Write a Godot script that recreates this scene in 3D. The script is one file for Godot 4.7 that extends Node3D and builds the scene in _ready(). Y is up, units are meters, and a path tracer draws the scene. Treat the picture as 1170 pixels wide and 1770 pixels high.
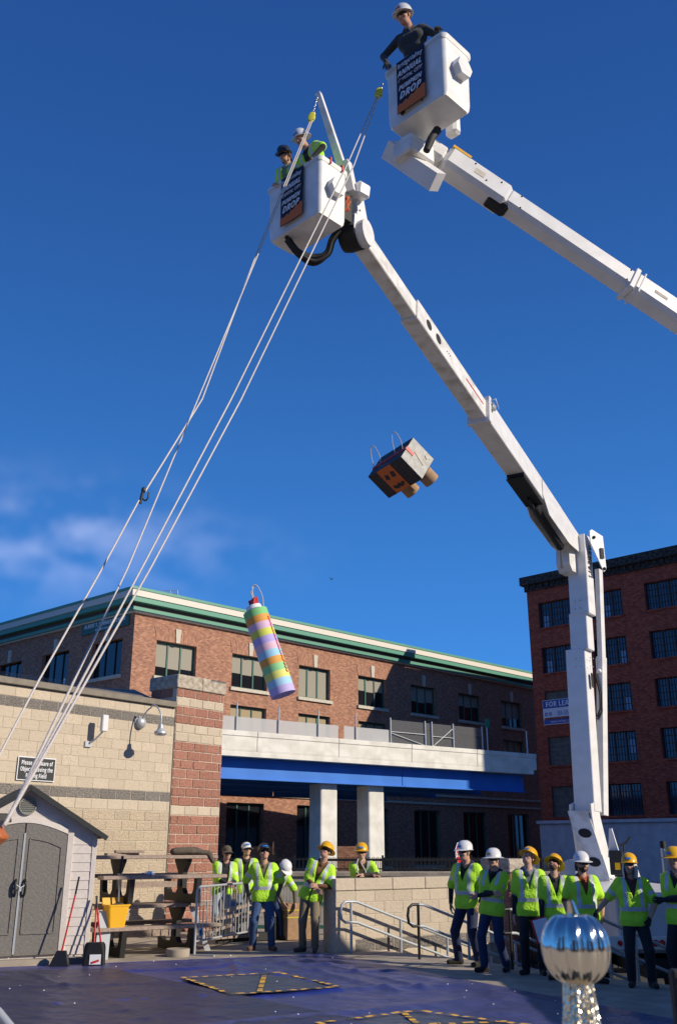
extends Node3D

var rng := RandomNumberGenerator.new()
var font_bold := SystemFont.new()
var font_plain := SystemFont.new()
var M := {}


# ---------- mesh collecting ----------
class MB:
	var v := PackedVector3Array()
	var n := PackedVector3Array()
	var c := PackedColorArray()
	var col := Color.WHITE
	var use_col := false

	func tri(a: Vector3, b: Vector3, d: Vector3, na: Vector3, nb: Vector3, nd: Vector3) -> void:
		if (b - a).cross(d - a).dot(na + nb + nd) > 0.0:
			v.append(a); v.append(d); v.append(b)
			n.append(na); n.append(nd); n.append(nb)
		else:
			v.append(a); v.append(b); v.append(d)
			n.append(na); n.append(nb); n.append(nd)
		if use_col:
			c.append(col); c.append(col); c.append(col)

	func flat(a: Vector3, b: Vector3, d: Vector3, out: Vector3) -> void:
		var m := (b - a).cross(d - a)
		if m.length_squared() < 1e-16:
			return
		m = m.normalized()
		if m.dot(out) < 0.0:
			m = -m
		tri(a, b, d, m, m, m)

	func quad(a: Vector3, b: Vector3, d: Vector3, e: Vector3, out: Vector3) -> void:
		flat(a, b, d, out)
		flat(a, d, e, out)

	func box(p: Vector3, s: Vector3, bs := Basis.IDENTITY, bev := 0.0) -> void:
		var h := s * 0.5
		if bev <= 0.0:
			hexa([Vector3(-h.x, -h.y, -h.z), Vector3(h.x, -h.y, -h.z), Vector3(h.x, -h.y, h.z), Vector3(-h.x, -h.y, h.z), Vector3(-h.x, h.y, -h.z), Vector3(h.x, h.y, -h.z), Vector3(h.x, h.y, h.z), Vector3(-h.x, h.y, h.z)], Transform3D(bs, p))
			return
		var b := minf(bev, minf(h.x, minf(h.y, h.z)) * 0.9)
		var T := Transform3D(bs, p)
		var ax := [0, 1, 2]
		for a in ax:
			var u: int = (a + 1) % 3
			var w: int = (a + 2) % 3
			for sg in [-1.0, 1.0]:
				var o := Vector3.ZERO
				o[a] = h[a] * sg
				var q := []
				for k in [[-1, -1], [1, -1], [1, 1], [-1, 1]]:
					var r := o
					r[u] = (h[u] - b) * k[0]
					r[w] = (h[w] - b) * k[1]
					q.append(T * r)
				var nn := Vector3.ZERO
				nn[a] = sg
				quad(q[0], q[1], q[2], q[3], bs * nn)
		for a in ax:
			var u: int = (a + 1) % 3
			var w: int = (a + 2) % 3
			for su in [-1.0, 1.0]:
				for sw in [-1.0, 1.0]:
					var q := []
					for k in [[-1, 0], [1, 0], [1, 1], [-1, 1]]:
						var r := Vector3.ZERO
						r[a] = (h[a] - b) * k[0]
						r[u] = (h[u] - (b if k[1] == 1 else 0.0)) * su
						r[w] = (h[w] - (0.0 if k[1] == 1 else b)) * sw
						q.append(T * r)
					var nn := Vector3.ZERO
					nn[u] = su
					nn[w] = sw
					quad(q[0], q[1], q[2], q[3], bs * nn)
		for sx in [-1.0, 1.0]:
			for sy in [-1.0, 1.0]:
				for sz in [-1.0, 1.0]:
					flat(T * Vector3(h.x * sx, (h.y - b) * sy, (h.z - b) * sz), T * Vector3((h.x - b) * sx, h.y * sy, (h.z - b) * sz), T * Vector3((h.x - b) * sx, (h.y - b) * sy, h.z * sz), bs * Vector3(sx, sy, sz))

	func hexa(q: Array, T := Transform3D.IDENTITY) -> void:
		var p := []
		var mid := Vector3.ZERO
		for x in q:
			p.append(T * x)
			mid += T * x
		mid /= 8.0
		for f in [[0, 1, 2, 3], [4, 5, 6, 7], [0, 1, 5, 4], [1, 2, 6, 5], [2, 3, 7, 6], [3, 0, 4, 7]]:
			var a: Vector3 = p[f[0]]
			var b: Vector3 = p[f[1]]
			var d: Vector3 = p[f[2]]
			var e: Vector3 = p[f[3]]
			quad(a, b, d, e, (a + b + d + e) / 4.0 - mid)

	# a beam from a to b; w across along side, h across the rest
	func beam(a: Vector3, b: Vector3, w: float, h: float, side := Vector3.RIGHT, w2 := -1.0, h2 := -1.0) -> void:
		var d := (b - a).normalized()
		var x := (side - d * side.dot(d)).normalized()
		var y := d.cross(x)
		if w2 < 0.0:
			w2 = w
		if h2 < 0.0:
			h2 = h
		hexa([a - x * w / 2 - y * h / 2, a + x * w / 2 - y * h / 2, a + x * w / 2 + y * h / 2, a - x * w / 2 + y * h / 2, b - x * w2 / 2 - y * h2 / 2, b + x * w2 / 2 - y * h2 / 2, b + x * w2 / 2 + y * h2 / 2, b - x * w2 / 2 + y * h2 / 2])

	func tube(pts: Array, r: float, sides := 8, r2 := -1.0) -> void:
		var rings := []
		var up := Vector3(0.31, 0.83, 0.46).normalized()
		var m := pts.size()
		for i in m:
			var d: Vector3 = pts[mini(i + 1, m - 1)] - pts[maxi(i - 1, 0)]
			d = d.normalized()
			if absf(d.dot(up)) > 0.95:
				up = Vector3(0.9, 0.1, -0.42).normalized()
			var x := (up - d * up.dot(d)).normalized()
			up = x
			var y := d.cross(x)
			var rr := r if r2 < 0.0 else lerpf(r, r2, float(i) / (m - 1))
			var ring := []
			for k in sides:
				var a := TAU * k / sides
				var o := x * cos(a) + y * sin(a)
				ring.append([pts[i] + o * rr, o])
			rings.append(ring)
		for i in m - 1:
			for k in sides:
				var a: Array = rings[i][k]
				var b: Array = rings[i][(k + 1) % sides]
				var d: Array = rings[i + 1][(k + 1) % sides]
				var e: Array = rings[i + 1][k]
				tri(a[0], b[0], d[0], a[1], b[1], d[1])
				tri(a[0], d[0], e[0], a[1], d[1], e[1])
		for e in [0, m - 1]:
			var o: Vector3 = (pts[0] - pts[1]) if e == 0 else (pts[m - 1] - pts[m - 2])
			for k in sides:
				flat(pts[e], rings[e][k][0], rings[e][(k + 1) % sides][0], o)

	# profile of [radius, height], turned round T's y axis; sx, sz stretch it
	func lathe(T: Transform3D, prof: Array, seg := 16, sx := 1.0, sz := 1.0, smooth := true) -> void:
		for i in prof.size() - 1:
			var r0: float = prof[i][0]
			var y0: float = prof[i][1]
			var r1: float = prof[i + 1][0]
			var y1: float = prof[i + 1][1]
			for k in seg:
				var q := []
				var nn := []
				for w in [[r0, y0, k], [r0, y0, k + 1], [r1, y1, k + 1], [r1, y1, k]]:
					var a: float = TAU * float(w[2]) / seg
					q.append(T * Vector3(sin(a) * w[0] * sx, w[1], cos(a) * w[0] * sz))
					var dn := Vector3(sin(a) / sx * (y1 - y0), -(r1 - r0), cos(a) / sz * (y1 - y0))
					nn.append((T.basis * dn).normalized())
				if not smooth:
					quad(q[0], q[1], q[2], q[3], nn[0] + nn[1])
					continue
				if r0 > 1e-6:
					tri(q[0], q[1], q[2], nn[0], nn[1], nn[2])
				if r1 > 1e-6:
					tri(q[0], q[2], q[3], nn[0], nn[2], nn[3])

	func prism(poly: PackedVector2Array, d: float, T := Transform3D.IDENTITY) -> void:
		var idx := Geometry2D.triangulate_polygon(poly)
		for z in [-d / 2, d / 2]:
			for i in range(0, idx.size(), 3):
				var a := poly[idx[i]]
				var b := poly[idx[i + 1]]
				var e := poly[idx[i + 2]]
				flat(T * Vector3(a.x, a.y, z), T * Vector3(b.x, b.y, z), T * Vector3(e.x, e.y, z), T.basis * Vector3(0, 0, z))
		var area := 0.0
		for i in poly.size():
			area += poly[i].cross(poly[(i + 1) % poly.size()])
		for i in poly.size():
			var a := poly[i]
			var b := poly[(i + 1) % poly.size()]
			var o := Vector3(b.y - a.y, a.x - b.x, 0) * signf(area)
			quad(T * Vector3(a.x, a.y, -d / 2), T * Vector3(b.x, b.y, -d / 2), T * Vector3(b.x, b.y, d / 2), T * Vector3(a.x, a.y, d / 2), T.basis * o)

	func ball(p: Vector3, r: Vector3, seg := 12, rows := 8, bs := Basis.IDENTITY) -> void:
		for i in rows:
			for k in seg:
				var q := []
				var nn := []
				for w in [[i, k], [i, k + 1], [i + 1, k + 1], [i + 1, k]]:
					var f: float = PI * w[0] / rows
					var a: float = TAU * w[1] / seg
					var u := Vector3(sin(f) * sin(a), cos(f), sin(f) * cos(a))
					q.append(p + bs * (u * r))
					nn.append((bs * (u / r)).normalized())
				if i > 0:
					tri(q[0], q[1], q[2], nn[0], nn[1], nn[2])
				if i < rows - 1:
					tri(q[0], q[2], q[3], nn[0], nn[2], nn[3])

	# stacked rounded rectangles: sections of [y, width, depth, corner radius], seen from outside
	func loft(sections: Array, cap_low := true, cap_high := true, T := Transform3D.IDENTITY, inside := false) -> void:
		var rings := []
		for s in sections:
			var ring := []
			for q in 4:
				for k in 6:
					var a := (q + k / 5.0) * PI / 2
					var cx: float = (s[1] / 2 - s[3]) * (1 if q == 0 or q == 3 else -1)
					var cz: float = (s[2] / 2 - s[3]) * (1 if q < 2 else -1)
					ring.append([Vector3(cx + cos(a) * s[3], s[0], cz + sin(a) * s[3]), Vector3(cos(a), 0, sin(a))])
			rings.append(ring)
		var m: int = rings[0].size()
		var sgn := -1.0 if inside else 1.0
		for i in rings.size() - 1:
			for k in m:
				var a: Array = rings[i][k]
				var b: Array = rings[i][(k + 1) % m]
				var d: Array = rings[i + 1][(k + 1) % m]
				var e: Array = rings[i + 1][k]
				var dy: float = d[0].y - a[0].y
				if absf(dy) < 0.004:
					quad(T * a[0], T * b[0], T * d[0], T * e[0], T.basis * (Vector3.UP * sgn * (1.0 if (d[0] - a[0]).dot(a[1]) < 0 else -1.0)))
					continue
				tri(T * a[0], T * b[0], T * d[0], T.basis * a[1] * sgn, T.basis * b[1] * sgn, T.basis * d[1] * sgn)
				tri(T * a[0], T * d[0], T * e[0], T.basis * a[1] * sgn, T.basis * d[1] * sgn, T.basis * e[1] * sgn)
		for w in [[0, cap_low, -1.0], [rings.size() - 1, cap_high, 1.0]]:
			if w[1]:
				var o := Vector3(0, sections[w[0]][0], 0)
				for k in m:
					flat(T * o, T * rings[w[0]][k][0], T * rings[w[0]][(k + 1) % m][0], T.basis * Vector3(0, w[2] * sgn, 0))

	func mesh() -> ArrayMesh:
		var am := ArrayMesh.new()
		var arr := []
		arr.resize(Mesh.ARRAY_MAX)
		arr[Mesh.ARRAY_VERTEX] = v
		arr[Mesh.ARRAY_NORMAL] = n
		if use_col:
			arr[Mesh.ARRAY_COLOR] = c
		am.add_surface_from_arrays(Mesh.PRIMITIVE_TRIANGLES, arr)
		return am


# ---------- nodes ----------
func part(called: String, mb: MB, m: Material, parent: Node3D = self) -> MeshInstance3D:
	var o := MeshInstance3D.new()
	o.name = called
	o.mesh = mb.mesh()
	o.material_override = m
	parent.add_child(o, true)
	return o


func put(called: String, me: Mesh, m: Material, parent: Node3D, T := Transform3D.IDENTITY) -> MeshInstance3D:
	var o := MeshInstance3D.new()
	o.name = called
	o.mesh = me
	o.material_override = m
	o.transform = T
	parent.add_child(o, true)
	return o


func tag(o: Node3D, label: String, category: String, group := "") -> Node3D:
	o.set_meta("label", label)
	o.set_meta("category", category)
	if group:
		o.set_meta("group", group)
	return o


func thing(called: String, label: String, category: String, T := Transform3D.IDENTITY, group := "") -> Node3D:
	var o := Node3D.new()
	o.name = called
	o.transform = T
	add_child(o, true)
	return tag(o, label, category, group)


func struct(o: Node3D) -> Node3D:
	o.set_meta("kind", "structure")
	return o


func stuff(o: Node3D) -> Node3D:
	o.set_meta("kind", "stuff")
	return o


# x along (dx, dz) on the ground, y up, z out of the face
func frame(p: Vector3, dx: float, dz: float) -> Transform3D:
	var x := Vector3(dx, 0, dz).normalized()
	return Transform3D(Basis(x, Vector3.UP, x.cross(Vector3.UP)), p)


func at(p: Vector3, bs := Basis.IDENTITY) -> Transform3D:
	return Transform3D(bs, p)


func lettering(called: String, s: String, cap: float, m: Material, parent: Node3D, T: Transform3D, bold := true, widen := 1.0, slant := 0.0) -> MeshInstance3D:
	var t := TextMesh.new()
	t.text = s
	t.font = font_bold if bold else font_plain
	t.font_size = 64
	t.pixel_size = cap / 46.0
	t.depth = 0.006
	t.curve_step = 4.0
	var bs := Basis(Vector3(widen, 0, 0), Vector3(slant, 1, 0), Vector3(0, 0, 1))
	return put(called, t, m, parent, T * Transform3D(bs, Vector3.ZERO))


# ---------- materials ----------
func lin(r: float, g: float, b: float) -> Color:
	return Color(r, g, b).linear_to_srgb()


func paint(called: String, c: Color, rough := 0.6, metal := 0.0, spec := 0.5) -> StandardMaterial3D:
	var m := StandardMaterial3D.new()
	m.resource_name = called
	m.albedo_color = c.linear_to_srgb()
	m.roughness = rough
	m.metallic = metal
	m.metallic_specular = spec
	M[called] = m
	return m


func noise_tex(freq: float, lo: Color, hi: Color, seed_ := 1, size := 256, oct := 4, mid := 0.5) -> NoiseTexture2D:
	var f := FastNoiseLite.new()
	f.seed = seed_
	f.frequency = freq
	f.fractal_octaves = oct
	var g := Gradient.new()
	g.set_color(0, lo.linear_to_srgb())
	g.set_color(1, hi.linear_to_srgb())
	g.set_offset(0, mid - 0.28)
	g.set_offset(1, mid + 0.28)
	var t := NoiseTexture2D.new()
	t.width = size
	t.height = size
	t.seamless = true
	t.noise = f
	t.color_ramp = g
	return t


func bump_tex(freq: float, seed_ := 3, size := 256) -> NoiseTexture2D:
	var f := FastNoiseLite.new()
	f.seed = seed_
	f.frequency = freq
	f.fractal_octaves = 5
	var t := NoiseTexture2D.new()
	t.width = size
	t.height = size
	t.seamless = true
	t.noise = f
	return t


# colour mottled between lo and hi, over metres per repeat; bump in centimetres
func mottled(called: String, lo: Color, hi: Color, metres: float, freq := 0.02, rough := 0.85, bump := 0.0, seed_ := 1, own_axes := true) -> StandardMaterial3D:
	var m := paint(called, Color.WHITE, rough)
	m.albedo_texture = noise_tex(freq, lo, hi, seed_)
	m.uv1_triplanar = own_axes
	m.uv1_world_triplanar = not own_axes
	if not own_axes:
		m.uv1_triplanar = true
	m.uv1_scale = Vector3.ONE / metres
	if bump > 0.0:
		m.heightmap_enabled = true
		m.heightmap_scale = bump
		m.heightmap_texture = bump_tex(0.05, seed_ + 7)
	return m


func brick_image(cols: Array, mortar: Color, seed_: int) -> Image:
	var r := RandomNumberGenerator.new()
	r.seed = seed_
	var W := 384
	var im := Image.create(W, W, false, Image.FORMAT_RGB8)
	im.fill(mortar.linear_to_srgb())
	var rows := 32
	var per := 12
	for j in rows:
		for i in per:
			var a: Color = cols[r.randi() % cols.size()]
			a = a * r.randf_range(0.82, 1.15)
			var x := i * 32 + (16 if j % 2 else 0)
			for w in [x, x - W]:
				im.fill_rect(Rect2i(w + 1, j * 12 + 1, 30, 10), a.linear_to_srgb())
	return im


func brick_mat(called: String, im: Image, metres: float) -> StandardMaterial3D:
	var m := paint(called, Color.WHITE, 0.9)
	m.albedo_texture = ImageTexture.create_from_image(im)
	m.uv1_triplanar = true
	m.uv1_triplanar_sharpness = 8.0
	m.uv1_scale = Vector3.ONE / metres
	return m


# ---------- bodies: smooth unions of tapered capsules, meshed as surface nets ----------
class Field:
	var lo: Vector3
	var cell: float
	var nx: int
	var ny: int
	var nz: int
	var f := PackedFloat32Array()
	var near := PackedFloat32Array()
	var who := PackedByteArray()
	var seen := PackedByteArray()
	var list := PackedInt32Array()

	func _init(a: Vector3, b: Vector3, c: float) -> void:
		lo = a
		cell = c
		nx = int((b.x - a.x) / c) + 2
		ny = int((b.y - a.y) / c) + 2
		nz = int((b.z - a.z) / c) + 2
		f.resize(nx * ny * nz)
		f.fill(9.0)
		near.resize(nx * ny * nz)
		near.fill(9.0)
		who.resize(nx * ny * nz)
		seen.resize(nx * ny * nz)

	func add(a: Vector3, b: Vector3, ra: float, rb: float, tag: int, k := 0.03, sq := Vector3.ONE) -> void:
		var pad := maxf(ra, rb) * maxf(sq.x, maxf(sq.y, sq.z)) + k + cell * 1.5
		var mn := (Vector3(minf(a.x, b.x), minf(a.y, b.y), minf(a.z, b.z)) - Vector3.ONE * pad - lo) / cell
		var mx := (Vector3(maxf(a.x, b.x), maxf(a.y, b.y), maxf(a.z, b.z)) + Vector3.ONE * pad - lo) / cell
		var ba := (b - a) / sq
		var bb := maxf(ba.dot(ba), 1e-9)
		var isq := Vector3.ONE / sq
		var back := minf(sq.x, minf(sq.y, sq.z))
		var edge := cell * 1.1
		for kz in range(maxi(0, int(mn.z)), mini(nz - 1, int(mx.z) + 1) + 1):
			for jy in range(maxi(0, int(mn.y)), mini(ny - 1, int(mx.y) + 1) + 1):
				var row := (kz * ny + jy) * nx
				for ix in range(maxi(0, int(mn.x)), mini(nx - 1, int(mx.x) + 1) + 1):
					var pa := (Vector3(ix, jy, kz) * cell + lo - a) * isq
					var h := clampf(pa.dot(ba) / bb, 0.0, 1.0)
					var d := ((pa - ba * h).length() - (ra + (rb - ra) * h)) * back
					var i := row + ix
					if d < near[i]:
						near[i] = d
						who[i] = tag
					var o := f[i]
					if o > 8.0:
						o = d
					else:
						var t := clampf(0.5 + 0.5 * (o - d) / k, 0.0, 1.0)
						o = o + (d - o) * t - k * t * (1.0 - t)
					f[i] = o
					if absf(o) < edge and seen[i] == 0:
						seen[i] = 1
						list.append(i)

	func cut(test: Callable) -> void:   # test(p) > 0 takes the point away
		for i in f.size():
			if f[i] < 0.12:
				var p := Vector3(i % nx, (i / nx) % ny, i / (nx * ny)) * cell + lo
				var d: float = test.call(p)
				if d > f[i]:
					f[i] = d
					if absf(d) < cell * 1.1 and seen[i] == 0:
						seen[i] = 1
						list.append(i)

	# returns [points, normals, tags, triangle indices]
	func net() -> Array:
		var pts := PackedVector3Array()
		var tags := PackedByteArray()
		var at := {}
		var sx := 1
		var sy := nx
		var sz := nx * ny
		var off := [0, sx, sy, sx + sy, sz, sx + sz, sy + sz, sx + sy + sz]
		var cor := [Vector3(0, 0, 0), Vector3(1, 0, 0), Vector3(0, 1, 0), Vector3(1, 1, 0), Vector3(0, 0, 1), Vector3(1, 0, 1), Vector3(0, 1, 1), Vector3(1, 1, 1)]
		var edges := [[0, 1], [2, 3], [4, 5], [6, 7], [0, 2], [1, 3], [4, 6], [5, 7], [0, 4], [1, 5], [2, 6], [3, 7]]
		var done := PackedByteArray()
		done.resize(f.size())
		for i0 in list:
			for q in 8:
				var i: int = i0 - off[q]
				if i < 0 or done[i]:
					continue
				done[i] = 1
				var x := i % nx
				var y := (i / nx) % ny
				var z := i / sz
				if x >= nx - 1 or y >= ny - 1 or z >= nz - 1:
					continue
				var mask := 0
				for e in 8:
					if f[i + off[e]] < 0.0:
						mask |= 1 << e
				if mask == 0 or mask == 255:
					continue
				var s := Vector3.ZERO
				var m := 0
				for e in edges:
					var a: int = e[0]
					var b: int = e[1]
					if ((mask >> a) & 1) != ((mask >> b) & 1):
						var fa := f[i + off[a]]
						var fb := f[i + off[b]]
						s += cor[a].lerp(cor[b], fa / (fa - fb))
						m += 1
				at[i] = pts.size()
				pts.append((Vector3(x, y, z) + s / m) * cell + lo)
				tags.append(who[i])
		var nrm := PackedVector3Array()
		nrm.resize(pts.size())
		var tri := PackedInt32Array()
		for i in at:
			for ax in 3:
				var d: int = [sx, sy, sz][ax]
				var u: int = [sy, sz, sx][ax]
				var w: int = [sz, sx, sy][ax]
				var fa := f[i]
				var fb := f[i + d]
				if (fa < 0.0) == (fb < 0.0):
					continue
				if not (at.has(i - u) and at.has(i - w) and at.has(i - u - w)):
					continue
				var a: int = at[i]
				var b: int = at[i - u]
				var c: int = at[i - u - w]
				var e: int = at[i - w]
				if fa < 0.0:
					tri.append_array([a, e, c, a, c, b])
				else:
					tri.append_array([a, b, c, a, c, e])
		for t in range(0, tri.size(), 3):
			var n := -(pts[tri[t + 1]] - pts[tri[t]]).cross(pts[tri[t + 2]] - pts[tri[t]])
			nrm[tri[t]] += n
			nrm[tri[t + 1]] += n
			nrm[tri[t + 2]] += n
		for i in nrm.size():
			nrm[i] = nrm[i].normalized()
		return [pts, nrm, tags, tri]


func weld(parts: Array) -> ArrayMesh:   # each: [points, normals, colours, indices]
	var v := PackedVector3Array()
	var n := PackedVector3Array()
	var c := PackedColorArray()
	var ix := PackedInt32Array()
	for p in parts:
		var o := v.size()
		v.append_array(p[0])
		n.append_array(p[1])
		c.append_array(p[2])
		for i in p[3]:
			ix.append(i + o)
	var arr := []
	arr.resize(Mesh.ARRAY_MAX)
	arr[Mesh.ARRAY_VERTEX] = v
	arr[Mesh.ARRAY_NORMAL] = n
	arr[Mesh.ARRAY_COLOR] = c
	arr[Mesh.ARRAY_INDEX] = ix
	var am := ArrayMesh.new()
	am.add_surface_from_arrays(Mesh.PRIMITIVE_TRIANGLES, arr)
	return am


func moved(net: Array, T: Transform3D, cols: Array, flip := false) -> Array:
	var v := PackedVector3Array()
	var n := PackedVector3Array()
	var c := PackedColorArray()
	for i in net[0].size():
		v.append(T * net[0][i])
		n.append((T.basis * net[1][i]).normalized())
		c.append(cols[net[2][i]])
	var ix: PackedInt32Array = net[3].duplicate()
	if flip:
		ix.reverse()
	return [v, n, c, ix]


var head_net := []
var hand_nets := {}


func make_head() -> void:
	var F := Field.new(Vector3(-0.11, -0.15, -0.14), Vector3(0.11, 0.15, 0.15), 0.006)
	F.add(Vector3(0, 0.035, -0.012), Vector3(0, 0.035, -0.0121), 0.09, 0.09, 0, 0.02, Vector3(0.84, 0.97, 1.06))
	F.add(Vector3(0, -0.03, 0.022), Vector3(0, -0.03, 0.0221), 0.08, 0.08, 0, 0.02, Vector3(0.8, 1.05, 0.92))
	F.add(Vector3(0, -0.082, 0.042), Vector3(0, -0.082, 0.0421), 0.045, 0.045, 0, 0.02, Vector3(1.0, 0.75, 1.0))
	F.add(Vector3(0, 0.002, 0.093), Vector3(0, -0.03, 0.108), 0.008, 0.013, 0, 0.012)
	F.add(Vector3(-0.014, -0.034, 0.096), Vector3(0.014, -0.034, 0.096), 0.008, 0.008, 0, 0.01)
	F.add(Vector3(-0.036, 0.022, 0.08), Vector3(0.036, 0.022, 0.08), 0.011, 0.011, 0, 0.012)
	for s in [-1.0, 1.0]:
		F.add(Vector3(s * 0.078, -0.008, -0.004), Vector3(s * 0.08, -0.03, 0.0), 0.016, 0.011, 0, 0.008, Vector3(0.6, 1.2, 1.0))
		F.add(Vector3(s * 0.031, 0.004, 0.079), Vector3(s * 0.031, 0.004, 0.0791), 0.012, 0.012, 4, 0.004)
		F.add(Vector3(s * 0.045, -0.028, 0.062), Vector3(s * 0.045, -0.028, 0.0621), 0.02, 0.02, 0, 0.02)
	F.add(Vector3(-0.017, -0.058, 0.091), Vector3(0.017, -0.058, 0.091), 0.006, 0.006, 3, 0.008)
	F.add(Vector3(-0.014, -0.068, 0.09), Vector3(0.014, -0.068, 0.09), 0.006, 0.006, 3, 0.008)
	head_net = F.net()
	for i in head_net[0].size():
		var p: Vector3 = head_net[0][i]
		if head_net[2][i] == 0:
			if (p.y > 0.06 and p.z < 0.085) or (p.z < -0.02 and p.y > -0.07 and absf(p.x) < 0.0745):
				head_net[2][i] = 1
			elif p.y < -0.05 and p.z > 0.0 and not (absf(p.x) < 0.03 and p.y > -0.07 and p.z > 0.09 and false):
				head_net[2][i] = 2
			elif absf(p.x) < 0.03 and p.y < -0.042 and p.z > 0.085:
				head_net[2][i] = 5


# a right hand hanging: wrist at the origin, fingers down -y, palm towards -x, thumb towards +z
func make_hands() -> void:
	for kind in ["relaxed", "grip"]:
		var bend: float = 0.35 if kind == "relaxed" else 1.05
		var F := Field.new(Vector3(-0.11, -0.215, -0.075), Vector3(0.05, 0.03, 0.085), 0.005)
		F.add(Vector3(0, 0.015, 0), Vector3(0, -0.03, 0), 0.026, 0.028, 0, 0.012, Vector3(0.75, 1, 1))
		for w in [-0.024, 0.0, 0.024]:
			F.add(Vector3(0, -0.03, w * 0.8), Vector3(0, -0.085, w), 0.017, 0.014, 0, 0.012, Vector3(0.8, 1, 1))
		var lens := [0.075, 0.084, 0.078, 0.062]
		for q in 4:
			var z: float = 0.034 - q * 0.0225
			var p := Vector3(0, -0.092 + absf(q - 1) * 0.004, z)
			var a := bend * 0.6
			for seg in 3:
				var l: float = lens[q] * [0.45, 0.32, 0.23][seg]
				var e := p + Vector3(-sin(a), -cos(a), 0.0) * l
				F.add(p, e, 0.0095 - seg * 0.0008, 0.0088 - seg * 0.0008, 0, 0.004)
				p = e
				a += bend
		var t0 := Vector3(-0.006, -0.035, 0.028)
		var t1 := t0 + Vector3(-0.018, -0.03, 0.026)
		var t2 := t1 + Vector3(-0.012, -0.03, 0.008)
		F.add(t0, t1, 0.014, 0.0105, 0, 0.008)
		F.add(t1, t2, 0.0105, 0.009, 0, 0.005)
		hand_nets[kind] = F.net()


func limb(a: Vector3, b: Vector3, l1: float, l2: float, pole: Vector3) -> Array:   # [joint, end]
	var d := b - a
	var len := clampf(d.length(), 0.05, (l1 + l2) * 0.998)
	var dir := d.normalized()
	var x := (l1 * l1 - l2 * l2 + len * len) / (2.0 * len)
	var y := sqrt(maxf(l1 * l1 - x * x, 0.0))
	var p := (pole - dir * pole.dot(dir)).normalized()
	return [a + dir * x + p * y, a + dir * len]


const SKIN := Color(0.54, 0.31, 0.21)


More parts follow.
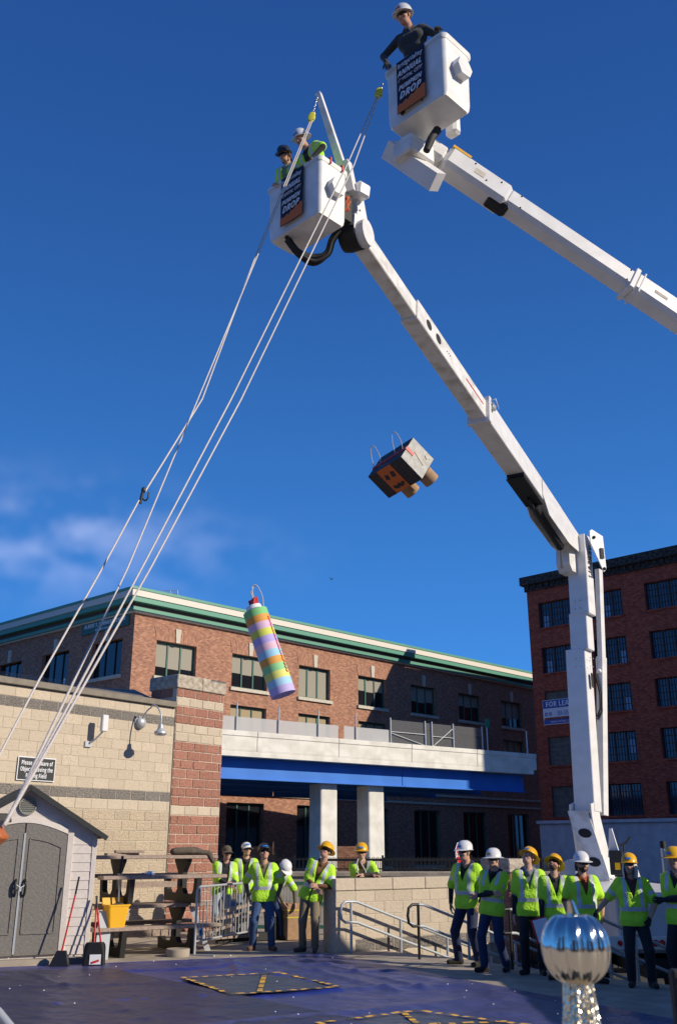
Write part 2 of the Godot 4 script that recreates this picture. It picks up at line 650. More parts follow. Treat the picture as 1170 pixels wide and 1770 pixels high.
# One person. Lengths are those of a body 1.75 m tall, scaled by tall / 1.75.
func person(label: String, at_: Vector3, yaw: float, o: Dictionary) -> Node3D:
	var root := thing("person", label, "person", Transform3D(Basis(Vector3.UP, yaw), at_), o.get("group", ""))
	root.scale = Vector3.ONE * (o.get("tall", 1.78) / 1.75)
	var pel: Vector3 = Vector3(0, 0.95, 0) + o.get("pelvis", Vector3.ZERO)
	var neck: Vector3 = Vector3(0, 1.455, -0.01) + o.get("neck", Vector3.ZERO)
	var tw: float = o.get("twist", 0.0)
	var yv := (neck - pel).normalized()
	var xv := Vector3(cos(tw), 0, -sin(tw))
	xv = (xv - yv * xv.dot(yv)).normalized()
	var TF := Transform3D(Basis(xv, yv, xv.cross(yv)), pel)
	var L := (neck - pel).length()
	var g: float = o.get("girth", 1.0)
	var feet: Array = o.get("feet", [Vector3(-0.12, 0, 0.0), Vector3(0.12, 0, 0.03)])
	var hands: Array = o.get("hands", [Vector3(-0.24, 0.8, 0.06), Vector3(0.24, 0.8, 0.06)])
	var poles: Array = o.get("poles", [Vector3(-0.6, -0.2, -1), Vector3(0.6, -0.2, -1)])
	var lo := Vector3(-0.75, -0.03, -0.75)
	var hi := Vector3(0.75, 1.66, 0.75)
	var pts := [pel, neck, feet[0], feet[1], hands[0], hands[1]]
	lo = pts[0]
	hi = pts[0]
	for p in pts:
		lo = lo.min(p)
		hi = hi.max(p)
	lo -= Vector3(0.34, 0.05, 0.3)
	hi += Vector3(0.34, 0.24, 0.3)
	var C := 0.0145
	var F := Field.new(lo, hi, C)
	var V := Field.new(lo + Vector3(0, 0.45, 0), hi, 0.0125)
	var torso := [
		[Vector3(-0.075, -0.03, 0), Vector3(0.075, -0.03, 0), 0.112, 0.112, 0],
		[Vector3(-0.05, 0.13, 0.012), Vector3(0.05, 0.13, 0.012), 0.114 * g, 0.114 * g, 1],
		[Vector3(-0.08, L - 0.2, 0), Vector3(0.08, L - 0.2, 0), 0.122 * sqrt(g), 0.122 * sqrt(g), 1],
		[Vector3(-0.14, L - 0.075, -0.012), Vector3(0.14, L - 0.075, -0.012), 0.066, 0.066, 1],
	]
	for b in torso:
		F.add(TF * b[0], TF * b[1], b[2], b[3], b[4], 0.05)
	F.add(TF * Vector3(0, L - 0.04, -0.012), TF * Vector3(0, L + 0.11, 0.012), 0.062, 0.055, 2, 0.02)
	if o.get("hood", false):
		F.add(TF * Vector3(-0.07, L + 0.0, -0.05), TF * Vector3(0.07, L + 0.0, -0.05), 0.055, 0.055, 1, 0.03)
		F.add(TF * Vector3(-0.075, L - 0.015, -0.02), TF * Vector3(0.0, L - 0.05, 0.08), 0.034, 0.03, 1, 0.02)
		F.add(TF * Vector3(0.075, L - 0.015, -0.02), TF * Vector3(0.0, L - 0.05, 0.08), 0.034, 0.03, 1, 0.02)
	else:
		F.add(TF * Vector3(-0.055, L - 0.005, -0.02), TF * Vector3(0.055, L - 0.005, -0.02), 0.045, 0.045, 1, 0.02)
		F.add(TF * Vector3(-0.05, L - 0.01, 0.0), TF * Vector3(0.0, L - 0.06, 0.065), 0.024, 0.02, 1, 0.015)
		F.add(TF * Vector3(0.05, L - 0.01, 0.0), TF * Vector3(0.0, L - 0.06, 0.065), 0.024, 0.02, 1, 0.015)
	var sleeve: bool = o.get("sleeve", true)
	var welded := []
	var skin: Color = o.get("skin", SKIN)
	var glove = o.get("glove")
	for s in 2:
		var sg := -1.0 if s == 0 else 1.0
		var sh := TF * Vector3(sg * 0.178, L - 0.075, -0.012)
		var pole: Vector3 = poles[s]
		var arm := limb(sh, hands[s], 0.295, 0.255, pole)
		var el: Vector3 = arm[0]
		var wr: Vector3 = arm[1]
		F.add(sh, el, 0.058, 0.047, 4, 0.03)
		F.add(el, wr, 0.046, 0.033, 5, 0.015)
		if o.get("vest", true):
			var cover: float = o.get("cover", 0.9)
			V.add(sh, sh.lerp(el, cover), 0.078, 0.073, 1, 0.03)
		var d := (wr - el).normalized()
		var palm: Vector3 = o.get("palms", [Vector3(1, 0, -0.2), Vector3(-1, 0, -0.2)])[s]
		palm = (palm - d * palm.dot(d)).normalized()
		# palm towards -x of the hand, fingers towards -y
		var hx := -palm
		var hy := -d
		var bs := Basis(hx, hy, hx.cross(hy))
		if s == 1:
			bs = Basis(hx, hy, -hx.cross(hy))
		welded.append(moved(hand_nets[o.get("grip", "relaxed")], Transform3D(bs.scaled_local(Vector3.ONE * 1.02), wr), [glove if glove != null else skin], s == 1))
		var hip := TF * Vector3(sg * 0.085, -0.07, 0)
		var foot: Vector3 = feet[s]
		var kp: Vector3 = o.get("knees", [Vector3(-0.15, 0, 1), Vector3(0.15, 0, 1)])[s]
		var leg := limb(hip, foot + Vector3(0, 0.085, 0), 0.43, 0.425, kp)
		F.add(hip, leg[0], 0.1, 0.073, 0, 0.03)
		F.add(leg[0], leg[1].lerp(leg[0], 0.06), 0.072, 0.066, 0, 0.02)
		var toe: float = o.get("toes", [-0.25, 0.25])[s]
		var fd := Vector3(sin(toe), 0, cos(toe))
		var an: Vector3 = leg[1]
		F.add(an + Vector3(0, 0.03, 0), an - fd * 0.03 + Vector3(0, -0.04, 0), 0.046, 0.044, 3, 0.02)
		F.add(an - fd * 0.035 + Vector3(0, -0.045, 0), an + fd * 0.16 + Vector3(0, -0.047, 0), 0.043, 0.038, 3, 0.02)
	var ar: Color = o.get("shirt", Color(0.02, 0.02, 0.022))
	var cols := [o.get("trousers", Color(0.02, 0.03, 0.06)), ar, skin, o.get("boots", Color(0.03, 0.02, 0.015)), ar, o.get("forearm", ar)]
	welded.append(moved(F.net(), Transform3D.IDENTITY, cols))
	# head
	var hyaw: float = o.get("look", 0.0)
	var hp: float = o.get("lift", 0.0)
	var roll: float = o.get("roll", 0.0)
	var hb := Basis(Vector3.UP, hyaw) * Basis(Vector3.RIGHT, -hp) * Basis(Vector3.BACK, roll)
	hb = hb.scaled_local(Vector3.ONE * 1.06)
	var hc: Vector3 = TF * Vector3(0, L + 0.085, 0.012) + hb * Vector3(0, 0.085, 0.015)
	var HT := Transform3D(hb, hc)
	var hair: Color = o.get("hair", Color(0.03, 0.018, 0.01))
	var beard = o.get("beard")
	var lips := skin.lerp(Color(0.4, 0.1, 0.09), 0.5)
	welded.append(moved(head_net, HT, [skin, hair, beard if beard != null else skin, lips, Color(0.6, 0.6, 0.6), o.get("moustache", beard if beard != null else skin)]))
	put("body", weld(welded), M.cloth, root)
	# long hair
	if o.get("long_hair", false):
		var h := MB.new()
		for s in [-1.0, 1.0]:
			h.tube([HT * Vector3(s * 0.072, 0.03, -0.02), HT * Vector3(s * 0.088, -0.04, -0.015), HT * Vector3(s * 0.085, -0.1, -0.02)], 0.026, 8, 0.012)
		h.tube([HT * Vector3(0, 0.03, -0.085), HT * Vector3(0, -0.06, -0.1), HT * Vector3(0, -0.12, -0.085)], 0.055, 8, 0.03)
		part("hair", h, paint("hair", hair, 0.7), root)
	if o.get("white_hood", false):
		var h := MB.new()
		var rows := []
		for i in 9:
			var f := float(i) / 8.0
			rows.append([0.102 + 0.02 * sin(f * PI) - 0.012 * f, -0.17 + 0.24 * f])
		for i in 8:
			for k in 14:
				var q := []
				for w in [[i, k], [i, k + 1], [i + 1, k + 1], [i + 1, k]]:
					var a: float = 0.75 + (TAU - 1.5) * w[1] / 14.0
					var rr: float = rows[w[0]][0]
					q.append(HT * Vector3(sin(a) * rr * 0.92, rows[w[0]][1], cos(a) * rr * 1.05 - 0.012))
				h.quad(q[0], q[1], q[2], q[3], q[0] - hc)
		part("hood", h, M.white_cloth, root)
	# vest
	if o.get("vest", true):
		for b in torso:
			V.add(TF * b[0], TF * b[1], b[2] + 0.022, b[3] + 0.022, 0, 0.05)
		V.add(TF * Vector3(-0.075, -0.1, 0.0), TF * Vector3(0.075, -0.1, 0.0), 0.14, 0.14, 0, 0.04)
		var inv := TF.affine_inverse()
		var vb: float = o.get("vee", 0.2)
		var opened: float = o.get("open", 0.0)
		V.cut(func(p: Vector3) -> float:
			var q := inv * p
			var d := -0.15 - q.y
			d = maxf(d, 0.066 - Vector2(q.x, q.z + 0.012).length() if q.y > L - 0.06 else -1.0)
			if q.z > 0.0:
				d = maxf(d, (maxf(opened, (q.y - vb) / (L - vb) * 0.09 if q.y > vb else -0.05) - absf(q.x)) * 0.9)
			return d)
		var net := V.net()
		var body := MB.new()
		var tape := MB.new()
		var P: PackedVector3Array = net[0]
		var N: PackedVector3Array = net[1]
		var W: PackedByteArray = net[2]
		var X: PackedInt32Array = net[3]
		for t in range(0, X.size(), 3):
			var a := X[t]
			var b := X[t + 1]
			var c := X[t + 2]
			var q := inv * ((P[a] + P[b] + P[c]) / 3.0)
			var is_tape := false
			if W[a] == 1 and absf(q.x) > 0.2:
				var sh := Vector3(signf(q.x) * 0.178, L - 0.075, -0.012)
				var r := (q - sh).length()
				is_tape = r > 0.15 and r < 0.2 and o.get("cover", 0.9) > 0.8
			elif W[a] == 0:
				is_tape = (q.y > 0.055 and q.y < 0.108) or (absf(absf(q.x) - (0.115 + 0.0 * q.y)) < 0.026 and q.y > 0.1)
			var m := tape if is_tape else body
			m.tri(P[a], P[b], P[c], N[a], N[b], N[c])
		var vest := part("vest", body, M.hivis, root)
		part("reflective_tape", tape, M.tape, vest)
	# head gear
	var hat: String = o.get("hat", "")
	if hat == "cap":
		var h := MB.new()
		h.lathe(HT * at(Vector3(0, 0.035, -0.008)), [[0.101, 0.0], [0.103, 0.03], [0.095, 0.06], [0.07, 0.088], [0.035, 0.102], [0.0, 0.105]], 20, 0.88, 1.06)
		var c := part("cap", h, o.hat_mat, root)
		var b := MB.new()
		for k in 12:
			var q := []
			for w in [[k, 0], [k + 1, 0], [k + 1, 1], [k, 1]]:
				var a: float = -1.0 + 2.0 * w[0] / 12.0
				var r: float = 0.1 + 0.075 * w[1] * cos(a * 0.9)
				q.append(HT * Vector3(sin(a) * r * 0.9, 0.04 - 0.02 * w[1] - 0.02 * absf(a) * w[1], cos(a) * r * 1.06 - 0.008))
			b.quad(q[0], q[1], q[2], q[3], HT.basis.y)
			b.quad(q[0] - HT.basis.y * 0.004, q[1] - HT.basis.y * 0.004, q[2] - HT.basis.y * 0.004, q[3] - HT.basis.y * 0.004, -HT.basis.y)
		part("visor", b, o.hat_mat, c)
		if o.has("sticker"):
			sticker(HT, 0.048, 0.105, o.sticker, c)
	elif hat != "":
		hard_hat(HT, hat == "full", o.hat_mat, root, o.get("sticker"))
	if o.get("shades", true):
		var sg := MB.new()
		for k in 16:
			var q := []
			for w in [[k, 0], [k + 1, 0], [k + 1, 1], [k, 1]]:
				var a: float = -1.25 + 2.5 * w[0] / 16.0
				var hh := 0.017 - 0.008 * smoothstep(0.75, 1.25, absf(a)) - 0.007 * smoothstep(0.16, 0.0, absf(a))
				q.append(HT * Vector3(sin(a) * 0.083, 0.006 + (hh if w[1] == 1 else -hh - 0.004 * (1.0 - absf(a))), cos(a) * 0.107))
			sg.quad(q[0], q[1], q[2], q[3], q[0] - hc)
		var gl := part("sunglasses", sg, M.shades, root)
		var tm := MB.new()
		for s in [-1.0, 1.0]:
			tm.tube([HT * Vector3(s * 0.079, 0.008, 0.036), HT * Vector3(s * 0.082, 0.006, -0.03)], 0.004, 5)
		part("temple", tm, M.black_plastic, gl)
	return root


func sticker(HT: Transform3D, y: float, r: float, m: Material, parent: Node3D) -> void:
	var b := MB.new()
	for k in 8:
		var q := []
		for w in [[k, 0], [k + 1, 0], [k + 1, 1], [k, 1]]:
			var a: float = -0.42 + 0.84 * w[0] / 8.0
			var rr: float = r + 0.004 - 0.012 * w[1]
			q.append(HT * Vector3(sin(a) * rr * 0.9, y + 0.02 + 0.03 * w[1], cos(a) * rr * 1.08 - 0.004))
		b.quad(q[0], q[1], q[2], q[3], q[0] - HT.origin)
	part("sticker", b, m, parent)


func hard_hat(HT: Transform3D, full: bool, m: Material, root: Node3D, st) -> void:
	var T := HT * at(Vector3(0, 0.036, -0.006))
	var prof := [[0.0, 0.0], [0.0, 0.004], [0.112, 0.008], [0.115, 0.035], [0.108, 0.07], [0.088, 0.103], [0.058, 0.124], [0.03, 0.132], [0.0, 0.134]]
	var h := MB.new()
	var seg := 24
	var rings := []
	for i in prof.size():
		var ring := []
		for k in seg:
			var a := TAU * k / seg
			var r: float = prof[i][0]
			var y: float = prof[i][1]
			if i < 2:
				var f := maxf(0.0, cos(a))
				r = 0.116 + (0.042 + 0.012 * f if full else 0.01 + 0.055 * f * f)
				y += -0.012 * (1.0 if full else f) + 0.012 * sin(a) * sin(a) * (0.6 if full else 0.0) - 0.004
			var ridge := 0.0
			if i > 3 and i < 8:
				for w in [0.0, PI, 0.42, -0.42, PI - 0.42, PI + 0.42]:
					ridge = maxf(ridge, 0.006 * (1.0 - absf(angle_difference(a, w)) / 0.28))
			ring.append(Vector3(sin(a) * (r + ridge) * 0.92, y + ridge * 0.5, cos(a) * (r + ridge) * 1.09))
		rings.append(ring)
	for i in prof.size() - 1:
		for k in seg:
			var q := [rings[i][k], rings[i][(k + 1) % seg], rings[i + 1][(k + 1) % seg], rings[i + 1][k]]
			var nn := []
			for p in q:
				nn.append((T.basis * (p / Vector3(1.0, 1.2, 1.15) + Vector3(0, 0.02, 0))).normalized() if i > 1 else T.basis * Vector3.UP)
			if i == 0:
				h.quad(T * q[0], T * q[1], T * q[2], T * q[3], T.basis * (q[0] * Vector3(1, 0, 1)))
				continue
			h.tri(T * q[0], T * q[1], T * q[2], nn[0], nn[1], nn[2])
			if i < prof.size() - 2:
				h.tri(T * q[0], T * q[2], T * q[3], nn[0], nn[2], nn[3])
	for k in seg:
		h.flat(T * Vector3(0, 0.03, 0), T * rings[0][k], T * rings[0][(k + 1) % seg], -T.basis.y)
	var o := part("hard_hat", h, m, root)
	if st != null:
		sticker(HT, 0.05, 0.118, st, o)


# ---------- the script ----------
func _ready() -> void:
	rng.seed = 20
	var cam := Camera3D.new()
	cam.name = "camera"
	cam.position = Vector3(0, 1.72, 0)
	cam.rotation = Vector3(atan(580.0 / 1630.0), 0, 0)
	cam.fov = rad_to_deg(2.0 * atan(885.0 / 1630.0))
	cam.near = 0.05
	cam.far = 900.0
	var lens := CameraAttributesPhysical.new()
	lens.frustum_focal_length = 12.0 * 1630.0 / 885.0
	lens.frustum_focus_distance = 18.0
	lens.frustum_near = 0.05
	lens.frustum_far = 900.0
	lens.exposure_aperture = 5.6
	cam.attributes = lens
	add_child(cam)
	cam.current = true

	var sky := ProceduralSkyMaterial.new()
	sky.sky_top_color = lin(0.016, 0.068, 0.275)
	sky.sky_horizon_color = lin(0.08, 0.38, 1.04)
	sky.sky_curve = 0.267
	sky.ground_bottom_color = lin(0.1, 0.09, 0.08)
	sky.ground_horizon_color = lin(0.12, 0.13, 0.15)
	sky.sun_angle_max = 26.0
	sky.sun_curve = 0.13
	sky.sky_cover = cloud_cover()
	var env := Environment.new()
	env.background_mode = Environment.BG_SKY
	env.sky = Sky.new()
	env.sky.sky_material = sky
	env.tonemap_mode = Environment.TONE_MAPPER_LINEAR
	env.tonemap_exposure = 1.0
	env.sdfgi_enabled = true
	env.ssao_enabled = true
	env.ssil_enabled = true
	var we := WorldEnvironment.new()
	we.name = "world"
	we.environment = env
	add_child(we)

	var sun := DirectionalLight3D.new()
	sun.name = "sun"
	sun.light_energy = 1.55
	sun.light_color = Color(1.0, 0.95, 0.87)
	sun.light_angular_distance = 0.5
	sun.shadow_enabled = true
	var to_sun := Vector3(0.927, 0.525, 0.375).normalized()
	sun.basis = Basis.looking_at(-to_sun, Vector3.UP)
	add_child(sun)

	font_bold.font_names = PackedStringArray(["Droid Sans"])
	font_bold.font_weight = 700
	font_plain.font_names = PackedStringArray(["Droid Sans"])
	make_materials()
	make_head()
	make_hands()

	make_ground()
	make_block_wall()
	make_pillar()
	make_low_wall()
	make_centre_building()
	make_red_building()
	make_bridge()
	make_street_behind()
	make_street_edge()
	make_railings()
	make_lift_trucks()
	make_ropes()
	make_falling_things()
	make_shed()
	make_tables()
	make_left_props()
	make_tarps()
	make_people()
	make_trophy()


# thin clouds low on the left
func cloud_cover() -> ImageTexture:
	var W := 1024
	var H := 512
	var im := Image.create(W, H, false, Image.FORMAT_RGBA8)
	im.fill(Color(0, 0, 0, 0))
	var f := FastNoiseLite.new()
	f.seed = 4
	f.frequency = 0.9
	f.fractal_octaves = 5
	var g := FastNoiseLite.new()
	g.seed = 9
	g.frequency = 5.0
	g.fractal_octaves = 4
	# azimuth from straight ahead to the right, elevation, radii, strength
	var banks := [[-0.158, 0.374, 0.03, 0.02, 1.1], [-0.195, 0.364, 0.03, 0.015, 0.8], [-0.12, 0.359, 0.025, 0.012, 0.4], [-0.33, 0.360, 0.03, 0.015, 0.95], [-0.37, 0.369, 0.03, 0.016, 0.9], [-0.33, 0.305, 0.04, 0.01, 0.4], [-0.215, 0.375, 0.03, 0.01, 0.3], [-0.24, 0.4, 0.02, 0.006, 0.35], [0.07, 0.285, 0.02, 0.01, 0.25], [-0.62, 0.33, 0.08, 0.03, 0.6], [-0.95, 0.3, 0.1, 0.03, 0.5], [0.9, 0.28, 0.1, 0.03, 0.4], [1.8, 0.35, 0.15, 0.04, 0.5], [2.8, 0.3, 0.15, 0.04, 0.5], [-1.7, 0.33, 0.15, 0.04, 0.5], [-2.5, 0.28, 0.15, 0.04, 0.5]]
	for y in range(120, 256):
		var el := (0.5 - (y + 0.5) / H) * PI
		for x in W:
			var az := ((x + 0.5) / W - 0.5) * TAU
			var d := 0.0
			for b in banks:
				var u: float = angle_difference(b[0], az) / b[2]
				var w: float = (el - b[1]) / b[3]
				d = maxf(d, b[4] * exp(-(u * u + w * w) * 0.7))
			if d < 0.01:
				continue
			var p := Vector3(cos(el) * sin(az), sin(el) * 2.0, cos(el) * cos(az)) * 14.0
			d *= clampf(0.42 + 1.6 * f.get_noise_3dv(p) + 0.5 * g.get_noise_3dv(p), 0.0, 1.2)
			im.set_pixel(x, y, Color(0.7, 0.67, 0.66, clampf(d, 0.0, 1.0)))
	return ImageTexture.create_from_image(im)


func make_materials() -> void:
	var c := func(r, g, b): return Color(r, g, b)
	paint("cloth", Color.WHITE, 0.85).vertex_color_use_as_albedo = true
	M.cloth.rim_enabled = true
	M.cloth.rim = 0.2
	M.cloth.heightmap_enabled = true
	M.cloth.heightmap_scale = 1.1
	M.cloth.heightmap_texture = bump_tex(0.012, 77)
	M.cloth.uv1_triplanar = true
	M.cloth.uv1_scale = Vector3(2.2, 1.4, 2.2)
	paint("white_cloth", Color(0.55, 0.54, 0.52), 0.9)
	var hv := mottled("hivis", c.call(0.4, 0.78, 0.03), c.call(0.52, 0.9, 0.04), 0.6, 0.012, 0.8, 0.9, 5)
	hv.rim_enabled = true
	hv.rim = 0.2
	mottled("tape", c.call(0.5, 0.52, 0.56), c.call(0.62, 0.64, 0.68), 0.3, 0.03, 0.45, 0.6, 6)
	paint("shades", Color(0.008, 0.008, 0.01), 0.12)
	paint("black_plastic", Color(0.012, 0.012, 0.013), 0.45)
	paint("yellow_hat", Color(0.8, 0.42, 0.01), 0.3)
	paint("white_hat", Color(0.72, 0.72, 0.71), 0.3)
	paint("dark_hat", Color(0.03, 0.033, 0.036), 0.35)
	paint("blue_sticker", Color(0.03, 0.2, 0.6), 0.5)
	paint("gold_sticker", Color(0.5, 0.3, 0.04), 0.5)
	paint("red_sticker", Color(0.6, 0.08, 0.05), 0.5)
	mottled("camo", c.call(0.05, 0.04, 0.03), c.call(0.2, 0.16, 0.11), 0.12, 0.03, 0.9, 0.0, 8)
	mottled("concrete", c.call(0.3, 0.255, 0.2), c.call(0.42, 0.36, 0.28), 3.0, 0.02, 0.9, 0.4, 2)
	mottled("asphalt", c.call(0.04, 0.04, 0.042), c.call(0.07, 0.068, 0.066), 3.0, 0.03, 0.95, 0.5, 3)
	mottled("pale_concrete", c.call(0.63, 0.61, 0.54), c.call(0.77, 0.75, 0.68), 3.0, 0.012, 0.8, 0.2, 4)
	for i in 4:
		var t: float = [0.97, 1.0, 1.04, 0.94][i]
		mottled("tan_block_%d" % i, c.call(0.5, 0.42, 0.315) * t, c.call(0.56, 0.475, 0.36) * t, 0.7, 0.03, 0.92, 0.5, 10 + i, false)
		mottled("rough_tan_%d" % i, c.call(0.39, 0.315, 0.22) * t, c.call(0.55, 0.455, 0.335) * t, 0.5, 0.04, 0.95, 1.4, 20 + i, false)
		mottled("grey_block_%d" % i, c.call(0.14, 0.125, 0.11) * t, c.call(0.27, 0.245, 0.215) * t, 0.5, 0.04, 0.95, 2.2, 30 + i, false)
		mottled("red_block_%d" % i, c.call(0.29, 0.125, 0.085) * t, c.call(0.44, 0.22, 0.16) * t, 0.5, 0.035, 0.95, 2.4, 40 + i, false)
	mottled("mortar", c.call(0.5, 0.44, 0.35), c.call(0.58, 0.52, 0.42), 0.8, 0.03, 0.95, 0.3, 50)
	mottled("cap_stone", c.call(0.3, 0.25, 0.19), c.call(0.56, 0.5, 0.4), 0.9, 0.03, 0.92, 1.0, 51, false)
	mottled("flashing", c.call(0.17, 0.145, 0.11), c.call(0.22, 0.19, 0.145), 1.2, 0.02, 0.6, 0.0, 52)
	var bi := brick_image([c.call(0.37, 0.17, 0.1), c.call(0.32, 0.145, 0.088), c.call(0.43, 0.21, 0.13), c.call(0.27, 0.115, 0.075)], c.call(0.36, 0.24, 0.17), 60)
	brick_mat("brick", bi, 2.4)
	var bi2: Image = bi.duplicate()
	bi2.rotate_90(CLOCKWISE)
	brick_mat("soldier_brick", bi2, 2.4)
	brick_mat("red_brick", brick_image([c.call(0.39, 0.085, 0.042), c.call(0.34, 0.07, 0.035), c.call(0.44, 0.105, 0.055), c.call(0.27, 0.055, 0.03)], c.call(0.22, 0.06, 0.04), 61), 2.6)
	mottled("limestone", c.call(0.5, 0.45, 0.36), c.call(0.6, 0.55, 0.45), 1.5, 0.03, 0.85, 0.2, 53)
	paint("green_trim", Color(0.085, 0.29, 0.2), 0.5)
	paint("frame_green", Color(0.035, 0.12, 0.095), 0.5)
	paint("cream_trim", Color(0.68, 0.63, 0.54), 0.6)
	paint("soffit", Color(0.09, 0.07, 0.06), 0.8)
	paint("glass", Color(0.012, 0.014, 0.018), 0.04, 0.0, 0.6)
	paint("old_glass", Color(0.022, 0.03, 0.06), 0.1, 0.0, 0.6)
	paint("daylight_glass", Color(0.2, 0.3, 0.42), 0.2)  # pale colour stands for daylight seen through the windows
	paint("blind", Color(0.3, 0.28, 0.22), 0.8)
	paint("curtain", Color(0.35, 0.28, 0.17), 0.9)
	paint("rust_frame", Color(0.05, 0.03, 0.025), 0.8)
	mottled("boarding", c.call(0.12, 0.11, 0.095), c.call(0.17, 0.155, 0.13), 2.0, 0.02, 0.9, 0.2, 54)
	mottled("roof_edge", c.call(0.015, 0.015, 0.016), c.call(0.08, 0.07, 0.06), 2.0, 0.03, 0.9, 1.0, 55)
	mottled("white_wall", c.call(0.5, 0.5, 0.52), c.call(0.62, 0.61, 0.62), 4.0, 0.02, 0.8, 0.2, 56)
	paint("sign_white", Color(0.75, 0.76, 0.78), 0.5)
	paint("sign_blue", Color(0.02, 0.09, 0.36), 0.5)
	paint("sign_red", Color(0.55, 0.012, 0.02), 0.5)
	paint("sign_green", Color(0.01, 0.24, 0.14), 0.5)
	paint("sign_black", Color(0.02, 0.022, 0.022), 0.5)
	mottled("girder_blue", c.call(0.012, 0.15, 0.56), c.call(0.018, 0.175, 0.62), 5.0, 0.01, 0.45, 0.0, 57)
	paint("galvanised", Color(0.48, 0.5, 0.51), 0.42, 0.25)
	paint("rail_grey", Color(0.42, 0.45, 0.47), 0.4, 0.15)
	paint("chrome", Color(0.84, 0.8, 0.7), 0.11, 1.0)
	paint("black_iron", Color(0.01, 0.01, 0.011), 0.5)
	var net := paint("chain_link", Color(0.55, 0.55, 0.55), 0.6)
	net.transparency = BaseMaterial3D.TRANSPARENCY_ALPHA
	net.albedo_color.a = 0.62
	var thin := paint("far_chain_link", Color(0.3, 0.3, 0.3), 0.6)
	thin.transparency = BaseMaterial3D.TRANSPARENCY_ALPHA
	thin.albedo_color.a = 0.16
	mottled("lift_white", c.call(0.71, 0.7, 0.67), c.call(0.81, 0.8, 0.78), 1.5, 0.015, 0.35, 0.0, 58)
	var grime := mottled("lift_worn", c.call(0.45, 0.42, 0.38), c.call(0.78, 0.77, 0.74), 1.6, 0.02, 0.45, 0.0, 59)
	grime.albedo_texture = noise_tex(0.014, c.call(0.5, 0.47, 0.41), c.call(0.79, 0.78, 0.75), 59, 256, 5, 0.3)
	paint("rubber", Color(0.012, 0.012, 0.013), 0.7)
	paint("steel", Color(0.5, 0.5, 0.5), 0.3, 0.9)
	paint("hose_orange", Color(0.55, 0.09, 0.02), 0.6)
	paint("stripe_red", Color(0.5, 0.02, 0.02), 0.5)
	paint("lamp_red", Color(0.5, 0.01, 0.01), 0.15)
	paint("banner_navy", Color(0.006, 0.009, 0.035), 0.7)
	paint("banner_white", Color(0.75, 0.76, 0.8), 0.7)
	paint("banner_orange", Color(0.62, 0.14, 0.025), 0.7)
	mottled("rope_white", c.call(0.42, 0.37, 0.33), c.call(0.78, 0.74, 0.7), 0.06, 0.06, 0.9, 0.3, 62)
	paint("rope_dark", Color(0.05, 0.055, 0.06), 0.9)
	paint("pulley_yellow", Color(0.65, 0.6, 0.05), 0.4)
	paint("orange_wood", Color(0.42, 0.12, 0.03), 0.6)
	mottled("shed_panel", c.call(0.55, 0.5, 0.46), c.call(0.6, 0.55, 0.51), 0.8, 0.03, 0.6, 0.1, 63)
	mottled("shed_door", c.call(0.15, 0.14, 0.126), c.call(0.185, 0.172, 0.155), 0.6, 0.04, 0.55, 0.2, 64)
	mottled("shingle_grey", c.call(0.06, 0.058, 0.055), c.call(0.1, 0.097, 0.092), 0.3, 0.05, 0.8, 0.8, 65)
	mottled("plank", c.call(0.27, 0.2, 0.155), c.call(0.38, 0.295, 0.235), 0.5, 0.03, 0.6, 0.3, 66)
	mottled("table_black", c.call(0.007, 0.007, 0.007), c.call(0.016, 0.016, 0.016), 0.2, 0.05, 0.6, 0.3, 67)
	paint("mop_yellow", Color(0.75, 0.4, 0.005), 0.4)
	paint("handle_red", Color(0.5, 0.015, 0.02), 0.4)
	mottled("cardboard", c.call(0.36, 0.22, 0.12), c.call(0.42, 0.265, 0.15), 0.6, 0.02, 0.9, 0.1, 68)
	paint("bottle_clear", Color(0.6, 0.7, 0.8, 0.35), 0.1)
	paint("duct_grey", Color(0.25, 0.25, 0.22), 0.6)
	mottled("cardboard_black", c.call(0.014, 0.014, 0.015), c.call(0.035, 0.034, 0.034), 0.3, 0.04, 0.5, 0.0, 69)
	mottled("silver_tape", c.call(0.22, 0.22, 0.21), c.call(0.34, 0.34, 0.32), 0.6, 0.02, 0.5, 0.15, 70)


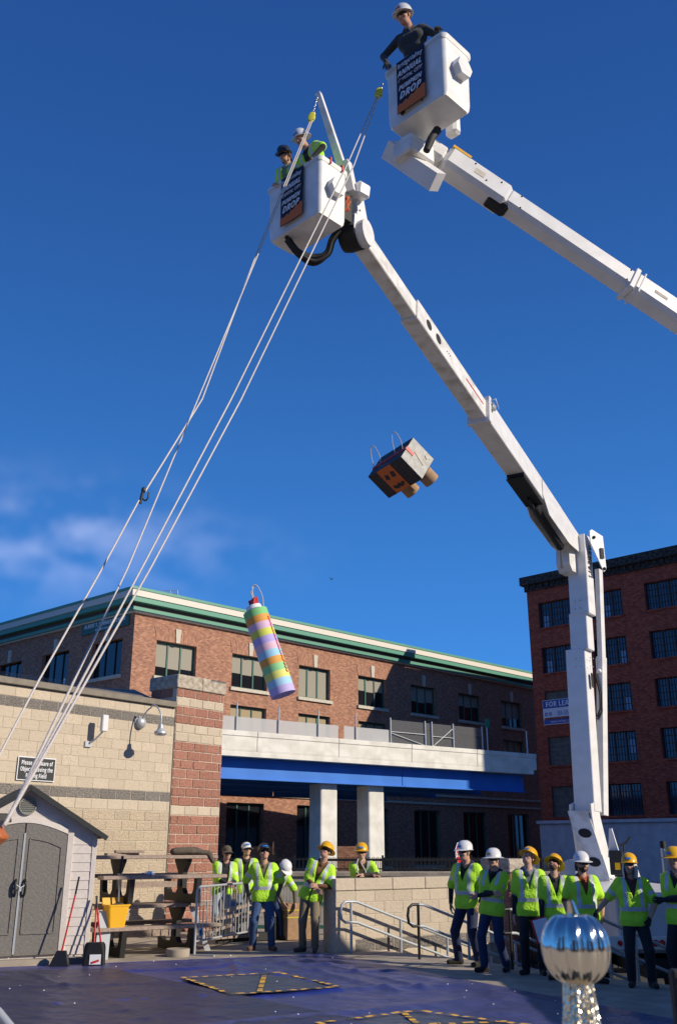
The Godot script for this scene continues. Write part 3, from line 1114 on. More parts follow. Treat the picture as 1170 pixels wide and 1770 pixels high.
# ---------- ground ----------
func make_ground() -> void:
	var g := MB.new()
	g.quad(Vector3(-500, -0.95, 60), Vector3(500, -0.95, 60), Vector3(500, -0.95, -600), Vector3(-500, -0.95, -600), Vector3.UP)
	struct(part("street", g, M.asphalt))
	var poly := PackedVector2Array([Vector2(-32, 10), Vector2(-32, -40), Vector2(-3, -27), Vector2(3.4, -21.4), Vector2(3.2, -20.1), Vector2(0.72, -18.42), Vector2(1.85, -17.25), Vector2(2.9, -15.75), Vector2(3.9, -14.45), Vector2(7, -11.1), Vector2(12, -5.6), Vector2(12, 10)])
	var p := MB.new()
	# laid flat: polygon x, y become x, z
	var T := Transform3D(Basis(Vector3.RIGHT, Vector3(0, 0, 1), Vector3.DOWN), Vector3(0, -0.55, 0))
	p.prism(poly, 1.1, T)
	struct(part("pavement", p, M.concrete))
	# control joints in the slab
	var j := MB.new()
	for i in 7:
		var o := Vector3(-7.0 + i * 1.9, 0.003, -16.6 + 0.0)
		j.box(o + Vector3(0, 0, -1.2), Vector3(0.014, 0.002, 5.0), Basis(Vector3.UP, -0.6))
	for i in 3:
		j.box(Vector3(-3.0, 0.0045, -17.9 - i * 1.7), Vector3(14.0, 0.002, 0.014), Basis(Vector3.UP, 0.38))
	struct(part("pavement_joint", j, M.soffit))
	# the steps down to the street
	var U := Vector3(0.83, 0, -0.55).normalized()
	for i in 7:
		var m := MB.new()
		var y := -0.13 * (i + 1)
		var e := [Vector3(0.72, 0, -18.42), Vector3(1.85, 0, -17.25), Vector3(2.9, 0, -15.75), Vector3(3.9, 0, -14.45), Vector3(7, 0, -11.1)]
		for k in 4:
			var a: Vector3 = e[k] + U * (0.4 * i)
			var b: Vector3 = e[k + 1] + U * (0.4 * i)
			var lo := Vector3(0, y - 0.25, 0)
			var up := Vector3(0, y, 0)
			m.hexa([a + lo, b + lo, b + U * 0.4 + lo, a + U * 0.4 + lo, a + up, b + up, b + U * 0.4 + up, a + U * 0.4 + up])
		struct(part("step", m, M.concrete))


# one mesh per block size, shared by every block of that size
var block_mesh := {}


func block(called: String, parent: Node3D, x: float, y: float, z: float, w: float, h: float, d: float, m: Material, bev := 0.006) -> MeshInstance3D:
	var key := "%.3f %.3f %.3f %.3f" % [w, h, d, bev]
	if not block_mesh.has(key):
		var b := MB.new()
		b.box(Vector3.ZERO, Vector3(w, h, d), Basis.IDENTITY, bev)
		block_mesh[key] = b.mesh()
	return put(called, block_mesh[key], m, parent, at(Vector3(x, y, z)))


func pick(kind: String) -> Material:
	return M["%s_%d" % [kind, rng.randi() % 4]]


func make_block_wall() -> void:
	var w := thing("block_wall", "tall tan concrete block wall with two dark grey bands behind the shed", "wall", frame(Vector3(-7.36, 0, -17.4), 0.63, -0.777))
	var L := 5.75
	var core := MB.new()
	core.box(Vector3(L / 2, 2.36, -0.111), Vector3(L, 4.72, 0.21))
	part("mortar_core", core, M.mortar, w)
	var H := 0.2055
	for j in 23:
		var x := -0.2 if j % 2 else 0.0
		var kind := "rough_tan" if j < 12 else "tan_block"
		if j == 13 or j == 21:
			kind = "grey_block"
		var gap := 0.011 if j < 14 or j == 21 else 0.004
		while x < L - 0.02:
			var a := maxf(x, 0.0)
			var b := minf(x + 0.405, L)
			if b - a > 0.05:
				var out := rng.randf_range(0.0, 0.006) if j < 14 else rng.randf_range(0, 0.002)
				block("block", w, (a + b) / 2, (j + 0.5) * H, -0.02 + out - 0.02, b - a - gap, H - gap, 0.08, pick(kind), 0.006 if j < 14 else 0.002)
			x += 0.405
	var cap := MB.new()
	cap.box(Vector3(L / 2, 4.80, -0.1), Vector3(L, 0.13, 0.36), Basis.IDENTITY, 0.01)
	part("coping", cap, M.flashing, w)
	# a sloped roof edge behind the coping, running back to the pillar
	var back := MB.new()
	back.hexa([Vector3(2.2, 4.72, -0.3), Vector3(L, 4.72, -0.3), Vector3(L, 4.72, -1.5), Vector3(2.2, 4.72, -1.5), Vector3(2.2, 4.84, -0.3), Vector3(L, 4.84, -0.3), Vector3(L, 5.3, -1.5), Vector3(2.2, 4.9, -1.5)])
	part("roof", back, M.flashing, w)
	var fc := thing("chain_link_fence", "chain link fence with thin posts behind the coping of the tan block wall", "fence", w.transform)
	for x in [0.4, 2.1, 3.9]:
		var fp := MB.new()
		fp.tube([Vector3(x, 4.6, -1.7), Vector3(x, 5.35, -1.7)], 0.025, 6)
		part("post", fp, M.galvanised, fc)
	var fm := MB.new()
	fm.box(Vector3(2.2, 4.95, -1.73), Vector3(5.2, 0.7, 0.008))
	part("wire_mesh", fm, M.far_chain_link, fc)
	# wall fittings, each its own thing
	var T := w.transform
	var s := thing("sign", "small black sign about objects leaving the playing field on tan block wall", "sign", T * at(Vector3(2.25, 3.17, 0.03)))
	var p := MB.new()
	p.box(Vector3.ZERO, Vector3(0.86, 0.45, 0.012), Basis.IDENTITY, 0.004)
	part("border", p, M.sign_white, s)
	p = MB.new()
	p.box(Vector3(0, 0, 0.007), Vector3(0.82, 0.41, 0.006))
	part("panel", p, M.sign_black, s)
	for i in 3:
		lettering("lettering", ["Please Be Aware of", "Objects Leaving the", "Playing Field"][i], 0.08, M.sign_white, s, at(Vector3(0, 0.11 - i * 0.12, 0.011)), true, 0.7)
	# gooseneck lamp
	var lamp := thing("wall_lamp", "silver gooseneck lamp with bell shade on tan block wall", "lamp", T * at(Vector3(4.74, 4.3, 0)))
	var m := MB.new()
	m.ball(Vector3(0, 0, 0.06), Vector3(0.125, 0.125, 0.1))
	m.lathe(at(Vector3.ZERO, Basis(Vector3.RIGHT, PI / 2)), [[0.14, 0.0], [0.14, 0.03], [0.0, 0.03]], 16)
	part("canopy", m, M.galvanised, lamp)
	m = MB.new()
	var arc := []
	for i in 15:
		var a := PI * i / 14.0
		arc.append(Vector3(0, 0.02 + 0.24 * sin(a) + (0.1 * i / 14.0 if i < 7 else 0.1 - 0.1 * (i - 7) / 7.0), 0.12 + 0.32 * (1.0 - cos(a)) * 0.95))
	arc.append(Vector3(0, -0.12, arc[14].z))
	m.tube(arc, 0.017, 8)
	part("arm", m, M.galvanised, lamp)
	m = MB.new()
	m.lathe(at(Vector3(0, -0.12, arc[14].z)), [[0.0, 0.03], [0.05, 0.03], [0.06, -0.05], [0.09, -0.09], [0.13, -0.12], [0.14, -0.16], [0.1, -0.2], [0.0, -0.21]], 18)
	part("lamp_shade", m, M.galvanised, lamp)
	# little camera box on a bracket
	var cb := thing("wall_sensor", "white box sensor on a steel bracket on the tan block wall", "sensor", T * at(Vector3(3.55, 4.04, 0)))
	m = MB.new()
	m.box(Vector3(0.03, 0.12, 0.3), Vector3(0.15, 0.34, 0.1), Basis.IDENTITY, 0.015)
	part("housing", m, M.white_hat, cb)
	m = MB.new()
	m.tube([Vector3(-0.12, -0.28, 0.03), Vector3(-0.08, -0.24, 0.12), Vector3(0.0, -0.1, 0.24), Vector3(0.02, -0.03, 0.3)], 0.022, 6)
	m.box(Vector3(-0.13, -0.3, 0.02), Vector3(0.16, 0.12, 0.04), Basis.IDENTITY, 0.005)
	part("bracket", m, M.galvanised, cb)


func make_pillar() -> void:
	var w := thing("block_pillar", "tall red split-face block pillar with tan bands and stone cap", "pillar", frame(Vector3(-3.72, 0, -21.9), 0.63, -0.777))
	var W := 1.5
	var D := 0.9
	var core := MB.new()
	core.box(Vector3(W / 2, 2.6, -D / 2), Vector3(W, 5.2, D))
	part("mortar_core", core, M.mortar, w)
	# [from, to, kind], bottom up
	var y := 0.0
	var row := 0
	while y < 5.14:
		var h := 0.2
		var kind := "red_block"
		if (y > 2.28 and y < 2.48) or (y > 3.98 and y < 4.28) or (y > 4.7 and y < 4.95):
			kind = "tan_block"
		if y > 4.44 and y < 4.52:
			kind = "grey_block"
			h = 0.1
		if y + h > 5.2:
			h = 5.2 - y
		var g := 0.012
		var x := 0.0
		var first := 0.2 if row % 2 else 0.4
		while x < W - 0.01:
			var b := minf(x + (first if x == 0.0 else 0.4), W)
			if W - b < 0.08:
				b = W
			block("block", w, (x + b) / 2, y + h / 2, -0.06 + rng.randf_range(0, 0.012), b - x - g, h - g, 0.14, pick(kind), 0.012)
			x = b
		var z := -0.14
		var fz := 0.4 if row % 2 else 0.2
		while z > -D + 0.01:
			var b := maxf(z - (fz if z == -0.14 else 0.4), -D)
			for sx in [0.06, W - 0.06]:
				block("block", w, sx + rng.randf_range(-0.006, 0.006), y + h / 2, (z + b) / 2, 0.14, h - g, z - b - g, pick(kind), 0.012)
			z = b
		y += h
		row += 1
	for i in 2:
		block("cap_stone", w, -0.04 + (W + 0.08) * (0.25 + 0.5 * i), 5.36, -D / 2, (W + 0.08) / 2 - 0.008, 0.31, D + 0.1, M.cap_stone, 0.015)
	# dark strip standing in for the dark gap between wall and pillar
	var d := MB.new()
	d.tube([Vector3(-0.16, 0, -0.12), Vector3(-0.16, 4.7, -0.12)], 0.055, 8)
	tag(part("dark_gap_strip", d, M.soffit), "dark strip standing in for the gap beside the red block pillar", "pipe").transform = w.transform


func make_low_wall() -> void:
	var w := thing("low_wall", "waist-high tan block wall beside the steps with stone coping", "wall", frame(Vector3(-0.05, 0, -17.87), 0.83, -0.55))
	var L := 3.55
	var D := 0.4
	var core := MB.new()
	core.box(Vector3(L / 2, 0.05, -D / 2), Vector3(L - 0.01, 1.9, D - 0.01))
	part("mortar_core", core, M.mortar, w)
	for j in range(-5, 5):
		var x := -0.21 if j % 2 else 0.0
		while x < L - 0.02:
			var a := maxf(x, 0.0)
			var b := minf(x + 0.42, L)
			if b - a > 0.04:
				var kind := "tan_block" if (j != 0 and j > -3) or x < 0.4 else "grey_block"
				block("block", w, (a + b) / 2, (j + 0.5) * 0.2, -0.06 + rng.randf_range(0, 0.003), b - a - 0.006, 0.194, 0.12, pick(kind), 0.006)
			x += 0.42
		block("block", w, 0.06, (j + 0.5) * 0.2, -D / 2 - 0.06, 0.12, 0.194, D - 0.13, pick("tan_block"), 0.006)
	var x0 := -0.02
	for l in [0.42, 0.83, 0.76, 0.76, 0.83]:
		block("coping", w, x0 + l / 2, 1.1, -D / 2, l - 0.008, 0.198, D + 0.05, pick("tan_block"), 0.01)
		x0 += l


# a wall with openings: boxes between every pair of breaks that is not an opening
func pierced(L: float, y0: float, y1: float, wins: Array, d: float) -> MB:
	var xs := [0.0, L]
	var ys := [y0, y1]
	for w in wins:
		for k in [0, 2]:
			if not xs.has(w[k]):
				xs.append(w[k])
			if not ys.has(w[k + 1]):
				ys.append(w[k + 1])
	xs.sort()
	ys.sort()
	var m := MB.new()
	for j in ys.size() - 1:
		var run := -1.0
		for i in xs.size():
			var solid := false
			if i < xs.size() - 1:
				solid = true
				var cx: float = (xs[i] + xs[i + 1]) / 2
				var cy: float = (ys[j] + ys[j + 1]) / 2
				for w in wins:
					if cx > w[0] and cx < w[2] and cy > w[1] and cy < w[3]:
						solid = false
			if solid and run < 0.0:
				run = xs[i]
			if not solid and run >= 0.0:
				m.box(Vector3((run + xs[i]) / 2, (ys[j] + ys[j + 1]) / 2, -d / 2), Vector3(xs[i] - run, ys[j + 1] - ys[j], d))
				run = -1.0
	return m


func tall_window(b: Node3D, w: Array, lights: int, blind: float, bm: Material, gm: Material) -> void:
	var x0: float = w[0]
	var y0: float = w[1]
	var W: float = w[2] - x0
	var H: float = w[3] - y0
	var z := -0.28
	var f := MB.new()
	for i in lights + 1:
		f.box(Vector3(x0 + 0.05 + (W - 0.1) * i / lights, y0 + H / 2, z), Vector3(0.09, H, 0.1))
	for y in [0.05, H - 0.05]:
		f.box(Vector3(x0 + W / 2, y0 + y, z + 0.003), Vector3(W, 0.09, 0.1))
	var o := part("window", f, M.frame_green, b)
	for i in lights:
		var p := MB.new()
		var pw := (W - 0.1) / lights
		p.box(Vector3(x0 + 0.05 + pw * (i + 0.5), y0 + H / 2, z - 0.02), Vector3(pw - 0.09, H - 0.18, 0.012))
		part("pane", p, gm, o)
		if blind > 0.0:
			var q := MB.new()
			var bh := H * clampf(blind + [0.0, 0.02, -0.02][i % 3], 0.1, 0.96)
			q.box(Vector3(x0 + 0.05 + pw * (i + 0.5), y0 + H - 0.09 - bh / 2, z - 0.008), Vector3(pw - 0.1, bh, 0.008))
			part("blind", q, bm, o)


func cornice(L: float, y: float, ext0: float, ext1: float) -> Array:
	var out := []
	# [bottom, top, reach, material]
	for c in [[-0.15, 0.0, 0.72, "green_trim"], [-0.5, -0.15, 0.68, "cream_trim"], [-0.78, -0.5, 0.62, "green_trim"], [-1.0, -0.78, 0.3, "soffit"], [-1.18, -1.0, 0.34, "green_trim"], [-1.26, -1.18, 0.2, "cream_trim"]]:
		var m := MB.new()
		var e0: float = ext0 * c[2]
		var e1: float = ext1 * c[2]
		m.hexa([Vector3(0, y + c[0], -0.4), Vector3(L, y + c[0], -0.4), Vector3(L + e1, y + c[0], c[2]), Vector3(-e0, y + c[0], c[2]), Vector3(0, y + c[1], -0.4), Vector3(L, y + c[1], -0.4), Vector3(L + e1, y + c[1], c[2]), Vector3(-e0, y + c[1], c[2])])
		out.append([m, c[3]])
	return out


func make_centre_building() -> void:
	var corner := Vector3(-11.02, 0, -50.08)
	var b := thing("brick_building", "brown brick building with green and cream cornice behind the bridge", "building", frame(corner, 0.7076, -0.7066))
	var wins := []
	for i in 9:
		var x := 1.5 + i * 5.3
		wins.append([x, 10.5, x + 2.72, 12.46])
		wins.append([x, 7.55, x + 2.72, 9.5])
		wins.append([x, 0.6, x + 2.72, 4.1])
	part("wall", pierced(48.0, -0.95, 14.0, wins, 0.5), M.brick, b)
	var bl := [0.66, 0.5, 0.94, 0.42, 0.5, 0.4, 0.6, 0.3, 0.5]
	for i in wins.size():
		var w: Array = wins[i]
		var k := i / 3
		var level := i % 3
		tall_window(b, w, 3, bl[k] if level == 0 else (0.95 if level == 1 else 0.0), M.blind if level != 1 else M.curtain, M.glass)
		var s := MB.new()
		s.box(Vector3((w[0] + w[2]) / 2, w[1] - 0.1, 0.02), Vector3(2.95, 0.19, 0.24))
		part("sill", s, M.limestone, b)
		if level == 0:
			var kx: float = (w[0] + w[2]) / 2
			var ks := MB.new()
			ks.prism(PackedVector2Array([Vector2(-0.13, 0), Vector2(0.13, 0), Vector2(0.18, 0.78), Vector2(-0.18, 0.78)]), 0.12, at(Vector3(kx, w[3] + 0.003, 0.03)))
			part("keystone", ks, M.limestone, b)
			var li := MB.new()
			li.prism(PackedVector2Array([Vector2(-1.4, 0), Vector2(1.4, 0), Vector2(1.55, 0.72), Vector2(-1.55, 0.72)]), 0.05, at(Vector3(kx, w[3] + 0.004, 0.0)))
			part("lintel", li, M.soldier_brick, b)
	for c in cornice(48.0, 15.0, 1.0, 0.0):
		part("cornice", c[0], M[c[1]], b)
	# courses under the bridge, seen in the dark
	var bands := MB.new()
	for y in [4.55, 5.1]:
		bands.box(Vector3(24, y, 0.05), Vector3(48, 0.13, 0.13))
	part("string_course", bands, M.limestone, b)
	var r := MB.new()
	r.box(Vector3(24, 14.5, -6), Vector3(48, 0.2, 12))
	part("roof", r, M.roof_edge, b)
	var inside := MB.new()
	inside.box(Vector3(24, 6.5, -1.2), Vector3(47, 14.8, 0.2))
	part("inner_wall", inside, M.soffit, b)
	# the left face, in shade
	var T := b.transform.affine_inverse() * frame(corner - Vector3(0.7515, 0, 0.6598) * 26.0, 0.7515, 0.6598)
	var lf := Node3D.new()
	lf.name = "left_face"
	lf.transform = T
	b.add_child(lf, true)
	var lw := []
	for i in 4:
		var x := 26.0 - 3.75 - i * 5.05
		lw.append([x, 10.5, x + 2.8, 12.5])
		lw.append([x, 6.9, x + 2.8, 9.0])
	part("wall", pierced(25.98, -0.95, 14.0, lw, 0.5), M.brick, lf)
	for i in lw.size():
		var w: Array = lw[i]
		var f := MB.new()
		for k in 4:
			f.box(Vector3(w[0] + 0.05 + 2.7 * k / 3.0, (w[1] + w[3]) / 2, -0.28), Vector3(0.08, w[3] - w[1], 0.1))
		for q in 3:
			f.box(Vector3(w[0] + 0.05 + 2.7 * (q + 0.5) / 3.0, (w[1] + w[3]) / 2, -0.3), Vector3(0.81, w[3] - w[1], 0.012))
		part("window", f, M.glass, lf)
		var s := MB.new()
		s.box(Vector3(w[0] + 1.4, w[1] - 0.1, 0.02), Vector3(3.0, 0.19, 0.24))
		if i % 2 == 0:
			s.prism(PackedVector2Array([Vector2(-0.13, 0), Vector2(0.13, 0), Vector2(0.18, 0.78), Vector2(-0.18, 0.78)]), 0.12, at(Vector3(w[0] + 1.4, w[3] + 0.003, 0.03)))
		part("sill", s, M.limestone, lf)
	for c in cornice(26.0, 15.0, 0.0, 0.9):
		part("cornice", c[0], M[c[1]], lf)
	var sg := thing("building_sign", "dark green name board with white letters high on the brown brick building", "sign", b.transform * T * at(Vector3(26.0 - 2.6, 13.47, 0.06)))
	var p := MB.new()
	p.box(Vector3.ZERO, Vector3(4.4, 0.72, 0.1), Basis.IDENTITY, 0.01)
	part("board", p, M.frame_green, sg)
	lettering("lettering", "ALBERT T. SUMMERS CENTER", 0.22, M.sign_white, sg, at(Vector3(0, 0.08, 0.054)), true, 0.92)
	lettering("lettering", "WORKFORCE DEVELOPMENT", 0.1, M.sign_white, sg, at(Vector3(0, -0.22, 0.054)), true, 0.9)
	var bird := MB.new()
	var bp := Vector3(-0.35, 14.2, -45.0)
	bird.ball(bp, Vector3(0.035, 0.03, 0.08), 8, 6)
	for sx in [-1.0, 1.0]:
		bird.hexa([bp + Vector3(0, 0, -0.05), bp + Vector3(0.12 * sx, 0.09, -0.03), bp + Vector3(0.12 * sx, 0.09, 0.02), bp + Vector3(0, 0, 0.06), bp + Vector3(0, 0.012, -0.05), bp + Vector3(0.12 * sx, 0.1, -0.03), bp + Vector3(0.12 * sx, 0.1, 0.02), bp + Vector3(0, 0.012, 0.06)])
	tag(part("bird", bird, M.sign_black), "small dark bird flying above the brown building's roof", "bird")
	# rooftop aerial
	var an := MB.new()
	var o := b.transform * Vector3(2.6, 15.0, -0.6)
	for q in [[-0.5, 0], [0.5, 0], [0, 0]]:
		an.tube([o + Vector3(q[0], -0.05, 0), o + Vector3(q[0] * 0.8, 0.6, 0)], 0.025, 5)
	for y in [0.2, 0.4, 0.58]:
		an.tube([o + Vector3(-0.45, y, 0), o + Vector3(0.45, y, 0)], 0.02, 5)
	tag(part("roof_aerial", an, M.rail_grey), "small grey metal frame on the brown brick roof near the corner", "aerial")


func make_red_building() -> void:
	var b := thing("red_building", "dark red brick building with black cornice and grid windows, in shade", "building", frame(Vector3(12.72, 0, -62.0), 0.738, 0.6748))
	var k := 0.8   # heights and lengths were taken 1.25 times as far away
	var wins := []
	var cols := [[1.0, 4.1], [5.65, 8.45], [10.35, 13.15], [15.1, 17.9], [19.8, 22.6]]
	var rows := [[18.8, 20.95], [15.05, 17.17], [11.5, 13.6], [7.8, 9.98], [3.95, 6.2]]
	for r in rows:
		for c in cols:
			wins.append([c[0] * k, (r[0] - 1.72) * k + 1.72, c[1] * k, (r[1] - 1.72) * k + 1.72])
	var wb := 3.26
	part("wall", pierced(44.0, wb, 18.4, wins, 0.45), M.red_brick, b)
	var side := MB.new()
	side.box(Vector3(0.225, 8.7, -10.5), Vector3(0.445, 19.3, 20))
	side.box(Vector3(22, 18.3, -10.5), Vector3(43, 0.1, 20))
	part("wall", side, M.red_brick, b)
	var back := MB.new()
	back.box(Vector3(22, 9, -1.6), Vector3(43.4, 18, 0.2))
	part("inner_wall", back, M.soffit, b)
	var c := MB.new()
	c.box(Vector3(22, 18.68, 0.0), Vector3(44.5, 0.56, 0.9))
	c.box(Vector3(22, 18.2, 0.06), Vector3(44.2, 0.4, 0.14))
	for i in 88:
		c.box(Vector3(0.2 + i * 0.5, 18.25, 0.16), Vector3(0.2, 0.3, 0.16))
	part("cornice", c, M.roof_edge, b)
	var g := MB.new()
	g.box(Vector3(22, 1.15, -0.2), Vector3(44.3, 4.2, 0.62))
	g.box(Vector3(22, 3.2, 0.05), Vector3(44.5, 0.18, 0.5))
	part("ground_storey", g, M.white_wall, b)
	var rec := MB.new()
	for i in 8:
		rec.box(Vector3(1.6 + i * 3.4 + 1.2, 2.45, 0.118), Vector3(2.4, 0.05, 0.03))
		rec.box(Vector3(1.6 + i * 3.4, 0.9, 0.118), Vector3(0.05, 3.15, 0.03))
	part("panel_moulding", rec, M.white_wall, b)
	var n := 0
	for w in wins:
		var col := n % 5
		var row := n / 5
		n += 1
		var W: float = w[2] - w[0]
		var H: float = w[3] - w[1]
		var sl := MB.new()
		sl.box(Vector3((w[0] + w[2]) / 2, w[1] - 0.06, 0.02), Vector3(W + 0.1, 0.12, 0.14))
		part("sill", sl, M.red_brick, b)
		if col == 0 and row >= 2:
			var bd := MB.new()
			for q in 6:
				bd.box(Vector3((w[0] + w[2]) / 2, w[1] + H * (q + 0.5) / 6, -0.2), Vector3(W, H / 6 - 0.012, 0.04))
			part("boarding", bd, M.boarding, b)
			continue
		var f := MB.new()
		for i in 4:
			f.box(Vector3(w[0] + W * i / 3.0, (w[1] + w[3]) / 2, -0.24), Vector3(0.09, H, 0.06))
		for i in 13:
			f.box(Vector3(w[0] + W * i / 12.0, (w[1] + w[3]) / 2, -0.25), Vector3(0.03, H, 0.04))
		for i in 5:
			f.box(Vector3((w[0] + w[2]) / 2, w[1] + H * i / 4.0, -0.252), Vector3(W, 0.035 if i % 4 else 0.1, 0.04))
		var o := part("window", f, M.rust_frame, b)
		for i in 3:
			var p := MB.new()
			p.box(Vector3(w[0] + W * (i + 0.5) / 3.0, (w[1] + w[3]) / 2, -0.27), Vector3(W / 3.0, H, 0.012), Basis(Vector3.UP, rng.randf_range(-0.02, 0.02)))
			part("pane", p, M.old_glass, o)
			# single lights coloured pale for daylight seen through the building
			var daylit: Array = [[0, 0, 1], [5, 0, 1], [1, 1, 1], [6, 2, 1], [11, 2, 1], [16, 2, 2], [17, 1, 1]]
			for l in daylit:
				if l[0] == n - 1 and l[1] == i:
					var q := MB.new()
					for a in 2:
						for e in 2:
							q.box(Vector3(w[0] + W * (i + 0.375 + 0.25 * a) / 3.0 - 0.02, w[1] + H * (0.125 + 0.25 * (e + l[2] - 1)), -0.262), Vector3(W / 12.0 - 0.04, H / 4 - 0.05, 0.006))
					part("daylight_pane", q, M.daylight_glass, o)
	# the letting board
	var s := thing("letting_board", "blue and white FOR LEASE board on the red brick building", "sign", b.transform * at(Vector3(1.92, 9.88, 0.03)))
	var p := MB.new()
	p.box(Vector3.ZERO, Vector3(2.56, 1.56, 0.05))
	part("board", p, M.sign_white, s)
	p = MB.new()
	p.box(Vector3(0, 0.5, 0.03), Vector3(2.5, 0.5, 0.012))
	p.box(Vector3(0, -0.6, 0.03), Vector3(2.5, 0.28, 0.012))
	part("band", p, M.sign_blue, s)
	lettering("lettering", "FOR LEASE", 0.32, M.sign_white, s, at(Vector3(0.0, 0.5, 0.04)), true, 0.95)
	lettering("lettering", "304-345-9344", 0.3, M.sign_blue, s, at(Vector3(0.42, -0.1, 0.03)), false, 0.55)
	lettering("lettering", "BJS BJS", 0.2, M.sign_blue, s, at(Vector3(-0.9, -0.1, 0.03)), true, 0.6)
	lettering("lettering", "www.carhwc.com", 0.14, M.sign_white, s, at(Vector3(0.0, -0.6, 0.04)), false, 1.0)
	# unseen block out of view, placed to shade the bridge end and underpass
	var n2 := thing("unseen_brick_block", "unseen red brick block out of view on the right, placed to shade the bridge", "building", frame(Vector3(30.0, 0, -35.6), 0.3, -0.95))
	var nb := MB.new()
	nb.box(Vector3(11, 11.2, 9), Vector3(22, 24.4, 18))
	part("wall", nb, M.red_brick, n2)


# unseen buildings behind the camera, placed for reflections in glass and silver pumpkin
func make_street_behind() -> void:
	var n := 0
	for q in [[Vector3(26, 0, 20), 18.0, 11.0, "red_brick"], [Vector3(3, 0, 26), 16.0, 14.0, "brick"], [Vector3(-15, 0, 22), 17.0, 8.0, "white_wall"]]:
		var b := thing("unseen_building", ["unseen dark red building placed for reflections", "unseen tall brown building placed for reflections", "unseen low pale building placed for reflections"][n] + " behind the viewer", "building", frame(q[0], -1, 0))
		var wins := []
		for r in int(q[2] / 3.4):
			for c in int(q[1] / 2.9):
				wins.append([0.9 + c * 2.9, 1.0 + r * 3.4, 2.5 + c * 2.9, 2.9 + r * 3.4])
		part("wall", pierced(q[1], -0.95, q[2], wins, 0.4), M[q[3]], b)
		var g := MB.new()
		g.box(Vector3(q[1] / 2, q[2] / 2 - 0.5, -1.3), Vector3(q[1] - 0.1, q[2] + 0.8, 2.0))
		part("glazing", g, M.glass, b)
		n += 1


func make_bridge() -> void:
	var b := thing("road_bridge", "pale concrete road bridge with blue steel girders in front of brown building", "bridge", frame(Vector3(-4.34, 0, -37.01), 0.8081, -0.589))
	for i in 7:
		var x := -10.4 + i * 3.95
		var l := 3.93
		var p := MB.new()
		p.box(Vector3(x + l / 2, 5.62, -0.1), Vector3(l, 0.76, 0.2), Basis.IDENTITY, 0.01)
		p.box(Vector3(x + l / 2, 5.9, -0.1), Vector3(l, 0.2, 0.26), Basis.IDENTITY, 0.015)
		p.box(Vector3(x + l / 2, 5.3, -0.098), Vector3(l, 0.015, 0.21))
		part("parapet_panel", p, M.pale_concrete, b)
	var d := MB.new()
	d.box(Vector3(3.3, 5.14, -6.2), Vector3(27.4, 0.2, 12.4))
	d.box(Vector3(3.3, 5.6, -12.3), Vector3(27.4, 0.75, 0.2))
	part("deck", d, M.pale_concrete, b)
	for z in [-0.65, -3.6, -7.0, -11.2]:
		for k in 2:
			var g := MB.new()
			var x0 := -9.0 if k == 0 else 9.32
			var x1 := 9.28 if k == 0 else 16.9
			g.box(Vector3((x0 + x1) / 2, 4.6, z), Vector3(x1 - x0, 0.74, 0.03))
			g.box(Vector3((x0 + x1) / 2, 4.24, z), Vector3(x1 - x0, 0.04, 0.34))
			g.box(Vector3((x0 + x1) / 2, 4.99, z), Vector3(x1 - x0, 0.04, 0.34))
			part("girder", g, M.girder_blue, b)
	# columns
	for q in [Vector3(-0.64, 0, -41.3), Vector3(1.38, 0, -42.8)]:
		var c := MB.new()
		c.loft([[-0.95, 0.88, 0.88, 0.1], [4.22, 0.88, 0.88, 0.1]], false, true)
		var o := part("column", c, M.pale_concrete, b)
		o.transform = b.transform.affine_inverse() * frame(q, 0.8081, -0.589)
	# fence along the edge
	var xs := [-4.8, -2.7, -0.75, 0.6, 2.55, 4.5, 6.45, 8.35, 10.35, 10.75, 12.05, 13.9, 16.9]
	for x in xs:
		var p := MB.new()
		p.tube([Vector3(x, 5.7, -0.22), Vector3(x, 7.1, -0.22)], 0.035, 6)
		part("fence_post", p, M.galvanised, b)
	for w in [[-6.0, 5.55], [5.85, 8.3]]:
		var p := MB.new()
		p.box(Vector3((w[0] + w[1]) / 2, 6.28, -0.27), Vector3(w[1] - w[0], 0.58, 0.01))
		part("wire_mesh", p, M.chain_link, b)
	var p2 := MB.new()
	p2.box(Vector3(11.1, 6.5, -0.27), Vector3(5.5, 1.05, 0.01))
	part("wire_mesh", p2, M.far_chain_link, b)
	var r := MB.new()
	for q in [[8.35, 6.5, 10.35, 6.5], [8.35, 6.45, 10.3, 6.02], [10.75, 6.45, 12.05, 6.45], [10.8, 6.02, 12.0, 6.85]]:
		r.tube([Vector3(q[0], q[1], -0.22), Vector3(q[2], q[3], -0.22)], 0.02, 5)
	part("brace", r, M.galvanised, b)
	var rs := thing("road_sign", "small green sign on a thin post on the bridge", "sign", b.transform * at(Vector3(14.6, 6.0, -0.6)))
	var s := MB.new()
	s.tube([Vector3(0, -0.3, 0), Vector3(0, 1.4, 0)], 0.03, 6)
	part("post", s, M.galvanised, rs)
	s = MB.new()
	s.box(Vector3(0, 1.35, 0.04), Vector3(0.28, 0.42, 0.015))
	part("sign_plate", s, M.sign_green, rs)


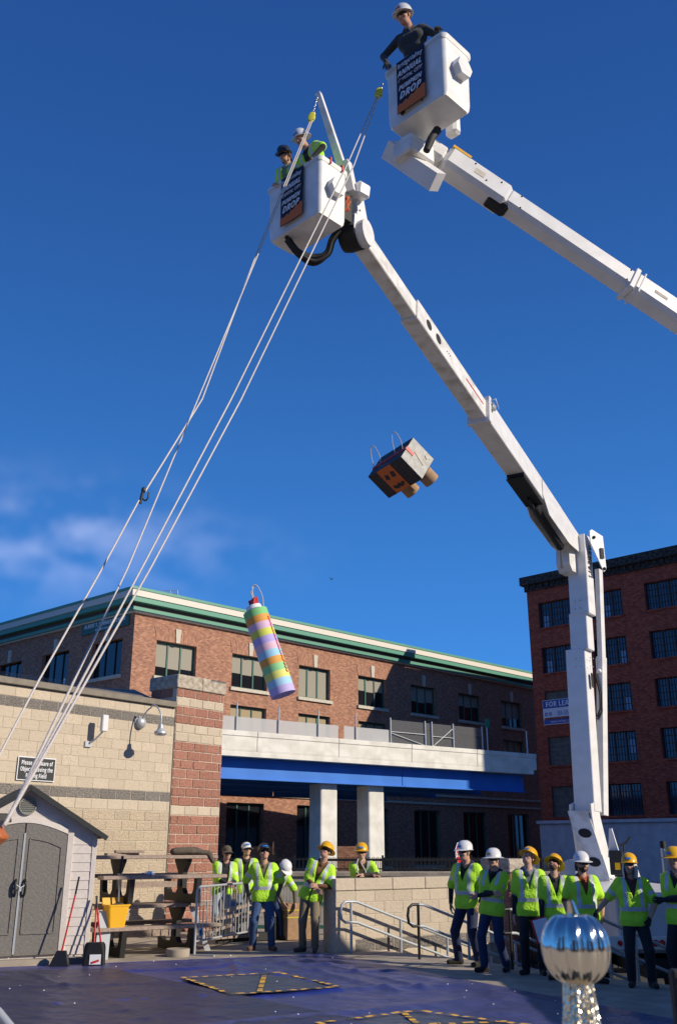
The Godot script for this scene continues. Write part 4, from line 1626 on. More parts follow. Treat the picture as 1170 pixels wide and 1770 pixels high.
# ledge with railing, gate pier and iron fence, brick walls beneath the bridge
func make_street_edge() -> void:
	var l := thing("ledge_wall", "low pale concrete ledge under the black railing behind the men", "wall")
	var m := MB.new()
	m.box(Vector3(0.0, 0.0, -29.2), Vector3(13, 1.9, 0.5), Basis.IDENTITY, 0.02)
	m.box(Vector3(0.0, 1.0, -29.2), Vector3(13.1, 0.14, 0.62), Basis.IDENTITY, 0.02)
	part("coping", m, M.concrete, l)
	var f := thing("picket_railing", "black iron picket railing along the concrete ledge under the bridge", "railing")
	m = MB.new()
	for y in [1.14, 1.4]:
		m.box(Vector3(0, y, -29.15), Vector3(13, 0.035, 0.035))
	part("rail", m, M.black_iron, f)
	m = MB.new()
	for i in 110:
		m.box(Vector3(-6.4 + i * 0.117, 1.26, -29.15), Vector3(0.025, 0.38, 0.025))
	stuff(part("picket", m, M.black_iron, f))
	for i in 6:
		m = MB.new()
		m.box(Vector3(-6.4 + i * 2.56, 1.28, -29.15), Vector3(0.06, 0.46, 0.06))
		part("post", m, M.black_iron, f)
	for q in [[-3.95, 1.3], [0.2, 1.5]]:
		m = MB.new()
		m.box(Vector3(q[0] + 0.5, 0.4, -45.0), Vector3(q[1], 2.75, 0.4))
		tag(part("brick_wall", m, M.brick), "short brown brick wall under the bridge %s" % ("left of the columns" if q[0] < -1 else "between the two columns"), "wall")
	# gate pier
	var g := thing("gate_pier", "red split-face block pier with stone cap at the street gate", "pier", frame(Vector3(4.15, -0.95, -24.4), 0.83, -0.55))
	m = MB.new()
	m.box(Vector3(0, 1.06, 0), Vector3(0.84, 2.12, 0.84))
	part("mortar_core", m, M.mortar, g)
	for j in 10:
		for s in 2:
			for i in 2:
				var w := 0.58 if (i + j) % 2 == 0 else 0.29
				var x := -0.445 + (w / 2 if i == 0 else 0.89 - w / 2)
				var o := block("block", g, x, 0.105 + j * 0.211, 0.40 + rng.randf_range(0, 0.02), w - 0.012, 0.2, 0.1, pick("red_block"), 0.015)
				if s == 1:
					o.transform = Transform3D(Basis(Vector3.UP, -PI / 2), Vector3.ZERO) * o.transform
	m = MB.new()
	m.box(Vector3(0, 2.27, 0), Vector3(1.02, 0.3, 1.02), Basis.IDENTITY, 0.02)
	part("cap_stone", m, M.cap_stone, g)
	# iron fence
	var e := thing("iron_fence", "tall black iron fence beside the split-face gate pier", "fence", frame(Vector3(4.3, -0.95, -24.4), 0.98, 0.12))
	m = MB.new()
	for y in [0.2, 1.75]:
		m.box(Vector3(3.2, y, 0.6), Vector3(6.4, 0.05, 0.05))
	part("rail", m, M.black_iron, e)
	m = MB.new()
	for i in 54:
		m.box(Vector3(0.1 + i * 0.118, 0.98, 0.6), Vector3(0.025, 1.9, 0.025))
	stuff(part("picket", m, M.black_iron, e))
	e = thing("iron_fence", "low dark iron fence under the bridge left of the gate pier", "fence", frame(Vector3(-0.5, -0.95, -31.0), 1.0, 0.0))
	m = MB.new()
	for y in [0.3, 2.3]:
		m.box(Vector3(3.5, y, 0), Vector3(7, 0.05, 0.05))
	part("rail", m, M.black_iron, e)
	m = MB.new()
	for i in 56:
		m.box(Vector3(0.1 + i * 0.124, 1.2, 0), Vector3(0.025, 2.4, 0.025))
	stuff(part("picket", m, M.black_iron, e))
	# stop sign
	var T := frame(Vector3(3.64, 0, -30.2), 0.5, -0.87)
	var s := thing("stop_sign", "red stop sign on a post seen nearly edge-on in front of the dark underpass", "sign", T)
	var oct := PackedVector2Array()
	var oct2 := PackedVector2Array()
	for i in 8:
		oct.append(Vector2.from_angle(PI / 8 + i * PI / 4) * 0.34)
		oct2.append(Vector2.from_angle(PI / 8 + i * PI / 4) * 0.31)
	m = MB.new()
	m.prism(oct, 0.01, at(Vector3(0, 1.55, 0)))
	part("border", m, M.sign_white, s)
	m = MB.new()
	m.prism(oct2, 0.008, at(Vector3(0, 1.55, 0.008)))
	part("sign_plate", m, M.sign_red, s)
	lettering("lettering", "STOP", 0.2, M.sign_white, s, at(Vector3(0, 1.55, 0.014)), true, 0.95)
	m = MB.new()
	m.tube([Vector3(0, -0.95, -0.03), Vector3(0, 1.7, -0.03)], 0.03, 6)
	part("post", m, M.galvanised, s)


func rail_set(label: String, base: Vector3, n: int, run: float, black: bool) -> void:
	var U := Vector3(0.83, 0, -0.55).normalized()
	var slope := -0.33
	var r := thing("handrail", label, "handrail", at(base), "handrails on the steps")
	var top := []
	var y := 0.83
	var lo := 0.5
	var rad := 0.024
	# loop at the upper end, then both rails down the slope
	var loop := [Vector3(0, lo, 0) + U * 0.02, Vector3(0, lo, 0) - U * 0.12, Vector3(0, lo + 0.05, 0) - U * 0.2, Vector3(0, (y + lo) / 2, 0) - U * 0.22, Vector3(0, y - 0.05, 0) - U * 0.2, Vector3(0, y, 0) - U * 0.12, Vector3(0, y, 0) + U * 0.02]
	var m := MB.new()
	m.tube(loop, rad, 8)
	part("end_loop", m, M.black_plastic if black else M.rail_grey, r)
	for h in [y, lo]:
		m = MB.new()
		var pts := [Vector3(0, h, 0), Vector3(0, h - 0.01, 0) + U * 0.12]
		pts.append(Vector3(0, h - 0.01 + slope * (run - 0.12), 0) + U * run)
		m.tube(pts, rad, 8)
		part("rail", m, M.rail_grey, r)
	for i in n:
		var s := run * i / (n - 1.0)
		m = MB.new()
		m.tube([Vector3(0, maxf(slope * s - 0.12, -0.95), 0) + U * s, Vector3(0, y + slope * maxf(0.0, s - 0.12), 0) + U * s], rad, 8)
		part("post", m, M.black_plastic if black and i == 0 else M.rail_grey, r)


func make_railings() -> void:
	rail_set("grey tube handrail against the low tan wall", Vector3(0.22, 0, -17.82), 4, 3.2, false)
	rail_set("grey tube handrail with dark end loop behind the tallest man in white hat", Vector3(1.32, 0, -16.95), 4, 3.2, true)
	rail_set("grey tube handrail starting behind the man with folded arms", Vector3(2.6, 0, -15.6), 4, 3.2, true)
	rail_set("grey tube handrail behind the man in the brown shirt and silver pumpkin", Vector3(3.5, 0, -14.55), 4, 3.0, true)


# ---------- lift trucks ----------
func tub(parent: Node3D, T: Transform3D, jog: float, W := 1.05) -> Node3D:
	var b := Node3D.new()
	b.name = "bucket"
	b.transform = T
	parent.add_child(b, true)
	var D := 0.6
	var m := MB.new()
	m.loft([[0.0, W * 0.9, D * 0.84, 0.05], [0.03, W * 0.955, D * 0.92, 0.06], [0.1, W * 0.975, D * 0.96, 0.07], [0.94, W, D, 0.08]], true, false)
	m.loft([[0.06, W * 0.9, D * 0.86, 0.05], [0.96, W - 0.05, D - 0.05, 0.06]], true, false, Transform3D.IDENTITY, true)
	part("tub", m, M.lift_white, b)
	m = MB.new()
	m.loft([[0.93, W + 0.005, D + 0.005, 0.08], [0.94, W + 0.06, D + 0.06, 0.1], [0.985, W + 0.06, D + 0.06, 0.1], [1.0, W + 0.02, D + 0.02, 0.09], [1.0, W - 0.05, D - 0.05, 0.06], [0.96, W - 0.05, D - 0.05, 0.06]], false, false)
	part("rim", m, M.lift_white, b)
	# moulded step on the sunlit side
	m = MB.new()
	var hexo := PackedVector2Array([Vector2(-0.15, -0.02), Vector2(-0.08, -0.15), Vector2(0.1, -0.12), Vector2(0.16, 0.02), Vector2(0.09, 0.12), Vector2(-0.1, 0.11)])
	var X := at(Vector3(W / 2 + 0.03, 0.52, jog), Basis(Vector3.UP, PI / 2))
	m.prism(hexo, 0.17, X)
	part("step", m, M.lift_white, b)
	m = MB.new()
	m.box(Vector3(0.08, 0.015, 0), Vector3(0.012, 0.006, D * 0.84))
	m.box(Vector3(-0.3, 0.013, 0), Vector3(0.012, 0.006, D * 0.84))
	part("seam", m, M.soffit, b)
	return b


func banner(label: String, T: Transform3D) -> void:
	var s := thing("banner", label, "banner", T)
	var W := 0.5
	var m := MB.new()
	# a slightly rippled sheet
	var nx := 8
	var ny := 14
	var P := func(i: float, j: float) -> Vector3:
		var x := -W / 2 + W * i / nx
		var y := -0.9 * j / ny
		return Vector3(x, y, 0.004 + 0.002 * sin(x * 14.0 + y * 3.0))
	for z in [0.0, -0.003]:
		for i in nx:
			for j in ny:
				m.quad(P.call(i, j) + Vector3(0, 0, z), P.call(i + 1, j) + Vector3(0, 0, z), P.call(i + 1, j + 1) + Vector3(0, 0, z), P.call(i, j + 1) + Vector3(0, 0, z), Vector3(0, 0, 1.0 if z == 0.0 else -1.0))
	part("sheet", m, M.banner_navy, s)
	# jagged orange foot, printed
	m = MB.new()
	var top := [0.12, 0.15, 0.13, 0.17, 0.14, 0.19, 0.17, 0.22, 0.2, 0.24, 0.23]
	for i in 10:
		var a := -W / 2 + W * i / 10.0
		var b := a + W / 10.0
		m.quad(Vector3(a, -0.9, 0.013), Vector3(b, -0.9, 0.013), Vector3(b, -0.9 + top[i + 1], 0.013), Vector3(a, -0.9 + top[i], 0.013), Vector3(0, 0, 1))
	part("print", m, M.banner_orange, s)
	lettering("lettering", "BridgeValley", 0.07, M.banner_white, s, at(Vector3(0, -0.11, 0.02)), false, 0.82)
	lettering("lettering", "ANNUAL", 0.085, M.banner_white, s, at(Vector3(0, -0.25, 0.02)), true, 0.88, 0.22)
	lettering("lettering", "CAPITAL CITY", 0.055, M.banner_white, s, at(Vector3(0, -0.365, 0.02)), false, 0.92, 0.22)
	lettering("lettering", "PUMPKIN", 0.075, M.banner_white, s, at(Vector3(0, -0.5, 0.02)), true, 0.84, 0.22)
	lettering("lettering", "DROP", 0.11, M.banner_white, s, at(Vector3(0.0, -0.635, 0.02)), true, 0.92, 0.25)


func make_lift_trucks() -> void:
	var X := Vector3(0.76, 0, 0.65).normalized()
	var Z := Vector3(-0.65, 0, 0.76).normalized()
	var t := thing("bucket_truck", "white bucket truck with upright mast and two workers in its lower bucket", "truck")
	# --- chassis on the street, tail towards us
	var m := MB.new()
	m.box(Vector3(5.8, 0.5, -20.8), Vector3(2.3, 0.85, 7.4), Basis.IDENTITY, 0.03)
	part("body", m, M.white_wall, t)
	m = MB.new()
	m.box(Vector3(5.8, 0.95, -20.8), Vector3(2.4, 0.05, 7.5))
	m.box(Vector3(5.55, 0.24, -17.02), Vector3(2.5, 0.2, 0.1), Basis.IDENTITY, 0.01)
	part("tail_board", m, M.lift_white, t)
	for x in [4.62, 5.07, 5.2, 5.31, 6.3]:
		m = MB.new()
		m.lathe(at(Vector3(x, 0.24, -16.97), Basis(Vector3.RIGHT, PI / 2)), [[0.055 if x > 5 else 0.045, 0.0], [0.05 if x > 5 else 0.04, 0.02], [0.0, 0.028]], 14)
		part("tail_lamp", m, M.lamp_red, t)
	m = MB.new()
	m.box(Vector3(6.0, -0.15, -22.8), Vector3(1.9, 0.3, 11.4))
	part("chassis", m, M.rubber, t)
	for x in [4.75, 6.25]:
		for z in [-19.2, -27.5]:
			m = MB.new()
			m.lathe(at(Vector3(x - 0.15, -0.45, z), Basis(Vector3.BACK, -PI / 2)), [[0.0, 0.0], [0.46, 0.0], [0.5, 0.04], [0.5, 0.26], [0.46, 0.3], [0.0, 0.3]], 20)
			part("wheel", m, M.rubber, t)
	m = MB.new()
	m.loft([[-0.2, 2.0, 1.7, 0.15], [0.75, 2.0, 1.7, 0.15], [1.42, 1.8, 1.35, 0.2], [1.5, 1.5, 1.0, 0.25]], true, true, at(Vector3(7.1, -0.1, -27.6)))
	var cabin := part("cab", m, M.lift_white, t)
	m = MB.new()
	m.box(Vector3(7.1, 0.96, -26.82), Vector3(1.25, 0.4, 0.03), Basis(Vector3.RIGHT, 0.13))
	part("rear_window", m, M.glass, cabin)
	m = MB.new()
	m.tube([Vector3(5.66, 0.5, -17.5), Vector3(5.66, 1.3, -17.5)], 0.1, 10)
	part("stack_shield", m, M.galvanised, t)
	m = MB.new()
	m.tube([Vector3(5.66, 1.2, -17.5), Vector3(5.66, 1.7, -17.5), Vector3(5.67, 1.78, -17.52)], 0.045, 8)
	part("exhaust_stack", m, M.steel, t)
	m = MB.new()
	m.tube([Vector3(5.67, 1.7, -17.5), Vector3(5.675, 1.82, -17.52)], 0.055, 8)
	part("stack_tip", m, M.rubber, t)
	# --- turret, riser, mast and link are drawn at one size and set on the chassis 1.28 times as large
	var first := t.get_child_count()
	m = MB.new()
	m.lathe(at(Vector3(4.95, 1.0, -18.75)), [[0.0, 0.0], [0.4, 0.0], [0.4, 0.14], [0.3, 0.2], [0.0, 0.2]], 20)
	part("turret", m, M.lift_white, t)
	var rs := Transform3D(Basis(X, Vector3.UP, Z), Vector3(4.63, 2.42, -18.7))
	for s in [-1.0, 1.0]:
		m = MB.new()
		m.prism(PackedVector2Array([Vector2(-0.1, 0.06), Vector2(0.2, 0.14), Vector2(0.24, -0.15), Vector2(0.66, -1.3), Vector2(0.1, -1.3), Vector2(-0.02, -0.5), Vector2(-0.1, -0.1)]), 0.03, rs * at(Vector3(s * 0.21 + 0.02, 0, 0.08), Basis(Vector3.UP, PI / 2)))
		part("riser_plate", m, M.lift_white, t)
	# the plate that faces us, with two oval holes
	m = MB.new()
	m.box(Vector3(0.02, -0.66, 0.16), Vector3(0.41, 1.22, 0.02), Basis(Vector3.BACK, 0.0))
	var face := part("riser_face", m, M.lift_worn, t)
	face.transform = rs * Transform3D(Basis(Vector3(1, 0, 0), Vector3(-0.3, 1, -0.07), Vector3(0, 0, 1)), Vector3(-0.08, 0, 0))
	for y in [-0.45, -0.95]:
		m = MB.new()
		m.lathe(at(Vector3(0.03, y, 0.172), Basis(Vector3.RIGHT, PI / 2)), [[0.115, 0.0], [0.11, 0.01], [0.0, 0.011]], 20, 1.15, 0.72)
		part("lightening_hole", m, M.rubber, face)
	m = MB.new()
	m.box(Vector3(5.02, 1.46, -18.2), Vector3(0.24, 0.42, 0.16), Basis(Vector3.UP, -0.3), 0.015)
	var cb := part("control_box", m, M.black_plastic, t)
	m = MB.new()
	m.box(Vector3(5.01, 1.4, -18.115), Vector3(0.09, 0.12, 0.006), Basis(Vector3.UP, -0.3))
	part("label_plate", m, M.mop_yellow, cb)
	m = MB.new()
	m.prism(PackedVector2Array([Vector2(-0.1, 0), Vector2(0.14, 0), Vector2(0.02, 0.5), Vector2(-0.03, 0.5)]), 0.03, Transform3D(Basis(X, Vector3.UP, Z), Vector3(5.0, 1.55, -18.3)))
	part("gusset", m, M.lift_white, t)
	m = MB.new()
	m.tube([Vector3(5.12, 1.75, -18.3), Vector3(5.25, 1.8, -18.3), Vector3(5.34, 1.9, -18.3)], 0.02, 6)
	m.tube([Vector3(5.2, 1.76, -18.3), Vector3(5.2, 1.3, -18.3)], 0.015, 6)
	part("hook_arm", m, M.rubber, t)
	# --- mast: three telescoping boxes
	var A := Vector3(4.66, 2.35, -18.78)
	var B := Vector3(5.06, 7.86, -18.83)
	for q in [[0.0, 0.565, 0.42, 0.3], [0.56, 0.7, 0.385, 0.27], [0.69, 1.0, 0.42, 0.3]]:
		m = MB.new()
		var p0: Vector3 = A.lerp(B, q[0])
		var p1: Vector3 = A.lerp(B, q[1])
		var d := (p1 - p0).normalized()
		var bs := Basis(X, d, X.cross(d))
		m.box((p0 + p1) / 2, Vector3(q[2], p0.distance_to(p1), q[3]), bs.orthonormalized(), 0.012)
		var st := part("mast_section", m, M.lift_white, t)
		if q[2] > 0.33:
			var bolts := MB.new()
			for y in ([0.5, 0.53] if q[0] < 0.1 else [0.715, 0.745]):
				for x in [-0.06, 0.06]:
					bolts.ball(A.lerp(B, y) + X * x + Z * 0.152, Vector3.ONE * 0.012, 6, 4)
					bolts.ball(A.lerp(B, y) + X * 0.212 + Z * x, Vector3.ONE * 0.012, 6, 4)
			part("bolt", bolts, M.steel, st)
			var slot := MB.new()
			var sc: Vector3 = A.lerp(B, 0.45 if q[0] < 0.1 else 0.8) + X * 0.211
			slot.loft([[0.0, 0.1, 0.3, 0.049], [0.004, 0.1, 0.3, 0.049]], true, true, Transform3D(Basis(Z, X, Z.cross(X)), sc))
			part("slot", slot, M.rubber, st)
	var ltr := lettering("lettering", "VERSALIFT", 0.13, M.sign_black, t, Transform3D(Basis(Vector3(0.083, 0.996, 0), Vector3(0.65, 0, -0.76), X).orthonormalized(), A.lerp(B, 0.875) + X * 0.214), true, 1.0)
	ltr.scale = Vector3.ONE
	# --- levelling link beside the mast
	m = MB.new()
	m.beam(Vector3(5.05, 2.3, -18.95), Vector3(5.32, 5.35, -19.0), 0.13, 0.2, X)
	m.beam(Vector3(5.325, 5.35, -19.0), Vector3(5.44, 7.2, -19.03), 0.1, 0.16, X)
	part("link_arm", m, M.lift_white, t)
	m = MB.new()
	m.prism(PackedVector2Array([Vector2(-0.12, 0.1), Vector2(0.02, 0.12), Vector2(0.02, -0.1), Vector2(-0.02, -0.2), Vector2(-0.12, 0.2)]), 0.02, Transform3D(Basis(Z, Vector3.UP, -X), Vector3(5.2, 5.2, -18.95)))
	m.ball(Vector3(5.22, 5.05, -18.9), Vector3.ONE * 0.05, 10, 6)
	part("lug", m, M.lift_white, t)
	m = MB.new()
	m.tube([Vector3(5.14, 5.0, -18.9), Vector3(5.18, 4.6, -18.85), Vector3(5.16, 4.3, -18.85), Vector3(5.1, 4.15, -18.9)], 0.02, 6)
	m.tube([Vector3(5.17, 5.0, -18.93), Vector3(5.22, 4.6, -18.88), Vector3(5.2, 4.25, -18.88), Vector3(5.1, 4.1, -18.9)], 0.018, 6)
	part("hose", m, M.rubber, t)
	m = MB.new()
	m.prism(PackedVector2Array([Vector2(-0.07, 0.14), Vector2(-0.02, 0.17), Vector2(0.24, 0.05), Vector2(0.25, -0.66), Vector2(0.19, -0.72), Vector2(0.14, -0.62), Vector2(-0.08, -0.12)]), 0.03, Transform3D(Basis(Vector3(0.93, 0, -0.37), Vector3.UP, Vector3(0.37, 0, 0.93)), Vector3(5.27, 7.78, -18.62)))
	var tp := part("top_plate", m, M.lift_white, t)
	m = MB.new()
	for q in [Vector3(5.29, 7.78, -18.6), Vector3(5.46, 7.12, -18.66)]:
		m.ball(q, Vector3(0.035, 0.035, 0.03), 8, 6)
	m.box(Vector3(5.44, 7.45, -18.655), Vector3(0.08, 0.22, 0.02), Basis(Vector3.UP, 0.38))
	part("pin", m, M.rubber, tp)
	# --- elbow bracket
	m = MB.new()
	m.prism(PackedVector2Array([Vector2(-0.16, 0.3), Vector2(0.18, 0.3), Vector2(0.2, -0.34), Vector2(-0.1, -0.34), Vector2(-0.2, -0.2)]), 0.3, Transform3D(Basis(Vector3(0.65, 0, -0.76), Vector3.UP, X), Vector3(4.72, 7.38, -18.72)))
	part("elbow_bracket", m, M.lift_worn, t)
	var G := Transform3D(Basis().scaled(Vector3.ONE * 1.28), Vector3(5.93, 2.53, -24.06) - Vector3(4.63, 2.35, -18.8) * 1.28)
	for k in range(first, t.get_child_count()):
		var o: Node3D = t.get_child(k)
		o.transform = G * o.transform
	# --- boom towards us: outer box, inner box, tip box
	var E := G * Vector3(4.88, 7.72, -18.9)
	var K := Vector3(0.3, 10.93, -12.72)
	var dd := (K - E).normalized()
	var S := Vector3(dd.z, 0, -dd.x).normalized()
	var up := dd.cross(S).normalized()
	if up.y < 0.0:
		up = -up
	for q in [[0.0, 0.15, 0.26, 0.32, -0.02], [0.13, 0.56, 0.44, 0.55, 0.0], [0.55, 0.84, 0.33, 0.41, 0.0], [0.83, 1.0, 0.26, 0.32, 0.01]]:
		m = MB.new()
		var p0: Vector3 = E.lerp(K, q[0]) + up * q[4]
		var p1: Vector3 = E.lerp(K, q[1]) + up * q[4]
		m.box((p0 + p1) / 2, Vector3(q[2], q[3], p0.distance_to(p1)), Basis(S, up, S.cross(up)).orthonormalized(), 0.014)
		part("boom_section", m, M.lift_worn if q[0] > 0.5 else M.lift_white, t)
	for s in [-1.0, 1.0]:
		m = MB.new()
		m.prism(PackedVector2Array([Vector2(0, 0.2), Vector2(0, -0.3), Vector2(1.2, -0.5), Vector2(3.0, -0.5), Vector2(3.5, -0.2), Vector2(3.5, 0.22)]), 0.02, Transform3D(Basis(dd, up, dd.cross(up)).orthonormalized(), E + S * 0.232 * s))
		part("boom_cheek", m, M.lift_white, t)
	m = MB.new()
	m.box(E.lerp(K, 0.32) - up * 0.4, Vector3(0.42, 0.02, 1.5), Basis(S, up, S.cross(up)).orthonormalized())
	m.box(E.lerp(K, 0.33) - up * 0.3, Vector3(0.4, 0.1, 1.2), Basis(S, up, S.cross(up)).orthonormalized())
	part("cylinder_shroud", m, M.rubber, t)
	m = MB.new()
	m.tube([E.lerp(K, 0.27) - up * 0.44, E.lerp(K, 0.09) - up * 0.56], 0.1, 12)
	part("cylinder", m, M.rubber, t)
	m = MB.new()
	m.tube([E.lerp(K, 0.09) - up * 0.56, G * Vector3(4.56, 7.12, -18.6)], 0.035, 8)
	part("piston_rod", m, M.steel, t)
	m = MB.new()
	m.tube([E.lerp(K, 0.3) - up * 0.45, E.lerp(K, 0.27) - up * 0.52, E.lerp(K, 0.24) - up * 0.5], 0.04, 6)
	part("hose", m, M.rubber, t)
	m = MB.new()
	for i in 4:
		m.tube([E.lerp(K, 0.12) + S * (0.1 + 0.03 * i) + up * 0.05, E.lerp(K, 0.07) + S * (0.2 - 0.03 * i) - up * 0.05, E.lerp(K, 0.03) + S * 0.16 - up * 0.16], 0.016, 5)
	part("cable", m, M.hose_orange, t)
	m = MB.new()
	m.tube([E.lerp(K, 0.22) + S * 0.2 - up * 0.02, E.lerp(K, 0.02) + S * 0.2 - up * 0.03], 0.028, 6)
	part("hydraulic_line", m, M.steel, t)
	# collar at the end of the outer box
	m = MB.new()
	m.box(E.lerp(K, 0.56), Vector3(0.5, 0.6, 0.11), Basis(S, up, S.cross(up)).orthonormalized(), 0.01)
	var col := part("collar", m, M.lift_white, t)
	m = MB.new()
	m.box(E.lerp(K, 0.55) + S * 0.26 + up * 0.12, Vector3(0.08, 0.12, 0.16), Basis(S, up, S.cross(up)).orthonormalized(), 0.01)
	m.tube([E.lerp(K, 0.56) + S * 0.26 + up * 0.2, E.lerp(K, 0.56) + S * 0.36 + up * 0.22, E.lerp(K, 0.545) + S * 0.36 + up * 0.1], 0.012, 5)
	part("bracket", m, M.galvanised, col)
	# marks on the boom side
	m = MB.new()
	for f in [0.765, 0.8]:
		m.lathe(Transform3D(Basis(dd, S, dd.cross(S)).orthonormalized(), E.lerp(K, f) + S * 0.166), [[0.11, 0.0], [0.105, 0.004], [0.0, 0.004]], 20, 1.15, 0.85)
	part("boom_hole", m, M.rubber, t)
	m = MB.new()
	m.box(E.lerp(K, 0.615) + S * 0.167 + up * 0.02, Vector3(0.004, 0.035, 1.0), Basis(S, up, S.cross(up)).orthonormalized())
	part("red_stripe", m, M.stripe_red, t)
	m = MB.new()
	for i in 3:
		m.ball(E.lerp(K, 0.72 + i * 0.006) + S * 0.166, Vector3.ONE * 0.014, 6, 4)
	part("rivet", m, M.rubber, t)
	# --- knuckle and bucket mount
	m = MB.new()
	m.lathe(Transform3D(Basis(dd, S, dd.cross(S)).orthonormalized(), K - S * 0.2), [[0.0, 0.0], [0.22, 0.0], [0.22, 0.4], [0.0, 0.4]], 22)
	part("knuckle", m, M.lift_white, t)
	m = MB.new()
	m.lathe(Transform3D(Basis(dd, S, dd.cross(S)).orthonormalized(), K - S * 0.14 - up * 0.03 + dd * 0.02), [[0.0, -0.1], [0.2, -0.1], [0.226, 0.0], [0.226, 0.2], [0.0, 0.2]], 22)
	part("knuckle_shadow_cover", m, M.rubber, t).name = "knuckle_shade_cover"  # dark cover stands in for shade on the knuckle
	m = MB.new()
	m.prism(PackedVector2Array([Vector2(-0.1, 0.6), Vector2(0.06, 0.62), Vector2(0.2, 0.1), Vector2(0.24, -0.2), Vector2(0.1, -0.38), Vector2(-0.16, -0.16), Vector2(-0.14, 0.1), Vector2(-0.06, 0.2)]), 0.2, Transform3D(Basis(Vector3(0.64, 0, -0.77), Vector3.UP, Vector3(0.77, 0, 0.64)), Vector3(0.27, 11.08, -12.66)))
	var bm := part("bucket_mount", m, M.lift_white, t)
	m = MB.new()
	m.box(Vector3(0.33, 11.6, -12.5), Vector3(0.26, 0.24, 0.3), Basis(Vector3.UP, 0.7) * Basis(Vector3.RIGHT, 0.2), 0.04)
	part("winch_housing", m, M.lift_white, t)
	m = MB.new()
	for q in [Vector3(0.34, 11.25, -12.5), Vector3(0.36, 11.05, -12.5), Vector3(0.37, 10.88, -12.51)]:
		m.ball(q, Vector3.ONE * 0.02, 6, 4)
	part("bolt", m, M.galvanised, bm)
	m = MB.new()
	m.box(Vector3(0.06, 11.2, -12.4), Vector3(0.22, 0.5, 0.2), Basis(Vector3.UP, 0.78))
	part("mount_bracket", m, M.rubber, t)
	m = MB.new()
	for i in 3:
		m.tube([Vector3(0.12 + i * 0.02, 11.35, -12.3), Vector3(0.18 - i * 0.03, 11.2, -12.22), Vector3(0.1 + i * 0.03, 11.05, -12.25)], 0.014, 5)
	part("cable", m, M.hose_orange, t)
	# hose loop beneath the bucket
	m = MB.new()
	for i in 5:
		var o := Vector3(0.02 * (i % 3), 0.035 * (i / 2) - 0.03, 0.05 * (i % 2))
		m.tube(smooth([Vector3(-0.82, 10.72, -12.5) + o, Vector3(-0.64, 10.52, -12.6) + o, Vector3(-0.41, 10.42 + 0.02 * i, -12.7) + o, Vector3(-0.2, 10.56, -12.7) + o, Vector3(-0.12, 10.78, -12.65) + o, Vector3(0.0, 10.95, -12.6) + o]), 0.036, 7)
	part("hose_bundle", m, M.rubber, t)
	var BT := frame(Vector3(-0.45, 10.73, -12.36), 0.715, 0.7)
	var bk := tub(t, BT * at(Vector3(-0.07, 0, 0)), 0.0, 1.2)
	# left-hand control cover of the bucket
	m = MB.new()
	m.box(Vector3(-0.62, 0.5, -0.1), Vector3(0.14, 0.8, 0.4), Basis.IDENTITY, 0.03)
	part("side_cover", m, M.lift_white, bk)
	m = MB.new()
	for z in [-0.16, 0.1]:
		m.box(Vector3(0.62, 0.99, z), Vector3(0.05, 0.12, 0.04), Basis.IDENTITY, 0.01)
	part("clip", m, M.stripe_red, bk)
	# jib
	m = MB.new()
	m.beam(Vector3(0.12, 11.75, -12.38), Vector3(-0.33, 13.38, -12.28), 0.13, 0.12, S, 0.09, 0.09)
	part("jib", m, M.lift_worn, t)
	m = MB.new()
	m.beam(Vector3(0.2, 11.5, -12.4), Vector3(0.1, 12.05, -12.36), 0.17, 0.16, S)
	part("jib_socket", m, M.lift_white, t)
	banner("dark banner reading annual capital city pumpkin drop on the lower bucket", BT * at(Vector3(-0.05, 0.97, 0.337)))

	# --- the second truck: boom from the right
	var t2 := thing("bucket_truck", "white bucket truck boom reaching in from the right to the highest bucket", "truck")
	var C := Vector3(1.42, 10.98, -10.95)
	var R := Vector3(4.94, 9.0, -12.0)
	var d2 := (R - C).normalized()
	var S2 := Vector3(-d2.z, 0, d2.x).normalized()
	var up2 := S2.cross(d2)
	if up2.y < 0.0:
		up2 = -up2
	var far := C + d2 * 11.0
	for q in [[-0.25, 0.1, 0.3, 0.3], [0.08, 1.15, 0.37, 0.38], [1.1, 3.35, 0.32, 0.33], [3.3, 11.0, 0.35, 0.36]]:
		m = MB.new()
		var p0: Vector3 = C + d2 * q[0]
		var p1: Vector3 = C + d2 * q[1]
		m.box((p0 + p1) / 2, Vector3(q[2], q[3], p0.distance_to(p1)), Basis(S2, up2, S2.cross(up2)).orthonormalized(), 0.06)
		part("boom_section", m, M.lift_white, t2)
	m = MB.new()
	m.box(C + d2 * 3.3, Vector3(0.365, 0.375, 0.08), Basis(S2, up2, S2.cross(up2)).orthonormalized(), 0.01)
	m.box(C + d2 * 3.42, Vector3(0.365, 0.375, 0.03), Basis(S2, up2, S2.cross(up2)).orthonormalized(), 0.01)
	part("collar", m, M.lift_white, t2)
	m = MB.new()
	m.box(C + d2 * 1.05 - up2 * 0.15, Vector3(0.26, 0.13, 0.36), Basis(S2, up2, S2.cross(up2)).orthonormalized(), 0.05)
	part("boom_shoe", m, M.rubber, t2)
	m = MB.new()
	for q in [[0.5, 0.1], [0.75, -0.05], [0.95, 0.08], [1.3, 0.1], [1.36, -0.1], [3.2, 0.1], [3.2, -0.1], [3.52, 0.1], [3.52, -0.1], [4.3, 0.0]]:
		m.ball(C + d2 * q[0] + S2 * (0.188 if q[0] < 1.1 else 0.165) + up2 * q[1], Vector3.ONE * 0.013, 6, 4)
	stuff(part("bolt", m, M.soffit, t2))
	m = MB.new()
	m.box(C + d2 * 0.62 + S2 * 0.187, Vector3(0.004, 0.09, 0.16), Basis(S2, up2, S2.cross(up2)).orthonormalized())
